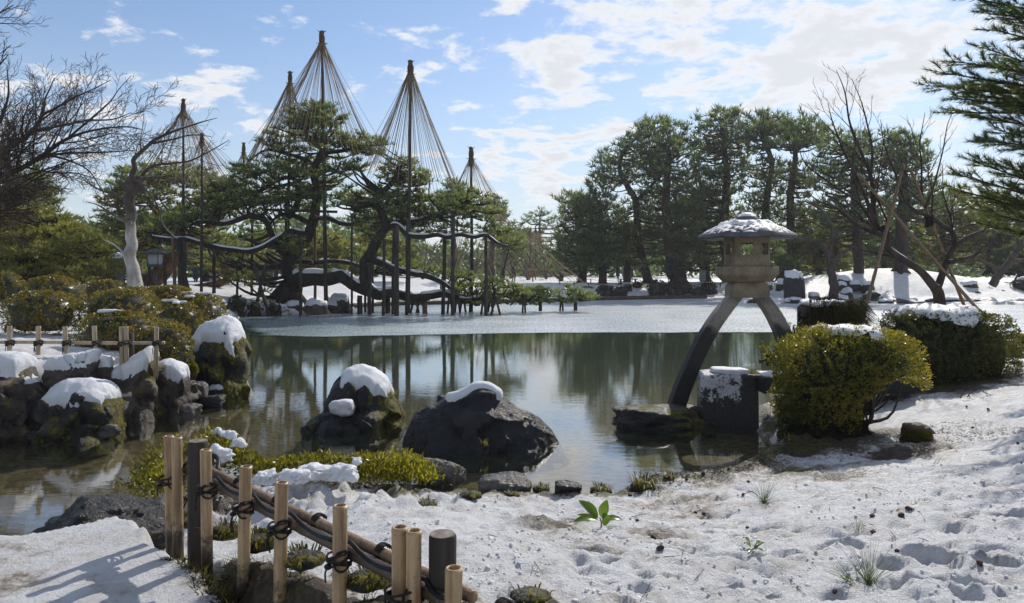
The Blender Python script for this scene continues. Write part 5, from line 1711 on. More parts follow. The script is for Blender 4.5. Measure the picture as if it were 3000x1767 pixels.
for a in [
    (880, 923, 880, 690, 34.0, .085, 'slim grey pole standing in the ice right of the snowy trunk base'),
    (923, 875, 923, 645, 36.8, .085, 'tan weathered pole behind the long horizontal trunk', 'post_tan'),
    (838, 860, 838, 560, 37.5, .09, 'dark pole hidden behind the trunk of the great pine'),
    (1030, 918, 1031, 625, 34.9, .065, 'thin dark pole rising from the ice left of the capped prop'),
    (1070, 913, 1071, 740, 36.8, .075, 'dark pole close behind the capped prop'),
    (1082, 921, 1083, 775, 34.6, .12, 'thick grey prop with a cap under the second upright trunk', 'post', True),
    (1092, 917, 1092, 771, 36.2, .075, 'slim pole just right of the capped prop'),
    (1123, 925, 1126, 700, 33.9, .09, 'dark pole left of the paired tall poles'),
    (1150, 922, 1154, 655, 34.8, .09, 'rear pole of the pair in the middle of the ice'),
    (1162, 929, 1163, 660, 33.6, .125, 'thickest front pole of the pair, standing farthest out on the ice'),
    (1192, 921, 1194, 640, 34.4, .10, 'dark pole beside the tall rope tent mast'),
    (1298, 917, 1304, 674, 35.0, .11, 'dark pole with a thick head left of the tall bracket pole'),
    (1326, 923, 1328, 622, 33.9, .105, 'tall dark pole holding the broad right limb on a bracket', 'post', True),
    (1424, 923, 1424, 690, 33.9, .10, 'dark pole at the right end of the straight limb', 'post', True),
    (1054, 918, 1054, 866, 35.0, .16, 'short thick stump prop under the horizontal trunk', 'post'),
    (1136, 915, 1136, 870, 35.6, .16, 'short grey stump prop under the trunk between poles', 'post'),
    (1245, 911, 1245, 880, 35.4, .15, 'short reddish stump prop with a cross log', 'post_tan', True),
    (513, 848, 506, 677, 34.0, .09, 'pale tan leaning pole near the wooden lamp', 'post_tan'),
    (530, 848, 530, 650, 35.2, .16, 'thick dark pole right of the pale tan pole'),
    (542, 852, 541, 706, 33.4, .10, 'grey pole with a snow cap under the lower left limb'),
    (555, 854, 514, 700, 33.8, .11, 'grey leaning pole crossing behind the snow capped grey pole'),
    (627, 853, 627, 740, 38.0, .11, 'dark pole between leaning red trunk and crossed poles'),
    (695, 868, 695, 765, 35.0, .07, 'slim pole behind the tall dark clipped bush'),
    (737, 858, 739, 655, 38.0, .08, 'slim dark pole left of the great pine trunk'),
    (741, 926, 779, 771, 33.5, .095, 'right leaning pole of the crossed pair at the bank'),
    (792, 930, 744, 771, 33.3, .095, 'left leaning pole of the crossed pair at the bank'),
    (483, 840, 483, 760, 33.0, .09, 'short grey post right of the wooden lamp'),
    (437, 838, 437, 750, 33.2, .09, 'short grey post left of the wooden lamp'),
    (798, 840, 800, 778, 45.0, .09, 'tan post far behind the crossed poles', 'post_tan'),
    (720, 830, 712, 735, 44.0, .12, 'tan leaning post behind the left limb', 'post_tan'),
    (1380, 905, 1381, 800, 37.0, .13, 'short dark pole among the low right pine pads'),
]:
    pole(*a[:7], mat=a[7] if len(a) > 7 else 'post', capped=len(a) > 8)
cb = MB().tube([P(768, 614, 35.5), P(880, 618, 35.5), P(988, 621, 35.5)], .07, 7).build('cross_beam', M['post'], None, P(880, 618, 35.5))
tag(cb, 'long horizontal beam tied across the upper great pine limbs', 'beam')


def trestle(px, pt, pb, Y, label, w=.18, n=2):
    mb_ = thing('trestle', label, 'trestle', P(px, pb, Y), 'low trestles under the pine limbs')
    for s in ((-1, 1) if n == 2 else (-1, 0, 1)):
        a, b = P(px, pb, Y), P(px, pt, Y)
        mb = MB().tube([a + (s * w, s * .08, -.1), b + (s * .03, 0, 0)], .055, 6)
        mb.build('leg', M['post'], mb_)
    b = P(px, pt, Y)
    MB().tube([b + (-.16, 0, .03), b + (.16, 0, .03)], .06, 6).build('head', M['post'], mb_)


for q in [(1215, 872, 912, 35.6, 'crossed trestle left of the reddish stump prop', .2), (1232, 874, 911, 36.2, 'thin trestle close beside the reddish stump prop', .2), (1340, 866, 912, 35.2, 'dark trestle under the first low right pads', .12),
          (1356, 868, 910, 36, 'trestle deep under the low right pads', .14), (1318, 862, 915, 35.6, 'dark trestle left of the tall bracket pole', .12), (1417, 880, 915, 34.8, 'short trestle right behind the end pole', .12),
          (1452, 876, 918, 34.4, 'splayed trestle right of the end pole', .22), (1535, 868, 911, 35.6, 'twin leg trestle under the middle low pad', .07), (1583, 882, 906, 36.8, 'small twin leg trestle right of the middle low pad', .05),
          (1645, 876, 906, 37, 'twin leg trestle under the last low pad', .08), (1686, 878, 905, 37.4, 'small twin leg trestle at the tip of the last low limb', .06), (1437, 874, 908, 36.4, 'small trestle behind the splayed trestle', .12)]:
    trestle(q[0], q[1], q[2], q[3], q[4], q[5])

# ------------------------------------------------ rope tents (yukitsuri)
def rope_tent(px, ptop, pbase, Y, lx, ly, rx_, ry_, label, n=64, r=.014, seed=0, pole_r=.11, leanx=0, pole_end=None, capl=1.0, mat='straw', back=True):
    rng = np.random.default_rng(seed)
    top = P(px, ptop, Y)
    base = P(px + leanx, pbase, Y)
    t = thing('rope_tent', label, 'rope tent', base, 'winter rope tents over the pines')
    pts = base + (top - base) * np.linspace(0, 1, 8)[:, None]
    MB().tube(pts, np.linspace(pole_r, pole_r * .6, 8), 8).build('pole', M['post'], t)
    s = pole_r / .11
    mb = MB().lathe([(1e-4, -.95 * capl), (.15 * s, -.85 * capl), (.19 * s, -.55 * capl), (.15 * s, -.5 * capl), (.16 * s, -.2 * capl), (.12 * s, 0), (.13 * s, .1), (.07 * s, .16), (1e-4, .17)], top, 10)
    mb.v[0] += .03 * s * pnoise(mb.v[0] * 6)[:, None]
    for k in range(4):
        a = rng.uniform(0, 6.28)
        mb.tube([top + (0, 0, .02 * k), top + np.array([cos(a) * .22 * s, sin(a) * .1, .1 + .1 * rng.random()])], [.03 * s, .012 * s], 5)
        mb.tube([top + (0, 0, -.5 * capl), top + np.array([cos(a) * .30 * s, sin(a) * .2, -.42 * capl - .1 * rng.random()])], [.03 * s, .012 * s], 5)
    mb.build('straw_cap', M['straw_dark'], t)
    mb = MB()
    e0, e1 = P(lx, ly, Y), P(rx_, ry_, Y)
    c = (e0 + e1) / 2
    R_ = (e1[0] - e0[0]) / 2
    for k in range(n):
        a = (k + rng.uniform(-.3, .3)) / n * 2 * pi
        u = cos(a)
        zb = e0[2] + (e1[2] - e0[2]) * (u + 1) / 2 + rng.normal() * .35 - .3 * (1 - abs(u))
        e = np.array([c[0] + u * R_ * rng.uniform(.86, 1.04), Y + sin(a) * R_ * .85, zb])
        h0 = top + np.array([u * .14 * s, sin(a) * .14 * s, -.45 * capl - .25 * rng.random() * capl])
        sag = np.linspace(0, 1, 5)
        p_ = h0 + (e - h0) * sag[:, None]
        p_[:, 2] -= .05 * np.linalg.norm(e - h0) * .35 * np.sin(sag * pi)
        mb.tube(p_, r, 3, False)
    mb.build('ropes', M[mat], t, kind='stuff')
    return t


rope_tent(943, 100, 885, 35.2, 735, 470, 1105, 430, 'tallest rope tent rising over the top of the great pine', 84, .011, 1, .105, 12)
rope_tent(1203, 186, 918, 34.6, 1065, 500, 1345, 545, 'second tall rope tent, right of the tallest one', 84, .011, 2, .11, -8)
rope_tent(850, 217, 700, 39, 715, 500, 905, 420, 'rope tent half hidden behind the crown, left of the tallest', 60, .011, 3, .09, -6)
rope_tent(1380, 439, 815, 38.5, 1305, 600, 1500, 640, 'small rope tent at the right end of the great pine', 46, .010, 4, .10, 3)
rope_tent(537, 299, 860, 36.5, 400, 520, 700, 525, 'wide rope tent left of the great pine behind the bare branches', 76, .011, 5, .09, 0)
rope_tent(592, 400, 855, 33.8, 520, 530, 655, 545, 'low rope tent on a dark pole in front of the wide left tent', 34, .009, 6, .075, -2, capl=.5)
rope_tent(714, 425, 640, 46, 655, 560, 770, 560, 'distant narrow rope tent between the left tent and the crown', 34, .012, 7, .085, 0)
rope_tent(20, 446, 800, 28, -110, 640, 145, 640, 'rope tent at the left photo edge behind the bare branches', 60, .008, 8, .08, -4, capl=.8)
rope_tent(1553, 672, 820, 74, 1515, 712, 1590, 712, 'tiny far rope tent left of its twin beyond the thicket', 40, .02, 9, .05, 0, capl=.5)
rope_tent(1569, 666, 820, 75, 1530, 712, 1605, 712, 'tiny far rope tent right of its twin beyond the thicket', 40, .02, 10, .05, 0, capl=.5)
# long ropes let down from the last tent to the ground and from the trees behind
def rope_fan(x0, y0, x1, y1, ends, Y, label, n, r=.013, seed=0, dy=3):
    rng = np.random.default_rng(seed)
    mb = MB()
    for k in range(n):
        u = k / max(n - 1, 1)
        a = P(x0 + (x1 - x0) * u + rng.normal() * 2, y0 + (y1 - y0) * u, Y + rng.uniform(-1, 1))
        e = P(ends[0] + (ends[2] - ends[0]) * u + rng.normal() * 6, ends[1] + (ends[3] - ends[1]) * u, Y + rng.uniform(-dy, dy))
        mb.tube([a, (a + e) / 2 - (0, 0, .05), e], r, 3, False)
    return tag(mb.build('ropes', M['straw'], None, P((x0 + x1) / 2, (y0 + y1) / 2, Y)), label, 'ropes', None, 'stuff')


rope_fan(1395, 560, 1420, 590, (1480, 815, 1720, 830), 42, 'pale ropes slanting to the snow right of the small rope tent', 30, .010, 11)
rope_fan(1330, 690, 1375, 690, (1300, 815, 1340, 815), 44, 'bundle of straw ropes hanging behind the right poles', 26, .010, 12, 1)
rope_fan(1390, 700, 1420, 700, (1400, 810, 1520, 812), 46, 'thin straw ropes hanging in front of the bare thicket', 18, .010, 13, 1)
rope_fan(10, 560, 60, 560, (5, 760, 170, 740), 26.5, 'pale ropes hanging over the golden pine at the left', 14, .007, 14, 1)

# ------------------------------------------------ pines left and behind
rng = np.random.default_rng(520)
def simple_pine(name, label, trunk, rads, polys, Y, needle, bark, seed, rr=(.7, 1.2), dep=3, nd=10, L=.3, W=.05, nb=5, group=None, flat=.32, limbs=(), up=.5, tw=.025, nt=4, cat='pine tree'):
    rg = np.random.default_rng(seed)
    pd = []
    for poly, n in polys:
        pd += pads_in(poly, Y, int(n * (1.85 if name == 'tall_pine' else 1.8)), (rr[0] * .62, rr[1] * (.66 if name == 'tall_pine' else .82)), dep, rg, flat)
    if name == 'tall_pine':
        for (poly, n_) in polys[:1]:
            pa = np.asarray(poly, float)
            for q in range(7):
                k_ = int(np.argsort(pa[:, 1])[min(q // 2, len(pa) - 1)])
                c_ = P(pa[k_, 0] + rg.normal() * 14, pa[k_, 1] + rg.uniform(-16, 22), Y + rg.normal() * .8)
                pd.append((c_, .42, .42, .55))
    lm = [(PP(trunk, Y), rads)] + [(PP(a, Y), b) for a, b in limbs]
    return pine(name, label, lm, pd, needle, bark, nd, L, W, nb, group, cat, seed, twig_r=tw, up=up, nt=nt)


G = 'pines behind the bushes on the left'
simple_pine('broad_pine', 'broad low golden green pine at the left edge behind the azaleas', [(120, 830), (110, 760), (130, 690), (170, 630)], [.35, .28, .2, .1],
            [([(-80, 640), (20, 590), (120, 605), (200, 640), (290, 690), (330, 740), (345, 800), (300, 830), (100, 835), (-80, 830)], 85)], 27, 'pine_yellow', 'bark', 521, (.7, 1.15), 3, 17, .19, .036, 6, G, .42, [([(110, 760), (30, 720), (-60, 690)], [.2, .14, .06]), ([(125, 710), (220, 700), (310, 750)], [.18, .12, .05])])
simple_pine('dark_pine', 'dark pine peeking out behind the left rope tent', [(110, 800), (105, 640), (95, 540)], [.3, .22, .1], [([(40, 500), (110, 488), (165, 560), (165, 610), (60, 610), (0, 580)], 22), ([(-60, 620), (170, 610), (330, 700), (340, 760), (200, 700), (-60, 680)], 20)], 36, 'pine', 'bark', 522, (.7, 1.1), 2.5, 13, .26, .055, 5, G)
simple_pine('leaning_pine', 'old pine with thick leaning red trunk and snow on it, left of the great pine', [(400, 862), (452, 815), (505, 765), (560, 705), (620, 660), (640, 600), (600, 545), (540, 520)], [.6, .52, .46, .40, .30, .2, .14, .07],
            [([(300, 560), (350, 490), (440, 478), (560, 482), (680, 520), (700, 560), (560, 580), (400, 600), (290, 640)], 52), ([(290, 640), (420, 600), (560, 590), (620, 620), (520, 660), (380, 690), (270, 720)], 32), ([(260, 720), (420, 700), (500, 730), (480, 770), (330, 800), (260, 800)], 14)], 42, 'pine', 'bark_red', 523, (.7, 1.2), 3.5, 13, .27, .055, 5, G, .34,
            [([(560, 850), (480, 855), (395, 858)], [.26, .32, .38]), ([(700, 800), (640, 830), (560, 850)], [.18, .22, .26]), ([(505, 765), (420, 690), (360, 640), (330, 560)], [.25, .2, .14, .08])])
simple_pine('bent_pine', 'bent pine with cut orange stub behind the left limb', [(655, 860), (665, 800), (650, 770), (690, 745), (720, 735)], [.28, .22, .2, .22, .18], [([(560, 760), (640, 720), (760, 700), (820, 740), (800, 790), (640, 800)], 26)], 47, 'pine_yellow', 'bark_red', 524, (.6, 1.0), 3, 12, .28, .055, 5, G)

G = 'trees in the middle distance behind the great pine'
for k, (tr, poly, n, Y, nm, lab, needle) in enumerate([
    ([(900, 840), (905, 760), (900, 690)], [(760, 740), (800, 690), (900, 670), (1000, 690), (1040, 740), (1000, 790), (800, 800)], 34, 55, 'low_pine', 'low yellow green pine seen under the crown of the great pine', 'pine_yellow'),
    ([(1080, 840), (1085, 760), (1090, 700)], [(1000, 740), (1050, 690), (1140, 680), (1210, 720), (1220, 780), (1100, 810), (1000, 800)], 32, 57, 'low_pine', 'low yellow green pine behind the capped prop', 'pine_yellow'),
    ([(1330, 840), (1330, 740), (1320, 560)], [(1290, 560), (1310, 525), (1350, 530), (1370, 560), (1360, 620), (1290, 620)], 13, 60, 'dark_tree', 'slender dark conifer poking up beside the small rope tent', 'pine_far'),
    ([(1440, 840), (1440, 740), (1450, 580)], [(1435, 575), (1460, 570), (1480, 600), (1480, 640), (1440, 650), (1420, 620)], 10, 62, 'dark_tree', 'small dark conifer right of the small rope tent', 'pine_far'),
    ([(1470, 835), (1480, 740), (1490, 650)], [(1420, 680), (1470, 640), (1530, 650), (1560, 700), (1530, 760), (1430, 770)], 22, 82, 'dark_tree', 'dull green tree behind the ropes at the picture middle', 'pine_far'),
    ([(600, 840), (600, 760), (600, 690)], [(500, 760), (560, 690), (640, 680), (700, 720), (700, 800), (520, 810)], 26, 58, 'low_pine', 'dim green pine far behind the leaning red trunk', 'pine'),
    ([(350, 840), (350, 760), (340, 700)], [(230, 760), (290, 690), (400, 680), (450, 740), (440, 820), (240, 820)], 26, 48, 'low_pine', 'dim green pine behind the white tree trunk', 'pine'),
    ([(740, 840), (740, 760), (735, 690)], [(660, 760), (700, 700), (790, 690), (830, 750), (810, 810), (670, 810)], 22, 66, 'dark_tree', 'dull green tree far behind the crossed poles', 'pine_far'),
]):
    simple_pine(nm, lab, tr, [.32, .26, .1], [(poly, n)], Y, needle, 'bark_far', 540 + k, (.9, 1.5), 3, 11, .38, .10, 5, G, .42)

# ------------------------------------------------ the tall pine wood on the right
G = 'tall pines of the wood across the ice'
for k, (tr, rads, polys, Y, lab, needle, limbs) in enumerate([
    ([(1580, 835), (1580, 740), (1582, 620)], [.4, .3, .1], [([(1510, 690), (1530, 640), (1570, 608), (1610, 610), (1650, 660), (1650, 720), (1520, 730)], 22)], 110, 'hazy distant conifer left of the wood across the ice', 'pine_far', []),
    ([(1706, 835), (1704, 760), (1695, 680), (1680, 590)], [.42, .35, .25, .1], [([(1645, 590), (1670, 565), (1710, 562), (1750, 600), (1790, 690), (1790, 770), (1640, 790), (1615, 760), (1635, 660)], 56)], 63, 'leftmost round headed pine of the wood across the ice', 'pine_far', []),
    ([(1765, 835), (1764, 760), (1762, 640), (1740, 560)], [.36, .30, .2, .1], [([(1700, 590), (1750, 545), (1790, 570), (1830, 650), (1830, 780), (1700, 790), (1690, 700)], 46)], 61.5, 'straight trunked pine beside the small roofed lamp', 'pine_far', []),
    ([(1900, 832), (1885, 770), (1870, 690), (1862, 590), (1835, 540), (1815, 490), (1830, 440), (1880, 390)], [.42, .38, .33, .28, .24, .2, .16, .07], [([(1715, 520), (1760, 450), (1830, 395), (1890, 350), (1935, 345), (2010, 370), (2000, 430), (1960, 500), (1880, 530), (1790, 560), (1730, 550)], 62), ([(1800, 600), (1900, 540), (1980, 560), (1990, 700), (1900, 790), (1800, 770)], 36)], 63,
     'leaning red trunked pine with broad layered head in the wood', 'pine_far', [([(1835, 540), (1780, 520), (1725, 500)], [.12, .09, .04]), ([(1862, 590), (1930, 520), (1990, 440)], [.16, .12, .05])]),
    ([(1985, 832), (1965, 760), (1955, 660), (1952, 560), (1960, 470), (1950, 420)], [.6, .5, .42, .34, .22, .1], [([(1880, 430), (1950, 380), (2030, 420), (2060, 560), (2050, 780), (1930, 800), (1890, 640)], 58)], 61, 'dark forked pine with a thick red limb in the middle of the wood', 'pine_far', [([(1962, 675), (1990, 650), (2022, 610)], [.28, .22, .14])]),
    ([(2000, 832), (1995, 760), (1985, 640), (1975, 560)], [.42, .36, .3, .15], [([(1960, 600), (2020, 560), (2080, 600), (2080, 780), (1980, 790)], 26)], 66, 'grey trunked pine right behind the forked pine', 'pine_far', []),
    ([(2140, 832), (2128, 760), (2122, 640), (2130, 520), (2120, 420), (2110, 350)], [.55, .48, .4, .32, .2, .08], [([(2030, 400), (2060, 345), (2110, 318), (2165, 330), (2190, 390), (2200, 470), (2170, 560), (2060, 560), (2030, 480)], 52), ([(2010, 560), (2160, 560), (2180, 700), (2120, 800), (2010, 790)], 38)], 65,
     'tall pointed dark pine at the centre of the wood', 'pine_far', []),
    ([(2070, 832), (2060, 740), (2062, 640), (2050, 560)], [.5, .42, .34, .12], [([(1990, 520), (2060, 480), (2130, 520), (2140, 720), (2060, 790), (1990, 740)], 34)], 68, 'dark pine filling the back of the wood', 'pine_far', []),
    ([(2250, 832), (2240, 740), (2245, 600), (2260, 480), (2230, 380), (2250, 345)], [.5, .42, .34, .24, .16, .07], [([(2165, 400), (2190, 345), (2240, 322), (2300, 340), (2320, 385), (2280, 430), (2200, 450)], 28), ([(2170, 480), (2270, 450), (2300, 540), (2280, 640), (2180, 640)], 24), ([(2180, 640), (2290, 640), (2290, 780), (2180, 790)], 22)], 64,
     'gnarled open pine right of the tall pointed pine', 'pine_far', [([(2245, 420), (2200, 400), (2170, 380)], [.1, .08, .04])]),
    ([(2322, 820), (2318, 700), (2316, 560), (2330, 460), (2320, 390)], [.42, .36, .30, .22, .08], [([(2270, 400), (2300, 360), (2370, 345), (2425, 370), (2420, 420), (2340, 440), (2280, 440)], 26), ([(2270, 480), (2340, 470), (2400, 510), (2380, 580), (2280, 570)], 17), ([(2260, 600), (2380, 590), (2400, 740), (2280, 780)], 24)], 60,
     'red trunked pine with separate flat pads right above the lantern', 'pine_far', []),
    ([(2516, 818), (2512, 720), (2505, 600), (2500, 480), (2490, 420)], [.40, .36, .3, .2, .08], [([(2390, 450), (2430, 395), (2510, 382), (2570, 400), (2600, 460), (2610, 540), (2560, 580), (2440, 590), (2380, 540)], 52), ([(2380, 580), (2480, 590), (2600, 580), (2620, 660), (2560, 700), (2400, 700)], 34)], 53,
     'wide dark pine with straight grey trunk on the snowy mound', 'pine_far', []),
    ([(2635, 806), (2640, 720), (2645, 600), (2650, 480), (2650, 420)], [.52, .44, .34, .2, .08], [([(2590, 440), (2610, 400), (2650, 388), (2690, 400), (2725, 450), (2720, 500), (2640, 510), (2590, 490)], 26), ([(2590, 520), (2740, 510), (2780, 580), (2760, 640), (2620, 640), (2580, 590)], 26)], 52.5,
     'pine with domed top and thick trunk on the snowy mound', 'pine_far', []),
]):
    big = Y < 58
    simple_pine('tall_pine', lab, tr, rads, polys, Y, needle, 'bark_far', 560 + k, (.8, 1.5) if not big else (.7, 1.25), 3.4, 7.5 if not big else 9, .56 if not big else .46, .10 if not big else .08, 4, G, .55, limbs, .85)

G = 'yellowish trees on the right beyond the mound'
for k, (tr, poly, n, Y, lab, needle) in enumerate([
    ([(2400, 820), (2400, 720), (2410, 640)], [(2310, 700), (2360, 620), (2450, 610), (2500, 680), (2480, 790), (2330, 800)], 38, 62, 'yellowish bushy tree right behind the lantern roof', 'pine_yellow'),
    ([(2590, 800), (2590, 720), (2600, 640)], [(2520, 700), (2560, 620), (2660, 610), (2700, 680), (2690, 780), (2540, 780)], 36, 66, 'green bushy tree behind the trunks on the mound', 'pine_far'),
    ([(2760, 800), (2760, 700), (2770, 620)], [(2680, 660), (2720, 560), (2830, 550), (2900, 620), (2890, 760), (2700, 780)], 46, 64, 'yellow green tree behind the leaning bamboo props', 'pine_yellow'),
    ([(2900, 800), (2900, 700), (2910, 620)], [(2820, 650), (2870, 570), (2960, 560), (3060, 600), (3060, 770), (2840, 780)], 44, 62, 'yellow green tree at the far right behind the small plum', 'pine_yellow'),
    ([(2290, 815), (2290, 780)], [(2262, 790), (2290, 755), (2330, 760), (2345, 800), (2300, 815)], 14, 56, 'rounded evergreen shrub behind the lantern platform', 'pine'),
    ([(2990, 815), (2990, 740)], [(2920, 740), (2990, 700), (3060, 720), (3060, 810), (2930, 800)], 26, 58, 'dark evergreen at the right edge behind the mound', 'pine_far'),
]):
    simple_pine('bushy_tree', lab, tr, [.3, .25, .1][:len(tr)], [(poly, n)], Y, needle, 'bark_far', 590 + k, (.9, 1.5), 3, 11, .40, .11, 5, G, .5, cat='tree')

# far woods: one mass closing the garden off
rng = np.random.default_rng(600)
C = []
for k in range(2600):
    az_ = rng.uniform(-.95, .95)
    Yd = rng.uniform(92, 165)
    hmax = 7.5 + 3.0 * pnoise(np.array([[az_ * 9, 1.5, .3]]))[0] + 2.0 * pnoise(np.array([[az_ * 31, 5.5, .3]]))[0]
    hmax *= .62 if -.12 < az_ < .10 else 1
    z = 1.0 + hmax * rng.random() ** .8
    C.append((az_ * Yd, Yd, z))
C = np.array(C)
C = np.repeat(C, 7, 0) + rng.normal(size=(len(C) * 7, 3)) * (1.1, 1.1, .7)
D = rng.normal(size=C.shape) + (0, 0, .8)
o = MB().add(*blades(C, D, 1.2, .5, 4, .5, rng)).build('far_woods', M['pine_far'], None, (0, 120, 1))
tag(o, 'dark belt of woods closing off the garden in the distance', 'woods', None, 'stuff')

# ================================================================== BARE TREES
def grow(tw, pts, rad, depth, rng, sp, ang, lenk, upb, minr, flat=.6, lastlen=.35, curve=.12, plane=(0, 1, 0)):
    """side shoots along a limb, and theirs in turn"""
    pts = np.asarray(pts, float)
    seg = np.linalg.norm(np.diff(pts, axis=0), axis=1)
    L = np.concatenate([[0], np.cumsum(seg)])
    if depth == 0 or L[-1] < .08: return
    s = sp * rng.uniform(.5, 1.2) + L[-1] * .12
    sgn = rng.choice([-1, 1])
    pl = np.asarray(plane, float)
    while s < L[-1]:
        i = min(np.searchsorted(L, s), len(pts) - 1)
        u = (s - L[i - 1]) / max(seg[i - 1], 1e-6)
        b = pts[i - 1] + (pts[i] - pts[i - 1]) * u
        r = rad[i - 1] + (rad[i] - rad[i - 1]) * u
        t = nrm(pts[i] - pts[i - 1])
        side = nrm(np.cross(t, pl)) * sgn + pl * rng.normal() * flat
        a = ang * rng.uniform(.65, 1.3)
        d = nrm(t * cos(a) + nrm(side) * sin(a) + np.array([0, 0, upb]))
        l = lenk * (L[-1] - s * .72) * rng.uniform(.55, 1.15)
        l = max(l, .12 * lastlen / .35)
        n = 3 if depth == 1 else 4
        d2 = nrm(d + np.array([0, 0, upb * .8]) + rng.normal(size=3) * curve + t * .25)
        q = np.linspace(0, 1, n)[:, None]
        p = b + d * l * q * (1 - .5 * q) + d2 * l * .5 * q * q
        p[1:-1] += rng.normal(size=(n - 2, 3)) * l * curve * .18
        r0 = min(r * .52, max(minr, l * .013))
        rr = np.linspace(max(r0, minr), max(minr * .7, r0 * .3), n)
        tw.tube(p, rr, 3 if r0 < .012 else 5, False)
        grow(tw, p, rr, depth - 1, rng, sp * .62, ang, lenk, upb * .9, minr, flat, lastlen, curve, plane)
        s += sp * rng.uniform(.6, 1.4)
        sgn = -sgn if rng.random() < .8 else sgn


def bare_tree(name, label, limbs, depth, sp, seed, bark='bark_twig', ang=.75, lenk=.55, upb=.15, minr=.004, group=None, cat='tree', flat=.6, curve=.12, tbark=None, snow_on=()):
    rng = np.random.default_rng(seed)
    t = thing(name, label, cat, limbs[0][0][0], group)
    tw = MB()
    for k, (pts, rad) in enumerate(limbs):
        pth, rd = smooth_path(pts, max(14, len(pts) * 6), rad)
        pth = pth + .35 * rd[:, None] * np.stack([pnoise(pth * 2.3 + s) for s in (3, 9, 15)], -1)
        MB().tube(pth, rd * (1 + .07 * pnoise(pth * 3.1)), 9).build('trunk' if k == 0 else 'branch', M[tbark or bark], t)
        if k in snow_on:
            off = pth + np.array([0, 0, 1]) * (rd * .8)[:, None]
            rr = rd * .5 * sm(pnoise(pth * 2.7 + 40), -.2, .25) + .002
            MB().tube(off[1:-1], rr[1:-1], 6).build('snow', M['snow'], t)
        grow(tw, pth, rd, depth if not isinstance(depth, (list, tuple)) else depth[k], rng, sp, ang, lenk, upb, minr, flat, .35, curve)
    tw.build('twigs', M[bark], t, kind='stuff')
    return t


# dark bare limbs reaching in from the left
YL = 14.0
bare_tree('bare_tree', 'dark bare tree whose long limbs reach into the sky from the left edge', [
    (PP([(-420, 1010), (-330, 800), (-220, 640), (-120, 560), (-40, 520), (15, 508), (60, 492), (130, 452), (200, 405), (285, 380), (370, 372), (420, 380)], YL), [0.198, 0.172, 0.132, 0.092, 0.066, 0.056, 0.050, 0.040, 0.028, 0.020, 0.013, 0.007]),
    (PP([(-230, 650), (-120, 560), (-40, 470), (0, 448), (55, 415), (95, 385), (118, 350), (128, 315), (132, 290), (145, 262), (160, 228)], YL - .3), [0.132, 0.099, 0.073, 0.056, 0.046, 0.040, 0.030, 0.023, 0.018, 0.013, 0.007]),
    (PP([(95, 385), (180, 368), (250, 354), (330, 350), (385, 330)], YL - .3), [0.030, 0.025, 0.020, 0.013, 0.006]),
    (PP([(118, 338), (160, 318), (210, 290), (270, 262), (325, 235)], YL - .2), [0.028, 0.022, 0.017, 0.011, 0.006]),
    (PP([(60, 490), (150, 455), (240, 448), (330, 445), (400, 440)], YL + .2), [0.033, 0.026, 0.020, 0.013, 0.006]),
    (PP([(-40, 470), (-20, 400), (10, 330), (25, 270), (20, 190)], YL + .6), [0.053, 0.040, 0.030, 0.020, 0.007]),
    (PP([(-60, 480), (0, 400), (45, 412), (60, 380), (70, 340)], YL + .4), [0.033, 0.023, 0.017, 0.010, 0.006]),
    (PP([(-160, 580), (-100, 330), (-40, 240), (-10, 200), (25, 160)], YL + .9), [0.079, 0.053, 0.033, 0.020, 0.007]),
    (PP([(-250, 640), (-160, 240), (-80, 90), (-20, 50), (40, 15)], YL + .2), [0.092, 0.053, 0.033, 0.020, 0.007]),
    (PP([(200, 405), (270, 345), (320, 300), (350, 260), (385, 222)], YL), [0.023, 0.018, 0.013, 0.008, 0.006]),
    (PP([(130, 452), (200, 470), (260, 500), (300, 560), (330, 600)], YL + .1), [0.023, 0.018, 0.013, 0.009, 0.006]),
], [4, 4, 3, 3, 3, 3, 3, 3, 3, 3, 2], .19, 611, 'bark_twig', .66, .50, .10, .0046, flat=.5, curve=.16)

# the pale trunk left of the great pine
YW = 22.0
white = bare_tree('white_trunk_tree', 'bare tree with lichen white crooked trunk and knobbed top among the azaleas', [
    (PP([(402, 856), (396, 820), (388, 785), (384, 750), (386, 710), (384, 670), (381, 630), (378, 590), (384, 556), (393, 530)], YW), [.27, .215, .185, .17, .165, .155, .155, .165, .16, .14]),
    (PP([(392, 535), (388, 512), (394, 490), (392, 468), (410, 448), (435, 425), (455, 408), (500, 388), (545, 372), (590, 358), (636, 346)], YW), [.15, .09, .075, .07, .062, .055, .048, .04, .03, .02, .008]),
    (PP([(440, 420), (500, 410), (560, 396), (620, 400)], YW + .2), [.04, .03, .02, .008]),
    (PP([(395, 540), (440, 490), (500, 480), (560, 470), (620, 440), (672, 410)], YW + .5), [.05, .045, .035, .028, .02, .008]),
    (PP([(384, 655), (350, 640), (320, 622), (285, 600), (250, 590)], YW - .2), [.06, .045, .035, .02, .008]),
    (PP([(378, 600), (340, 570), (300, 560), (250, 530), (225, 500)], YW), [.05, .04, .03, .02, .008]),
    (PP([(372, 755), (350, 730), (330, 715), (300, 700)], YW - .3), [.04, .03, .02, .008]),
    (PP([(405, 530), (430, 560), (460, 600), (480, 660), (520, 700)], YW - .4), [.04, .03, .025, .015, .006]),
    (PP([(398, 530), (450, 520), (520, 530), (580, 560)], YW - .2), [.05, .035, .025, .008]),
], [0, 3, 2, 3, 3, 3, 2, 2, 3], .34, 612, 'bark_twig', .8, .5, .10, .0055, flat=.5, curve=.2, tbark='bark_pale', snow_on=(1,))
vs, fs = rock_verts((.62, .5, .55), 61, 4, 4, 5, .22)
MB().add(vs + P(392, 540, YW), fs).build('knob', M['bark_pale'], white)

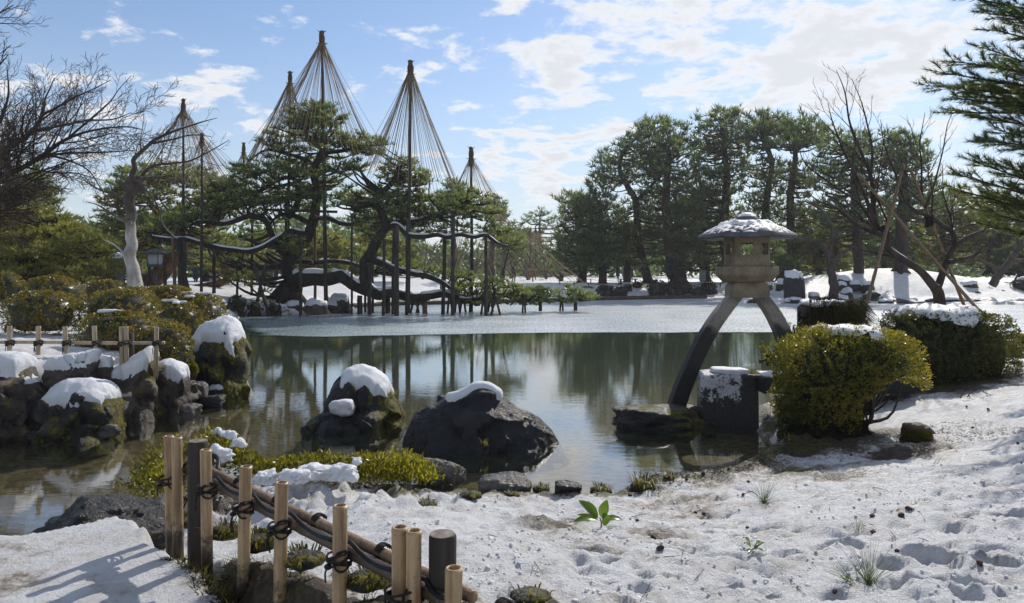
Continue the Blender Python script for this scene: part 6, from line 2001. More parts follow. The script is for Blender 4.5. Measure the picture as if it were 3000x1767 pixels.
# bare plum with bamboo props on the near right bank
YP = 14.0
base_ = P(2762, 975, YP)
plum = bare_tree('bare_plum_tree', 'bare dark plum tree held by bamboo props behind the green azalea', [
    (PP([(2765, 985), (2760, 920), (2752, 870), (2738, 838)], YP), [.125, .11, .105, .10]),
    (PP([(2740, 845), (2712, 808), (2672, 775), (2630, 750), (2600, 722), (2588, 690), (2566, 655), (2540, 590), (2510, 520), (2470, 440), (2440, 360), (2425, 300)], YP), [.085, .075, .068, .063, .06, .055, .046, .036, .028, .02, .013, .005]),
    (PP([(2748, 840), (2762, 800), (2778, 755), (2798, 715), (2790, 680), (2760, 660), (2735, 640), (2712, 610), (2700, 560), (2700, 480), (2695, 420), (2710, 330)], YP + .2), [.08, .066, .058, .054, .048, .044, .04, .032, .025, .018, .012, .005]),
    (PP([(2800, 718), (2840, 695), (2880, 675), (2910, 630), (2935, 600), (2960, 560), (2990, 520)], YP + .1), [.055, .05, .042, .034, .025, .016, .008]),
    (PP([(2776, 770), (2820, 760), (2860, 745), (2880, 720)], YP - .2), [.05, .04, .03, .01]),
    (PP([(2588, 690), (2530, 668), (2500, 650), (2450, 610), (2400, 590), (2360, 560)], YP - .2), [.05, .04, .035, .025, .015, .006]),
    (PP([(2566, 655), (2560, 600), (2550, 520), (2520, 440), (2490, 360), (2475, 270), (2450, 205)], YP + .3), [.05, .045, .036, .028, .02, .012, .005]),
    (PP([(2550, 520), (2555, 440), (2540, 360), (2520, 290), (2495, 230)], YP), [.03, .022, .016, .01, .005]),
    (PP([(2735, 640), (2660, 600), (2620, 500), (2590, 420), (2580, 350)], YP), [.035, .028, .02, .012, .005]),
    (PP([(2712, 610), (2740, 530), (2760, 450), (2775, 370), (2790, 330)], YP), [.025, .018, .012, .008, .004]),
    (PP([(2640, 750), (2580, 690), (2520, 600), (2450, 550), (2360, 480), (2340, 420)], YP + .5), [.04, .032, .025, .02, .012, .005]),
], [0, 3, 3, 3, 2, 3, 4, 3, 3, 2, 3], .33, 613, 'bark_twig', .55, .50, .16, .0042, flat=.55, curve=.14, snow_on=(1,), cat='plum tree')
for q, r in (((2590, 676), .09), ((2722, 648), .08)):
    wr = MB()
    c = P(*q, YP - .06)
    for z in np.linspace(-.09, .09, 7):
        tt = np.linspace(0, 2 * pi, 11)
        wr.tube(c + np.stack([np.cos(tt) * r, np.sin(tt) * r, z + .3 * np.cos(tt) * r], -1), .012, 5, False)
    wr.build('cord_wrap', M['cord'], plum)


def prop(x0, y0, x1, y1, Ya, Yb, r, label):
    a, b = P(x0, y0, Ya), P(x1, y1, Yb)
    n = 40
    L = np.linalg.norm(b - a)
    s = np.linspace(0, 1, n)
    rr = r * (1.05 - .25 * s)
    for nd in np.arange(.2, L, .45): rr = rr + .006 * np.exp(-((s * L - nd) / .03) ** 2)
    return tag(MB().tube(a + (b - a) * s[:, None], rr, 9).build('bamboo_prop', M['bamboo_prop'], None, a), label, 'bamboo prop', 'bamboo props of the plum tree')


prop(2520, 965, 2648, 480, 13.2, 14.0, .032, 'left bamboo prop leaning right, behind the planted stump')
prop(2885, 930, 2515, 512, 14.4, 13.7, .032, 'long bamboo prop leaning far left from behind the green azalea')
prop(2850, 960, 2665, 490, 14.6, 13.9, .032, 'steeper bamboo prop from behind the green azalea to the right fork')
o = prop(2950, 985, 2995, 1040, 12.5, 12.2, .06, 'short slanting log at the small russet azalea on the right edge')

# bare little trees across the ice
G = 'small bare trees across the ice'
bare_tree('bare_shrub_tree', 'dark crooked bare tree at the waterline of the mound', [(PP([(2440, 880), (2443, 840), (2436, 790), (2430, 740)], 47.5), [.32, .3, .26, .22]), (PP([(2432, 750), (2400, 710), (2340, 700), (2290, 690)], 47.5), [.16, .12, .09, .04]), (PP([(2436, 770), (2470, 740), (2510, 725)], 47.3), [.16, .12, .05]), (PP([(2430, 740), (2440, 680), (2410, 620), (2360, 590)], 47.6), [.16, .12, .08, .04])], 3, 1.0, 621, 'bark_twig', .8, .5, .05, .013, G, flat=.5, curve=.2)
bare_tree('bare_shrub_tree', 'low spreading bare plum at the right end of the mound', [(PP([(2908, 838), (2930, 800), (2960, 765), (2985, 720), (2975, 690)], 48), [.28, .24, .2, .14, .06]), (PP([(2960, 765), (3000, 762), (3040, 740)], 48), [.16, .12, .05]), (PP([(2935, 795), (2890, 770), (2860, 752)], 48), [.12, .09, .05])], 3, 1.0, 622, 'bark_twig', .8, .55, .05, .013, G, flat=.5, curve=.22)
bare_tree('bare_shrub_tree', 'thin bare tree with snowy twigs behind the white path sign', [(PP([(1640, 835), (1645, 800), (1625, 770)], 70), [.22, .18, .1]), (PP([(1640, 815), (1600, 795), (1560, 800)], 70), [.14, .1, .05]), (PP([(1645, 800), (1690, 780), (1730, 770)], 70), [.14, .1, .05])], 3, 1.0, 623, 'bark_twig', .8, .6, .12, .014, G, flat=.5, curve=.2)
for k, (px, top, wdt, Y) in enumerate([(1545, 715, 60, 80), (1600, 690, 80, 84), (1650, 705, 60, 78), (1500, 720, 50, 86), (1240, 700, 60, 74), (1310, 690, 70, 76), (1390, 700, 60, 78), (2250, 700, 60, 75), (2330, 720, 50, 72)]):
    lab = ['brown bare thicket tree under the twin far rope tents', 'dense brown bare tree between ropes and the pine wood', 'brown bare tree at the left foot of the pine wood', 'faint brown bare tree behind the yellow hat', 'brown bare tree behind the paired poles',
           'wide brown bare tree behind the tall bracket pole', 'brown bare tree behind the end pole of the great pine', 'bare brown tree seen just left of the lantern fire box', 'bare brown tree seen just right of the lantern platform'][k]
    rg = np.random.default_rng(630 + k)
    lim = [(PP([(px, 835), (px + rg.normal() * 4, 800)], Y), [.2, .16])]
    for q in range(6):
        a = (q - 2.5) / 2.5
        lim.append((PP([(px, 815 - 4 * q), (px + a * wdt * .5, 770 - rg.uniform(0, 20)), (px + a * wdt, top + abs(a) * 30 + rg.uniform(-10, 10))], Y + rg.normal()), [.11, .08, .03]))
    bare_tree('thicket_tree', lab, lim, 2, .75, 640 + k, 'bark_brown', .6, .5, .15, .018, 'brown bare trees in the distance', flat=.7, curve=.15)

# ------------------------------------------------ near pine hanging in from the right edge
def near_pine():
    rng = np.random.default_rng(700)
    Y = 10.0
    t = thing('near_pine', 'close pine boughs with long needles hanging in from the right edge', 'pine tree', P(3420, 1000, Y))
    MB().tube(smooth_path(PP([(3430, 1010), (3400, 700), (3440, 300), (3400, -60), (3410, -500)], Y), 30), np.linspace(.24, .13, 30), 10).build('trunk', M['bark'], t)
    tw = MB()
    Cs, Ds, bs = [], [], []
    boughs = [(3400, 40, 2832, -8), (3400, 60, 2905, 42), (3390, 170, 2930, 92), (3390, 210, 2795, 180), (3400, 250, 2770, 215), (3400, 300, 2725, 252), (3400, 330, 2810, 290), (3400, 340, 2790, 330), (3400, 390, 2860, 345),
              (3400, 440, 2890, 410), (3410, 480, 2895, 410), (3420, 540, 2880, 475), (3420, 240, 2880, 140), (3400, 120, 2920, 20), (3410, 330, 2880, 300), (3410, 280, 2870, 250), (3400, 200, 2900, 190), (3400, 300, 2830, 270), (3420, 420, 2920, 380),
              (3420, 610, 2820, 515), (3420, 620, 2870, 480), (3430, 660, 2820, 560), (3430, 700, 2850, 610), (3430, 640, 2900, 560), (3430, 760, 2890, 660), (3430, 690, 2930, 600)]
    for k, (x0, y0, x1, y1) in enumerate(boughs):
        dy = rng.uniform(-1.1, 1.1)
        a, b = P(x0, y0, Y + dy * .3), P(x1, y1, Y + dy)
        m = (a + b) / 2 + np.array([0, 0, -.12 + .08 * rng.normal()])
        pth, rd = smooth_path([a, m, b], 22, [.045, .022, .006])
        MB().tube(pth, rd, 6).build('branch', M['bark'], t)
        side = nrm(np.cross(pth[-1] - pth[0], (0, 0, 1)))
        for i in range(6, 22):
            tdir = nrm(pth[min(i + 1, 21)] - pth[i - 1])
            for s in (-1, 1):
                if rng.random() < .12: continue
                l = (.50 * (1 - (i - 6) / 19) + .12) * rng.uniform(.6, 1.1)
                d = nrm(tdir * .85 + side * s * rng.uniform(.2, .8) + np.array([0, 0, rng.uniform(-.15, .40)]))
                e = pth[i] + d * l
                q = np.linspace(0, 1, 5)[:, None]
                sh = pth[i] + (e - pth[i]) * q + np.array([0, 0, .06 * l]) * (q ** 2)
                tw.tube(sh, [.006, .005, .005, .004, .003], 4, False)
                for u in np.linspace(.45, 1.0, max(3, int(l / .055))):
                    Cs.append(pth[i] + (e - pth[i]) * u)
                    Ds.append(d + (0, 0, .15))
            Cs.append(pth[i]); Ds.append(tdir)
    tw.build('twigs', M['bark'], t, kind='stuff')
    MB().add(*blades(np.array(Cs), np.array(Ds), .105, .0085, 15, .42, rng)).build('crown', M['pine_near'], t)


near_pine()
# ================================================================== LAMPS, SIGNS, PEOPLE
def roofed_lamp(px, pt, pb, Y, label, w=.42, pane='lamp_paper', snow=False):
    a, b = P(px, pb, Y), P(px, pt, Y)
    h = b[2] - a[2]
    t = thing('garden_lamp', label, 'lamp', a)
    MB().tube([a - (0, 0, .2), a + (0, 0, h * .55)], .085, 8).build('post', M['lamp_wood'], t)
    MB().box(a + (0, 0, h * .58), (w * .8, w * .8, h * .06)).build('base', M['lamp_wood'], t, smooth=False)
    body = MB().box(a + (0, 0, h * .73), (w * .62, w * .62, h * .24), taper=1.2).build('pane', M[pane], t, smooth=False)
    mb = MB()
    for sx in (-1, 1):
        for sy in (-1, 1):
            p0 = a + np.array([sx * w * .33, sy * w * .33, h * .60])
            mb.tube([p0, a + np.array([sx * w * .40, sy * w * .40, h * .86])], .018, 4)
            MB().tube([p0, a + np.array([sx * w * .40, sy * w * .40, h * .86])], .02, 5).build('corner_bar', M['lamp_wood'], t)
    r = MB().lathe([(1e-4, h * .86), (w * .95, h * .86), (w * .93, h * .89), (w * .35, h * .97), (w * .12, h), (1e-4, h)], a, 4, pi / 4).build('roof', M['lamp_wood'], t, smooth=False)
    if snow: MB().lathe([(1e-4, h * .90), (w * .86, h * .905), (w * .5, h * .965), (1e-4, h * 1.03)], a, 12, pi / 4).build('snow', M['snow'], r)


roofed_lamp(1775, 782, 826, 62, 'small pale garden lamp with pitched roof on the far bank', .5)
roofed_lamp(455, 728, 848, 31, 'grey wooden lamp lantern with glass box beside the white trunk', .62, 'lamp_paper')

# squat old stone lantern behind the white trunk
c = P(346, 845, 29)
t = thing('stone_lantern', 'squat dark stone lantern with snowy roof half hidden behind the white trunk', 'stone lantern', c)
MB().lathe([(1e-4, 0), (.36, 0), (.34, .1), (.25, .15), (.23, .62), (.28, .68), (.40, .74), (.40, .80), (1e-4, .80)], c, 12).build('pedestal', M['granite_roof'], t)
MB().lathe([(1e-4, .80), (.27, .80), (.27, 1.12), (1e-4, 1.12)], c, 6).build('fire_box', M['granite_roof'], t, smooth=False)
r = MB().lathe([(1e-4, 1.12), (.60, 1.14), (.58, 1.20), (.30, 1.32), (.12, 1.40), (1e-4, 1.42)], c, 6).build('roof', M['granite_roof'], t, smooth=False)
MB().lathe([(.56, 1.21), (.50, 1.27), (.28, 1.38), (1e-4, 1.47)], c, 14).build('snow', M['snow'], r)

# notice board with roof, grey box, bench, thatched stall
c = P(1561, 833, 66)
t = thing('notice_board', 'small roofed wooden notice board on a post in the snow', 'notice board', c)
MB().box(c + (0, 0, .45), (.12, .12, .95)).build('post', M['post_tan'], t, smooth=False)
MB().box(c + (0, -.02, .95), (.62, .06, .55)).build('board', M['post_tan'], t, smooth=False)
v = np.array([(-.48, -.25, 1.22), (.48, -.25, 1.22), (.48, .25, 1.22), (-.48, .25, 1.22), (-.48, 0, 1.5), (.48, 0, 1.5)]) + c
MB().add(v, [np.array([(0, 1, 5, 4), (2, 3, 4, 5), (0, 3, 2, 1)]), np.array([(1, 2, 5), (3, 0, 4)])]).build('roof', M['straw'], t, smooth=False)
c = P(2058, 822, 62)
mb = MB().box(c + (0, 0, .40), (.5, .3, .85))
mb.box(c + (0, 0, .85), (.56, .36, .05))
tag(mb.build('utility_box', M['box_grey'], None, c, smooth=False), 'pale grey green utility box between the trunks near the lantern', 'box')
c = P(1840, 833, 59)
t = thing('bench', 'dark plank bench on the far bank below the red trunked pine', 'bench', c)
MB().box(c + (0, 0, .42), (1.6, .45, .07)).build('seat', M['post'], t, smooth=False)
for s in (-1, 1): MB().box(c + (s * .6, 0, .18), (.1, .4, .42)).build('leg', M['post'], t, smooth=False)
c = P(628, 832, 62)
t = thing('tea_stall', 'low stall with snowy roof far behind the leaning red trunk', 'stall', c)
for sx in (-1, 1):
    for sy in (-1, 1): MB().box(c + (sx * 1.2, sy * .7, .55), (.1, .1, 1.1)).build('post', M['post'], t, smooth=False)
MB().box(c + (0, .6, .5), (2.4, .08, 1.0)).build('back_wall', M['lamp_paper'], t, smooth=False)
v = np.array([(-1.6, -1.1, 1.1), (1.6, -1.1, 1.1), (1.6, 1.1, 1.1), (-1.6, 1.1, 1.1), (-1.4, 0, 1.6), (1.4, 0, 1.6)]) + c
MB().add(v, [np.array([(0, 1, 5, 4), (2, 3, 4, 5), (0, 3, 2, 1)]), np.array([(1, 2, 5), (3, 0, 4)])]).build('roof', M['snow'], t, smooth=False)
c = P(605, 808, 58)
t = thing('parasol', 'maroon garden parasol beside the far stall', 'parasol', c)
MB().tube([c + (0, 0, -1.2), c + (0, 0, .9)], .03, 6).build('pole', M['post'], t)
MB().lathe([(.02, .92), (.5, .72), (.95, .30), (.93, .28), (.48, .68), (.02, .88)], c, 10).build('canopy', M['maroon'], t)

# low rope fences on the far bank: each post of its own, rope between
def low_fence(pts, Y, label, mat='post', h=.38, step=1.15):
    pts = [ (p[0], p[1]) for p in pts]
    a, b = P(pts[0][0], pts[0][1], Y[0]), P(pts[1][0], pts[1][1], Y[1])
    t = thing('low_fence', label, 'fence', a, 'low fences on the far bank')
    n = max(3, int(np.linalg.norm(b - a) / step))
    me = None
    tops = []
    for k in range(n + 1):
        q = a + (b - a) * k / n
        q[2] = ground_z(q[0], q[1])
        if me is None:
            o = MB().tube([q - (0, 0, .1), q + (0, 0, h)], .045, 6).build('post', M[mat], t, origin=q)
            me = o.data
        else:
            o = bpy.data.objects.new('post', me)
            o.parent = t
            o.location = q - np.array(world_loc(t))
            COL.objects.link(o)
        tops.append(q + (0, 0, h * .8))
    MB().tube(np.array(tops), .022, 5).build('rail', M[mat], t)


low_fence([(1690, 829), (1980, 832)], (61, 60), 'low rail fence along the far bank path left of the bench trees')
low_fence([(1980, 832), (2240, 828)], (60, 60.5), 'low rail fence along the far bank left of the stone lantern')
low_fence([(1640, 842), (1850, 838)], (58.5, 58), 'dark low border fence above the far slope')
low_fence([(700, 845), (1000, 838)], (52, 54), 'low fence far behind the trunk base of the great pine')


def person(px, pt, pb, Y, label, coat, hair='hair_dark', face=-1, hat=None, lean=0, arm=.3):
    a, b = P(px, pb, Y), P(px, pt, Y)
    H_ = b[2] - a[2]
    s = H_ / 1.7
    t = thing('person', label, 'person', a, 'visitors on the far bank')
    J = {'pel': (0, 0, .92), 'sp': (0, .01, 1.15), 'ch': (0, 0, 1.36), 'nk': (0, 0, 1.50), 'hd': (0, .0 + face * .02, 1.60), 'ht': (0, 0, 1.68),
         'hl': (-.10, 0, .86), 'kl': (-.10, face * .03, .48), 'al': (-.10, 0, .08), 'tl': (-.11, face * .14, .03), 'hr': (.10, 0, .86), 'kr': (.11, face * .06, .48), 'ar': (.12, .02, .08), 'tr': (.13, face * .13, .03),
         'sl': (-.19, 0, 1.40), 'el': (-.25, face * .05, 1.13), 'wl': (-.20, face * arm, 1.08), 'fl': (-.17, face * (arm + .09), 1.10), 'sr': (.19, 0, 1.40), 'er': (.25, face * .06, 1.14), 'wr': (.17, face * arm, 1.20), 'fr': (.13, face * (arm + .08), 1.25)}
    Rd = {'pel': .165, 'sp': .16, 'ch': .165, 'nk': .06, 'hd': .10, 'ht': .07, 'hl': .10, 'kl': .07, 'al': .05, 'tl': .035, 'hr': .10, 'kr': .07, 'ar': .05, 'tr': .035,
          'sl': .085, 'el': .062, 'wl': .045, 'fl': .035, 'sr': .085, 'er': .062, 'wr': .045, 'fr': .035}
    E = [('pel', 'sp'), ('sp', 'ch'), ('ch', 'nk'), ('nk', 'hd'), ('hd', 'ht'), ('pel', 'hl'), ('hl', 'kl'), ('kl', 'al'), ('al', 'tl'), ('pel', 'hr'), ('hr', 'kr'), ('kr', 'ar'), ('ar', 'tr'),
         ('ch', 'sl'), ('sl', 'el'), ('el', 'wl'), ('wl', 'fl'), ('ch', 'sr'), ('sr', 'er'), ('er', 'wr'), ('wr', 'fr')]
    ks = list(J)
    me = bpy.data.meshes.new('body')
    me.from_pydata([tuple(np.array(J[k]) * s) for k in ks], [(ks.index(x), ks.index(y)) for x, y in E], [])
    o = bpy.data.objects.new('body', me)
    o.parent = t
    COL.objects.link(o)
    md = o.modifiers.new('skin', 'SKIN')
    for k, sv in zip(ks, me.skin_vertices[0].data): sv.radius = (Rd[k] * s, Rd[k] * s)
    me.skin_vertices[0].data[0].use_root = True
    sb = o.modifiers.new('sub', 'SUBSURF'); sb.levels = sb.render_levels = 1
    me.materials.append(M[coat])
    MB().lathe([(1e-4, -.11), (.075, -.08), (.095, 0), (.085, .07), (1e-4, .105)], a + np.array([0, face * .035, 1.60]) * s, 10).build('face', M['skin'], t)
    MB().lathe([(.108, -.03), (.115, .03), (.10, .085), (.05, .118), (1e-4, .122)], a + np.array([0, -face * .012, 1.60]) * s, 10).build('hair' if not hat else 'hat', M[hat or hair], t)
    MB().lathe([(.20, .58), (.21, .8), (.195, 1.05), (.215, 1.3), (.19, 1.43), (.09, 1.5)], a, 12).build('coat', M[coat], t)


person(1505, 784, 830, 66, 'person with pale grey hair in a long dark coat holding something up', 'coat', 'hair')
person(1446, 796, 832, 68, 'person in pale clothes and a yellow hat near the small rope tent', 'coat_grey', hat='hat')
person(1960, 795, 832, 60.5, 'person in dark blue clothes standing between trunks of the wood', 'coat_blue')
person(1810, 797, 826, 72, 'person in dark coat left of a trunk beside the roofed lamp', 'coat')
person(1828, 795, 826, 73, 'person in a pale grey coat left of the dark trunk', 'coat_grey')
person(1850, 797, 828, 74, 'person in blue partly behind the dark trunk in the wood', 'coat_blue', 'hair')
person(573, 795, 840, 55, 'person in dark blue looking at the far stall', 'coat_blue')
person(806, 788, 838, 50, 'person in navy coat behind the crossed poles', 'coat_blue')
person(775, 796, 838, 51, 'person in dark coat left of the navy coat behind the crossed poles', 'coat')
tr = P(1838, 832, 63)
simple_pine('tall_pine', 'short dark trunked pine behind the people near the bench', [(1838, 834), (1836, 800), (1838, 740)], [.36, .34, .2], [([(1790, 700), (1840, 640), (1890, 700), (1880, 770), (1800, 780)], 20)], 65, 'pine_far', 'bark_far', 690, (.8, 1.3), 2.5, 12, .36, .08, 5, 'tall pines of the wood across the ice', .4)

# ================================================================== SMALL THINGS ON THE SNOW
# glossy leaved seedling
c = ground_at(1760, 1545)
t = thing('seedling', 'green seedling with six glossy leaves standing in the snow', 'seedling', c)
MB().tube([c + (0, 0, -.03), c + (.005, 0, .03), c + (-.005, .005, .06)], .004, 6).build('stem', M['grass'], t)
def big_leaf(b, tip, w, up, name='leaf', mat='big_leaf'):
    b, tip, up = np.asarray(b, float), np.asarray(tip, float), np.asarray(up, float)
    ax = tip - b
    sd_ = nrm(np.cross(ax, up))
    nn_ = nrm(np.cross(sd_, ax))
    us = np.linspace(0, 1, 11)
    vs_ = []
    for u in us:
        ww = w * (sin(pi * u ** .85) ** .8) * .5 if 0 < u < 1 else .0008
        mid = b + ax * u + nn_ * .10 * np.linalg.norm(ax) * sin(pi * u)
        for q in (-1, -.5, 0, .5, 1):
            vs_.append(mid + sd_ * ww * q + nn_ * (abs(q) * ww * .25))
    i = np.arange(10)[:, None] * 5
    j = np.arange(4)[None]
    fq = np.stack([i + j, i + j + 1, i + 5 + j + 1, i + 5 + j], -1).reshape(-1, 4)
    MB().add(vs_, fq).build(name, M[mat], t)


for (px, py, w, up, dy) in [(1694, 1466, .072, (.6, -.8, .5), .02), (1779, 1464, .066, (-.3, -.9, .2), .02), (1678, 1530, .066, (.1, -.3, 1), -.03), (1790, 1520, .080, (-.2, -.9, .5), -.04), (1826, 1524, .060, (.2, -.3, 1), .02), (1690, 1508, .03, (.4, -.6, .6), .04)]:
    d = P(px, py, c[1] + dy)
    b = c + np.array([0, 0, .045])
    b = b + (d - b) * .12
    big_leaf(b, d, w, up)
# pale sprig sunk into the snow
c = ground_at(2205, 1620)
t = thing('leaf_sprig', 'pale yellow green sprig of small leaves half sunk in the snow', 'sprig', c)
MB().tube([P(2235, 1590, c[1]) + (0, 0, .0), c + (0, 0, .015), c + (-.03, -.02, .0)], .003, 5).build('stem', M['bark_twig'], t)
for (px, py) in [(2175, 1590), (2180, 1605), (2192, 1632), (2232, 1604), (2238, 1630), (2222, 1612)]:
    d = ground_at(px, py) + (0, 0, .02)
    big_leaf(c + (d - c) * .25 + (0, 0, .012), d, .022, (0, -.4, 1))

rng = np.random.default_rng(800)
def needle_tuft(px, py, L, n, label, lean=(0, 0, .9), spread=.45, mat='pine_near'):
    c = ground_at(px, py)
    o = MB().add(*blades(np.repeat(c[None], n, 0) + rng.normal(size=(n, 3)) * (.012, .012, .003), np.tile(np.asarray(lean, float), (n, 1)), L, .003, 1, spread, rng)).build('needle_tuft', M[mat], None, c)
    tag(o, label, 'pine needles', 'fallen pine needle tufts')


needle_tuft(2545, 1712, .20, 60, 'big fan of green pine needles stuck in the snow at lower right', (-.1, 0, .7), .6)
needle_tuft(2490, 1705, .13, 30, 'small green needle fan just left of the big needle fan', (-.9, 0, .45), .35)
needle_tuft(2238, 1475, .22, 70, 'green needle tuft lying at the thawed patch near the shore', (.1, 0, .55), .6)
needle_tuft(2515, 1560, .10, 14, 'thin needle pair standing by a snow pit', (-.2, 0, .8), .3)
needle_tuft(2740, 1360, .10, 12, 'few fallen needles on the upper right snow', (.5, 0, .5), .4)

# pine cones
def cone_mesh(mb, c, r, axis):
    v, f = ico(2)
    q = v * (1, 1, 1.35)
    q = q * (1 + .18 * np.sign(np.sin(np.arctan2(v[:, 1], v[:, 0]) * 5 + v[:, 2] * 9)))[:, None] * r
    zq = np.array(Vector((0, 0, 1)).rotation_difference(Vector(axis)).to_matrix())
    mb.add(q @ zq.T + c, f)


cm = None
for k, (px, py) in enumerate([(1868, 1528), (1914, 1576), (1934, 1611), (2038, 1503), (2062, 1509), (1846, 1453), (2060, 1390), (2135, 1375), (2192, 1413), (2012, 1407), (2177, 1450), (2558, 1560), (2556, 1513), (2493, 1335), (2546, 1330), (2982, 1300), (2992, 1358), (2445, 1735), (2628, 1615), (2870, 1650), (2640, 1512), (2662, 1496), (2850, 1255), (2832, 1192), (2895, 1200), (1660, 1450), (2190, 1548)]):
    c = ground_at(px, py)
    r = rng.uniform(.008, .015)
    if cm is None:
        mb = MB()
        cone_mesh(mb, np.zeros(3), .014, (0, 0, 1))
        cm = mb.mesh('pine_cone', M['cone'])
    o = bpy.data.objects.new('pine_cone', cm)
    o.location = c + (0, 0, r * .2)
    o.scale = (r / .014,) * 3
    o.rotation_euler = (rng.uniform(1, 2), rng.uniform(-.4, .4), rng.uniform(0, 6))
    COL.objects.link(o)
    tag(o, 'small brown pine cone lying loose on the near snow', 'pine cone', 'pine cones on the near snow')

# twigs and single fallen needles
def twig(px0, py0, px1, py1, label, r=.003, lift=.01, mat='bark_twig', fork=True, group='fallen twigs on the snow'):
    a, b = ground_at(px0, py0), ground_at(px1, py1)
    mb = MB()
    m = (a + b) / 2 + (0, 0, lift)
    p = smooth_path([a + (0, 0, .006), m, b + (0, 0, .006)], 7)
    mb.tube(p, np.linspace(r, r * .6, 7), 4)
    if fork:
        e = m + (b - a) * .28 + rng.normal(size=3) * .02 + (0, 0, .012)
        mb.tube([m, e], [r * .7, r * .4], 4)
    return tag(mb.build('twig', M[mat], None, a), label, 'twig', group)


c = ground_at(2840, 1165)
mb = MB()
for pts in ([(2813, 1168), (2822, 1150), (2845, 1143), (2870, 1146)], [(2833, 1163), (2848, 1148), (2870, 1141), (2885, 1150), (2898, 1166)], [(2880, 1148), (2905, 1158)], [(2838, 1158), (2846, 1174)]):
    mb.tube(smooth_path([P(x, y, c[1]) for x, y in pts], 10), np.linspace(.006, .0025, 10), 5)
tag(mb.build('twig', M['bark_twig'], None, c), 'arched bare twig standing on the snow in front of the green azalea', 'twig')
twig(2230, 1465, 2180, 1452, 'curved dark twig with a cone beside the green needle tuft', .004, .04)
for k, (a, b, c_, d) in enumerate([(1770, 1562, 1795, 1552), (1920, 1640, 1990, 1632), (2035, 1705, 2062, 1672), (1565, 1650, 1590, 1686), (1430, 1570, 1460, 1578), (2365, 1380, 2395, 1365), (2610, 1560, 2625, 1585), (2680, 1470, 2710, 1530), (2860, 1380, 2890, 1370),
                                   (2310, 1700, 2360, 1750), (1850, 1520, 1905, 1505), (2150, 1572, 2205, 1575), (2720, 1590, 2690, 1580), (2555, 1430, 2600, 1440), (2800, 1320, 2815, 1355), (1880, 1755, 1900, 1738), (2430, 1490, 2440, 1560), (2950, 1440, 2985, 1452)]):
    twig(a, b, c_, d, 'thin fallen twig lying on the near snow', .0022, .008, 'straw_dark' if k % 2 else 'bark_twig', k % 3 == 0)
# crumbs of crusted snow
n = 2600
ys = 2.3 + 4.2 * rng.random(n) ** 1.3
xs = rng.uniform(-.62, .75, n) * ys
dl = poly_sd(xs, ys, NEAR)
sd_ = (xs - FENCE_A[0]) * _fn[0] + (ys - FENCE_A[1]) * _fn[1]
ok = (dl > .12) & ((sd_ > .2) | (rng.random(n) < .12)) & (pnoise(np.stack([xs * 1.6, ys * 1.6, 0 * xs + 3], -1)) > -.15)
xs, ys = xs[ok], ys[ok]
zs = terrain(xs, ys, True)
v0, f0 = ico(1)
rr = rng.uniform(.003, .009, len(xs)) * (1 + .6 * (rng.random(len(xs)) > .93))
vv = (v0[None] * (1 + .35 * rng.normal(size=(len(xs), len(v0), 1))).clip(.5, 1.5) * rr[:, None, None] * (1.2, 1.2, .8) + np.stack([xs, ys, zs + rr * .25], -1)[:, None]).reshape(-1, 3)
ff = (f0[None] + (np.arange(len(xs)) * len(v0))[:, None, None]).reshape(-1, 3)
o = MB().add(vv, ff).build('snow_crumbs', M['snow'], None, (0, 4, .7))
tag(o, 'crumbs of frozen snow scattered over the near bank', 'snow', None, 'stuff')
# fallen leaves
for k, (px, py, lab) in enumerate([(2060, 1528, 'brown fallen leaf flat on the snow above the pale sprig'), (2465, 1358, 'orange fallen leaf at the thawed brown streak'), (2495, 1330, 'curled red brown leaf on the snow near the azalea skirt'), (2635, 1505, 'dark curled leaf with pale edge on the right snow')]):
    t = thing('fallen_leaf', lab, 'leaf', ground_at(px, py))
    c = np.array(t.location)
    big_leaf(c + (-.02, 0, .012), c + (.03, .01, .02), .022, (0, -.2, 1), 'blade', 'dead_leaf')

# grass tufts and moss along the edge
def grass_tuft(px, py, r, h, n, label, seed, mat='grass', Y=None, droop=.55):
    rg = np.random.default_rng(seed)
    c = ground_at(px, py) if Y is None else P(px, py, Y)
    t = thing('grass_tuft', label, 'grass tuft', c, 'grass tufts of the near bank')
    mb = MB()
    for k in range(n):
        a = rg.uniform(0, 2 * pi)
        b = c + np.array([cos(a), sin(a), 0]) * r * .6 * rg.random() + (0, 0, -.02)
        l = h * rg.uniform(.6, 1.3)
        d = np.array([cos(a) * rg.uniform(.2, 1), sin(a) * rg.uniform(.2, 1), 1.0])
        p1 = b + nrm(d) * l * .55
        p2 = p1 + np.array([d[0] * .6, d[1] * .6, .25 - droop * rg.random() * 1.4]) * l * .5
        s = np.array([-sin(a), cos(a), 0]) * .0045
        mb.add([b - s, b + s, p1 + s * .8, p1 - s * .8, p2], [np.array([(0, 1, 2, 3)]), np.array([(3, 2, 4)])])
    mb.build('blades', M[mat], t)
    dv, df_ = ico(3)
    dv = dv * (1 + .2 * fbm(dv * 2 + seed, 3))[:, None] * (r * .8, r * .65, h * .30)
    MB().add(dv + c, df_).build('tussock', M['rock_mossy'], t)


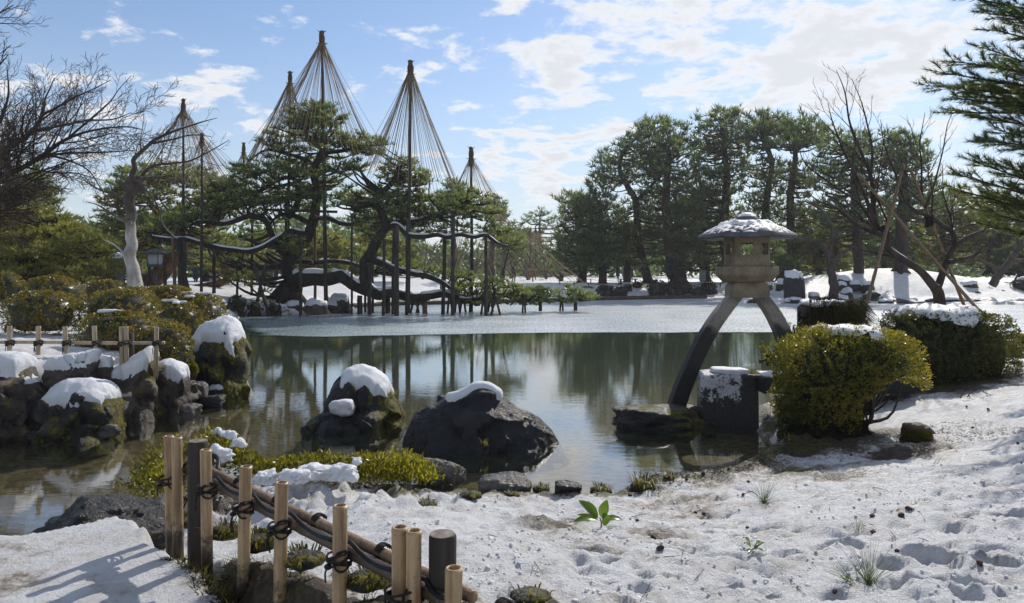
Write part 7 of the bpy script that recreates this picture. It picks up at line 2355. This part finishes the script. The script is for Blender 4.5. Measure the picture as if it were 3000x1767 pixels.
for k, (px, py, r, h, n, lab, *m_) in enumerate([
    (1585, 1435, .10, .13, 130, 'drooping green grass tuft at the middle of the shore edge'), (1760, 1440, .13, .15, 150, 'grass tuft split by a snow lump on the shore edge'), (1885, 1430, .13, .22, 170, 'tall pale grass tuft, tallest on the shore edge'),
    (1250, 1480, .10, .10, 90, 'flat grass tuft in the snow left of the shore rock'), (1375, 1455, .12, .10, 100, 'flat grass tuft beside the wet shining shore rock'), (1960, 1400, .06, .10, 60, 'small dry grass tuft on the thawed edge'),
    (1500, 1450, .08, .08, 60, 'low green grass beside the shining rock'),
]):
    grass_tuft(px, py, r, h, n, lab, 820 + k)
for k, (px, py, Y, r, h, lab) in enumerate([(660, 1560, 3.62, .10, .12, 'drooping grass on the earth step between second and third fence posts'), (760, 1590, 3.35, .11, .12, 'grass hanging over the earth step near the middle posts'), (890, 1640, 3.05, .12, .11, 'mossy grass tussock on the earth step by the hanging cord'),
                                            (1080, 1700, 2.72, .12, .11, 'dry grass tussock under the rail between the last posts'), (545, 1530, 3.95, .08, .10, 'small grass tuft at the double end post'), (1555, 1745, 2.75, .10, .06, 'mossy bare tuft in the snow right of the last fence post')]):
    grass_tuft(px, py, r, h, 110, lab, 840 + k, 'grass' if k % 2 == 0 else 'moss', Y)
# blades on the pond rocks
grass_tuft(1420, 1305, .05, .16, 14, 'few dry grass blades growing at the foot of the peaked pond rock', 860, Y=8.15, droop=.3)
grass_tuft(2080, 1245, .10, .14, 90, 'dark grass tuft at the foot of the lichen block', 861, 'moss_core_dark', Y=9.4)
grass_tuft(2310, 1290, .06, .16, 14, 'yellow broad leaf sprig in the shade under the golden azalea', 862, 'lime', Y=7.5)
# wet pine litter along the shore
n = 2600
xs = rng.uniform(1.0, 3.4, n)
ys = 6.15 + (xs - 1) * .62 + rng.normal(size=n) * .16
zs = terrain(xs, ys, True)
ok = zs > .03
C = np.stack([xs, ys, zs + .004], -1)[ok]
D = rng.normal(size=C.shape) * (1, 1, .18)
o = MB().add(*blades(C, D, .055, .004, 2, .4, rng)).build('needle_litter', M['straw_dark'], None, (2, 6.8, .3))
tag(o, 'brown needle litter strewn along the thawed shore edge', 'litter', None, 'stuff')
n = 1500
xs = rng.uniform(2.9, 5.2, n)
ys = 6.9 + rng.random(n) * 1.2
zs = terrain(xs, ys, True)
C = np.stack([xs, ys, zs + .004], -1)
o = MB().add(*blades(C, rng.normal(size=C.shape) * (1, 1, .18), .05, .004, 2, .4, rng)).build('needle_litter', M['straw_dark'], None, (4, 7.5, .4))
tag(o, 'dark litter of needles and twigs under the golden azalea', 'litter', None, 'stuff')
# ================================================================== AIR
m, t = new_mat('garden_air')
t.n('ShaderNodeOutputMaterial', {'Volume': t.n('ShaderNodeVolumePrincipled', {'Color': (.93, .95, 1.0), 'Density': .0005, 'Anisotropy': .25}).outputs[0]})
hz = MB().box((0, 430, 13), (2200, 960, 30)).build('haze', m, None, (0, 430, 13), smooth=False)
hz['kind'] = 'stuff'
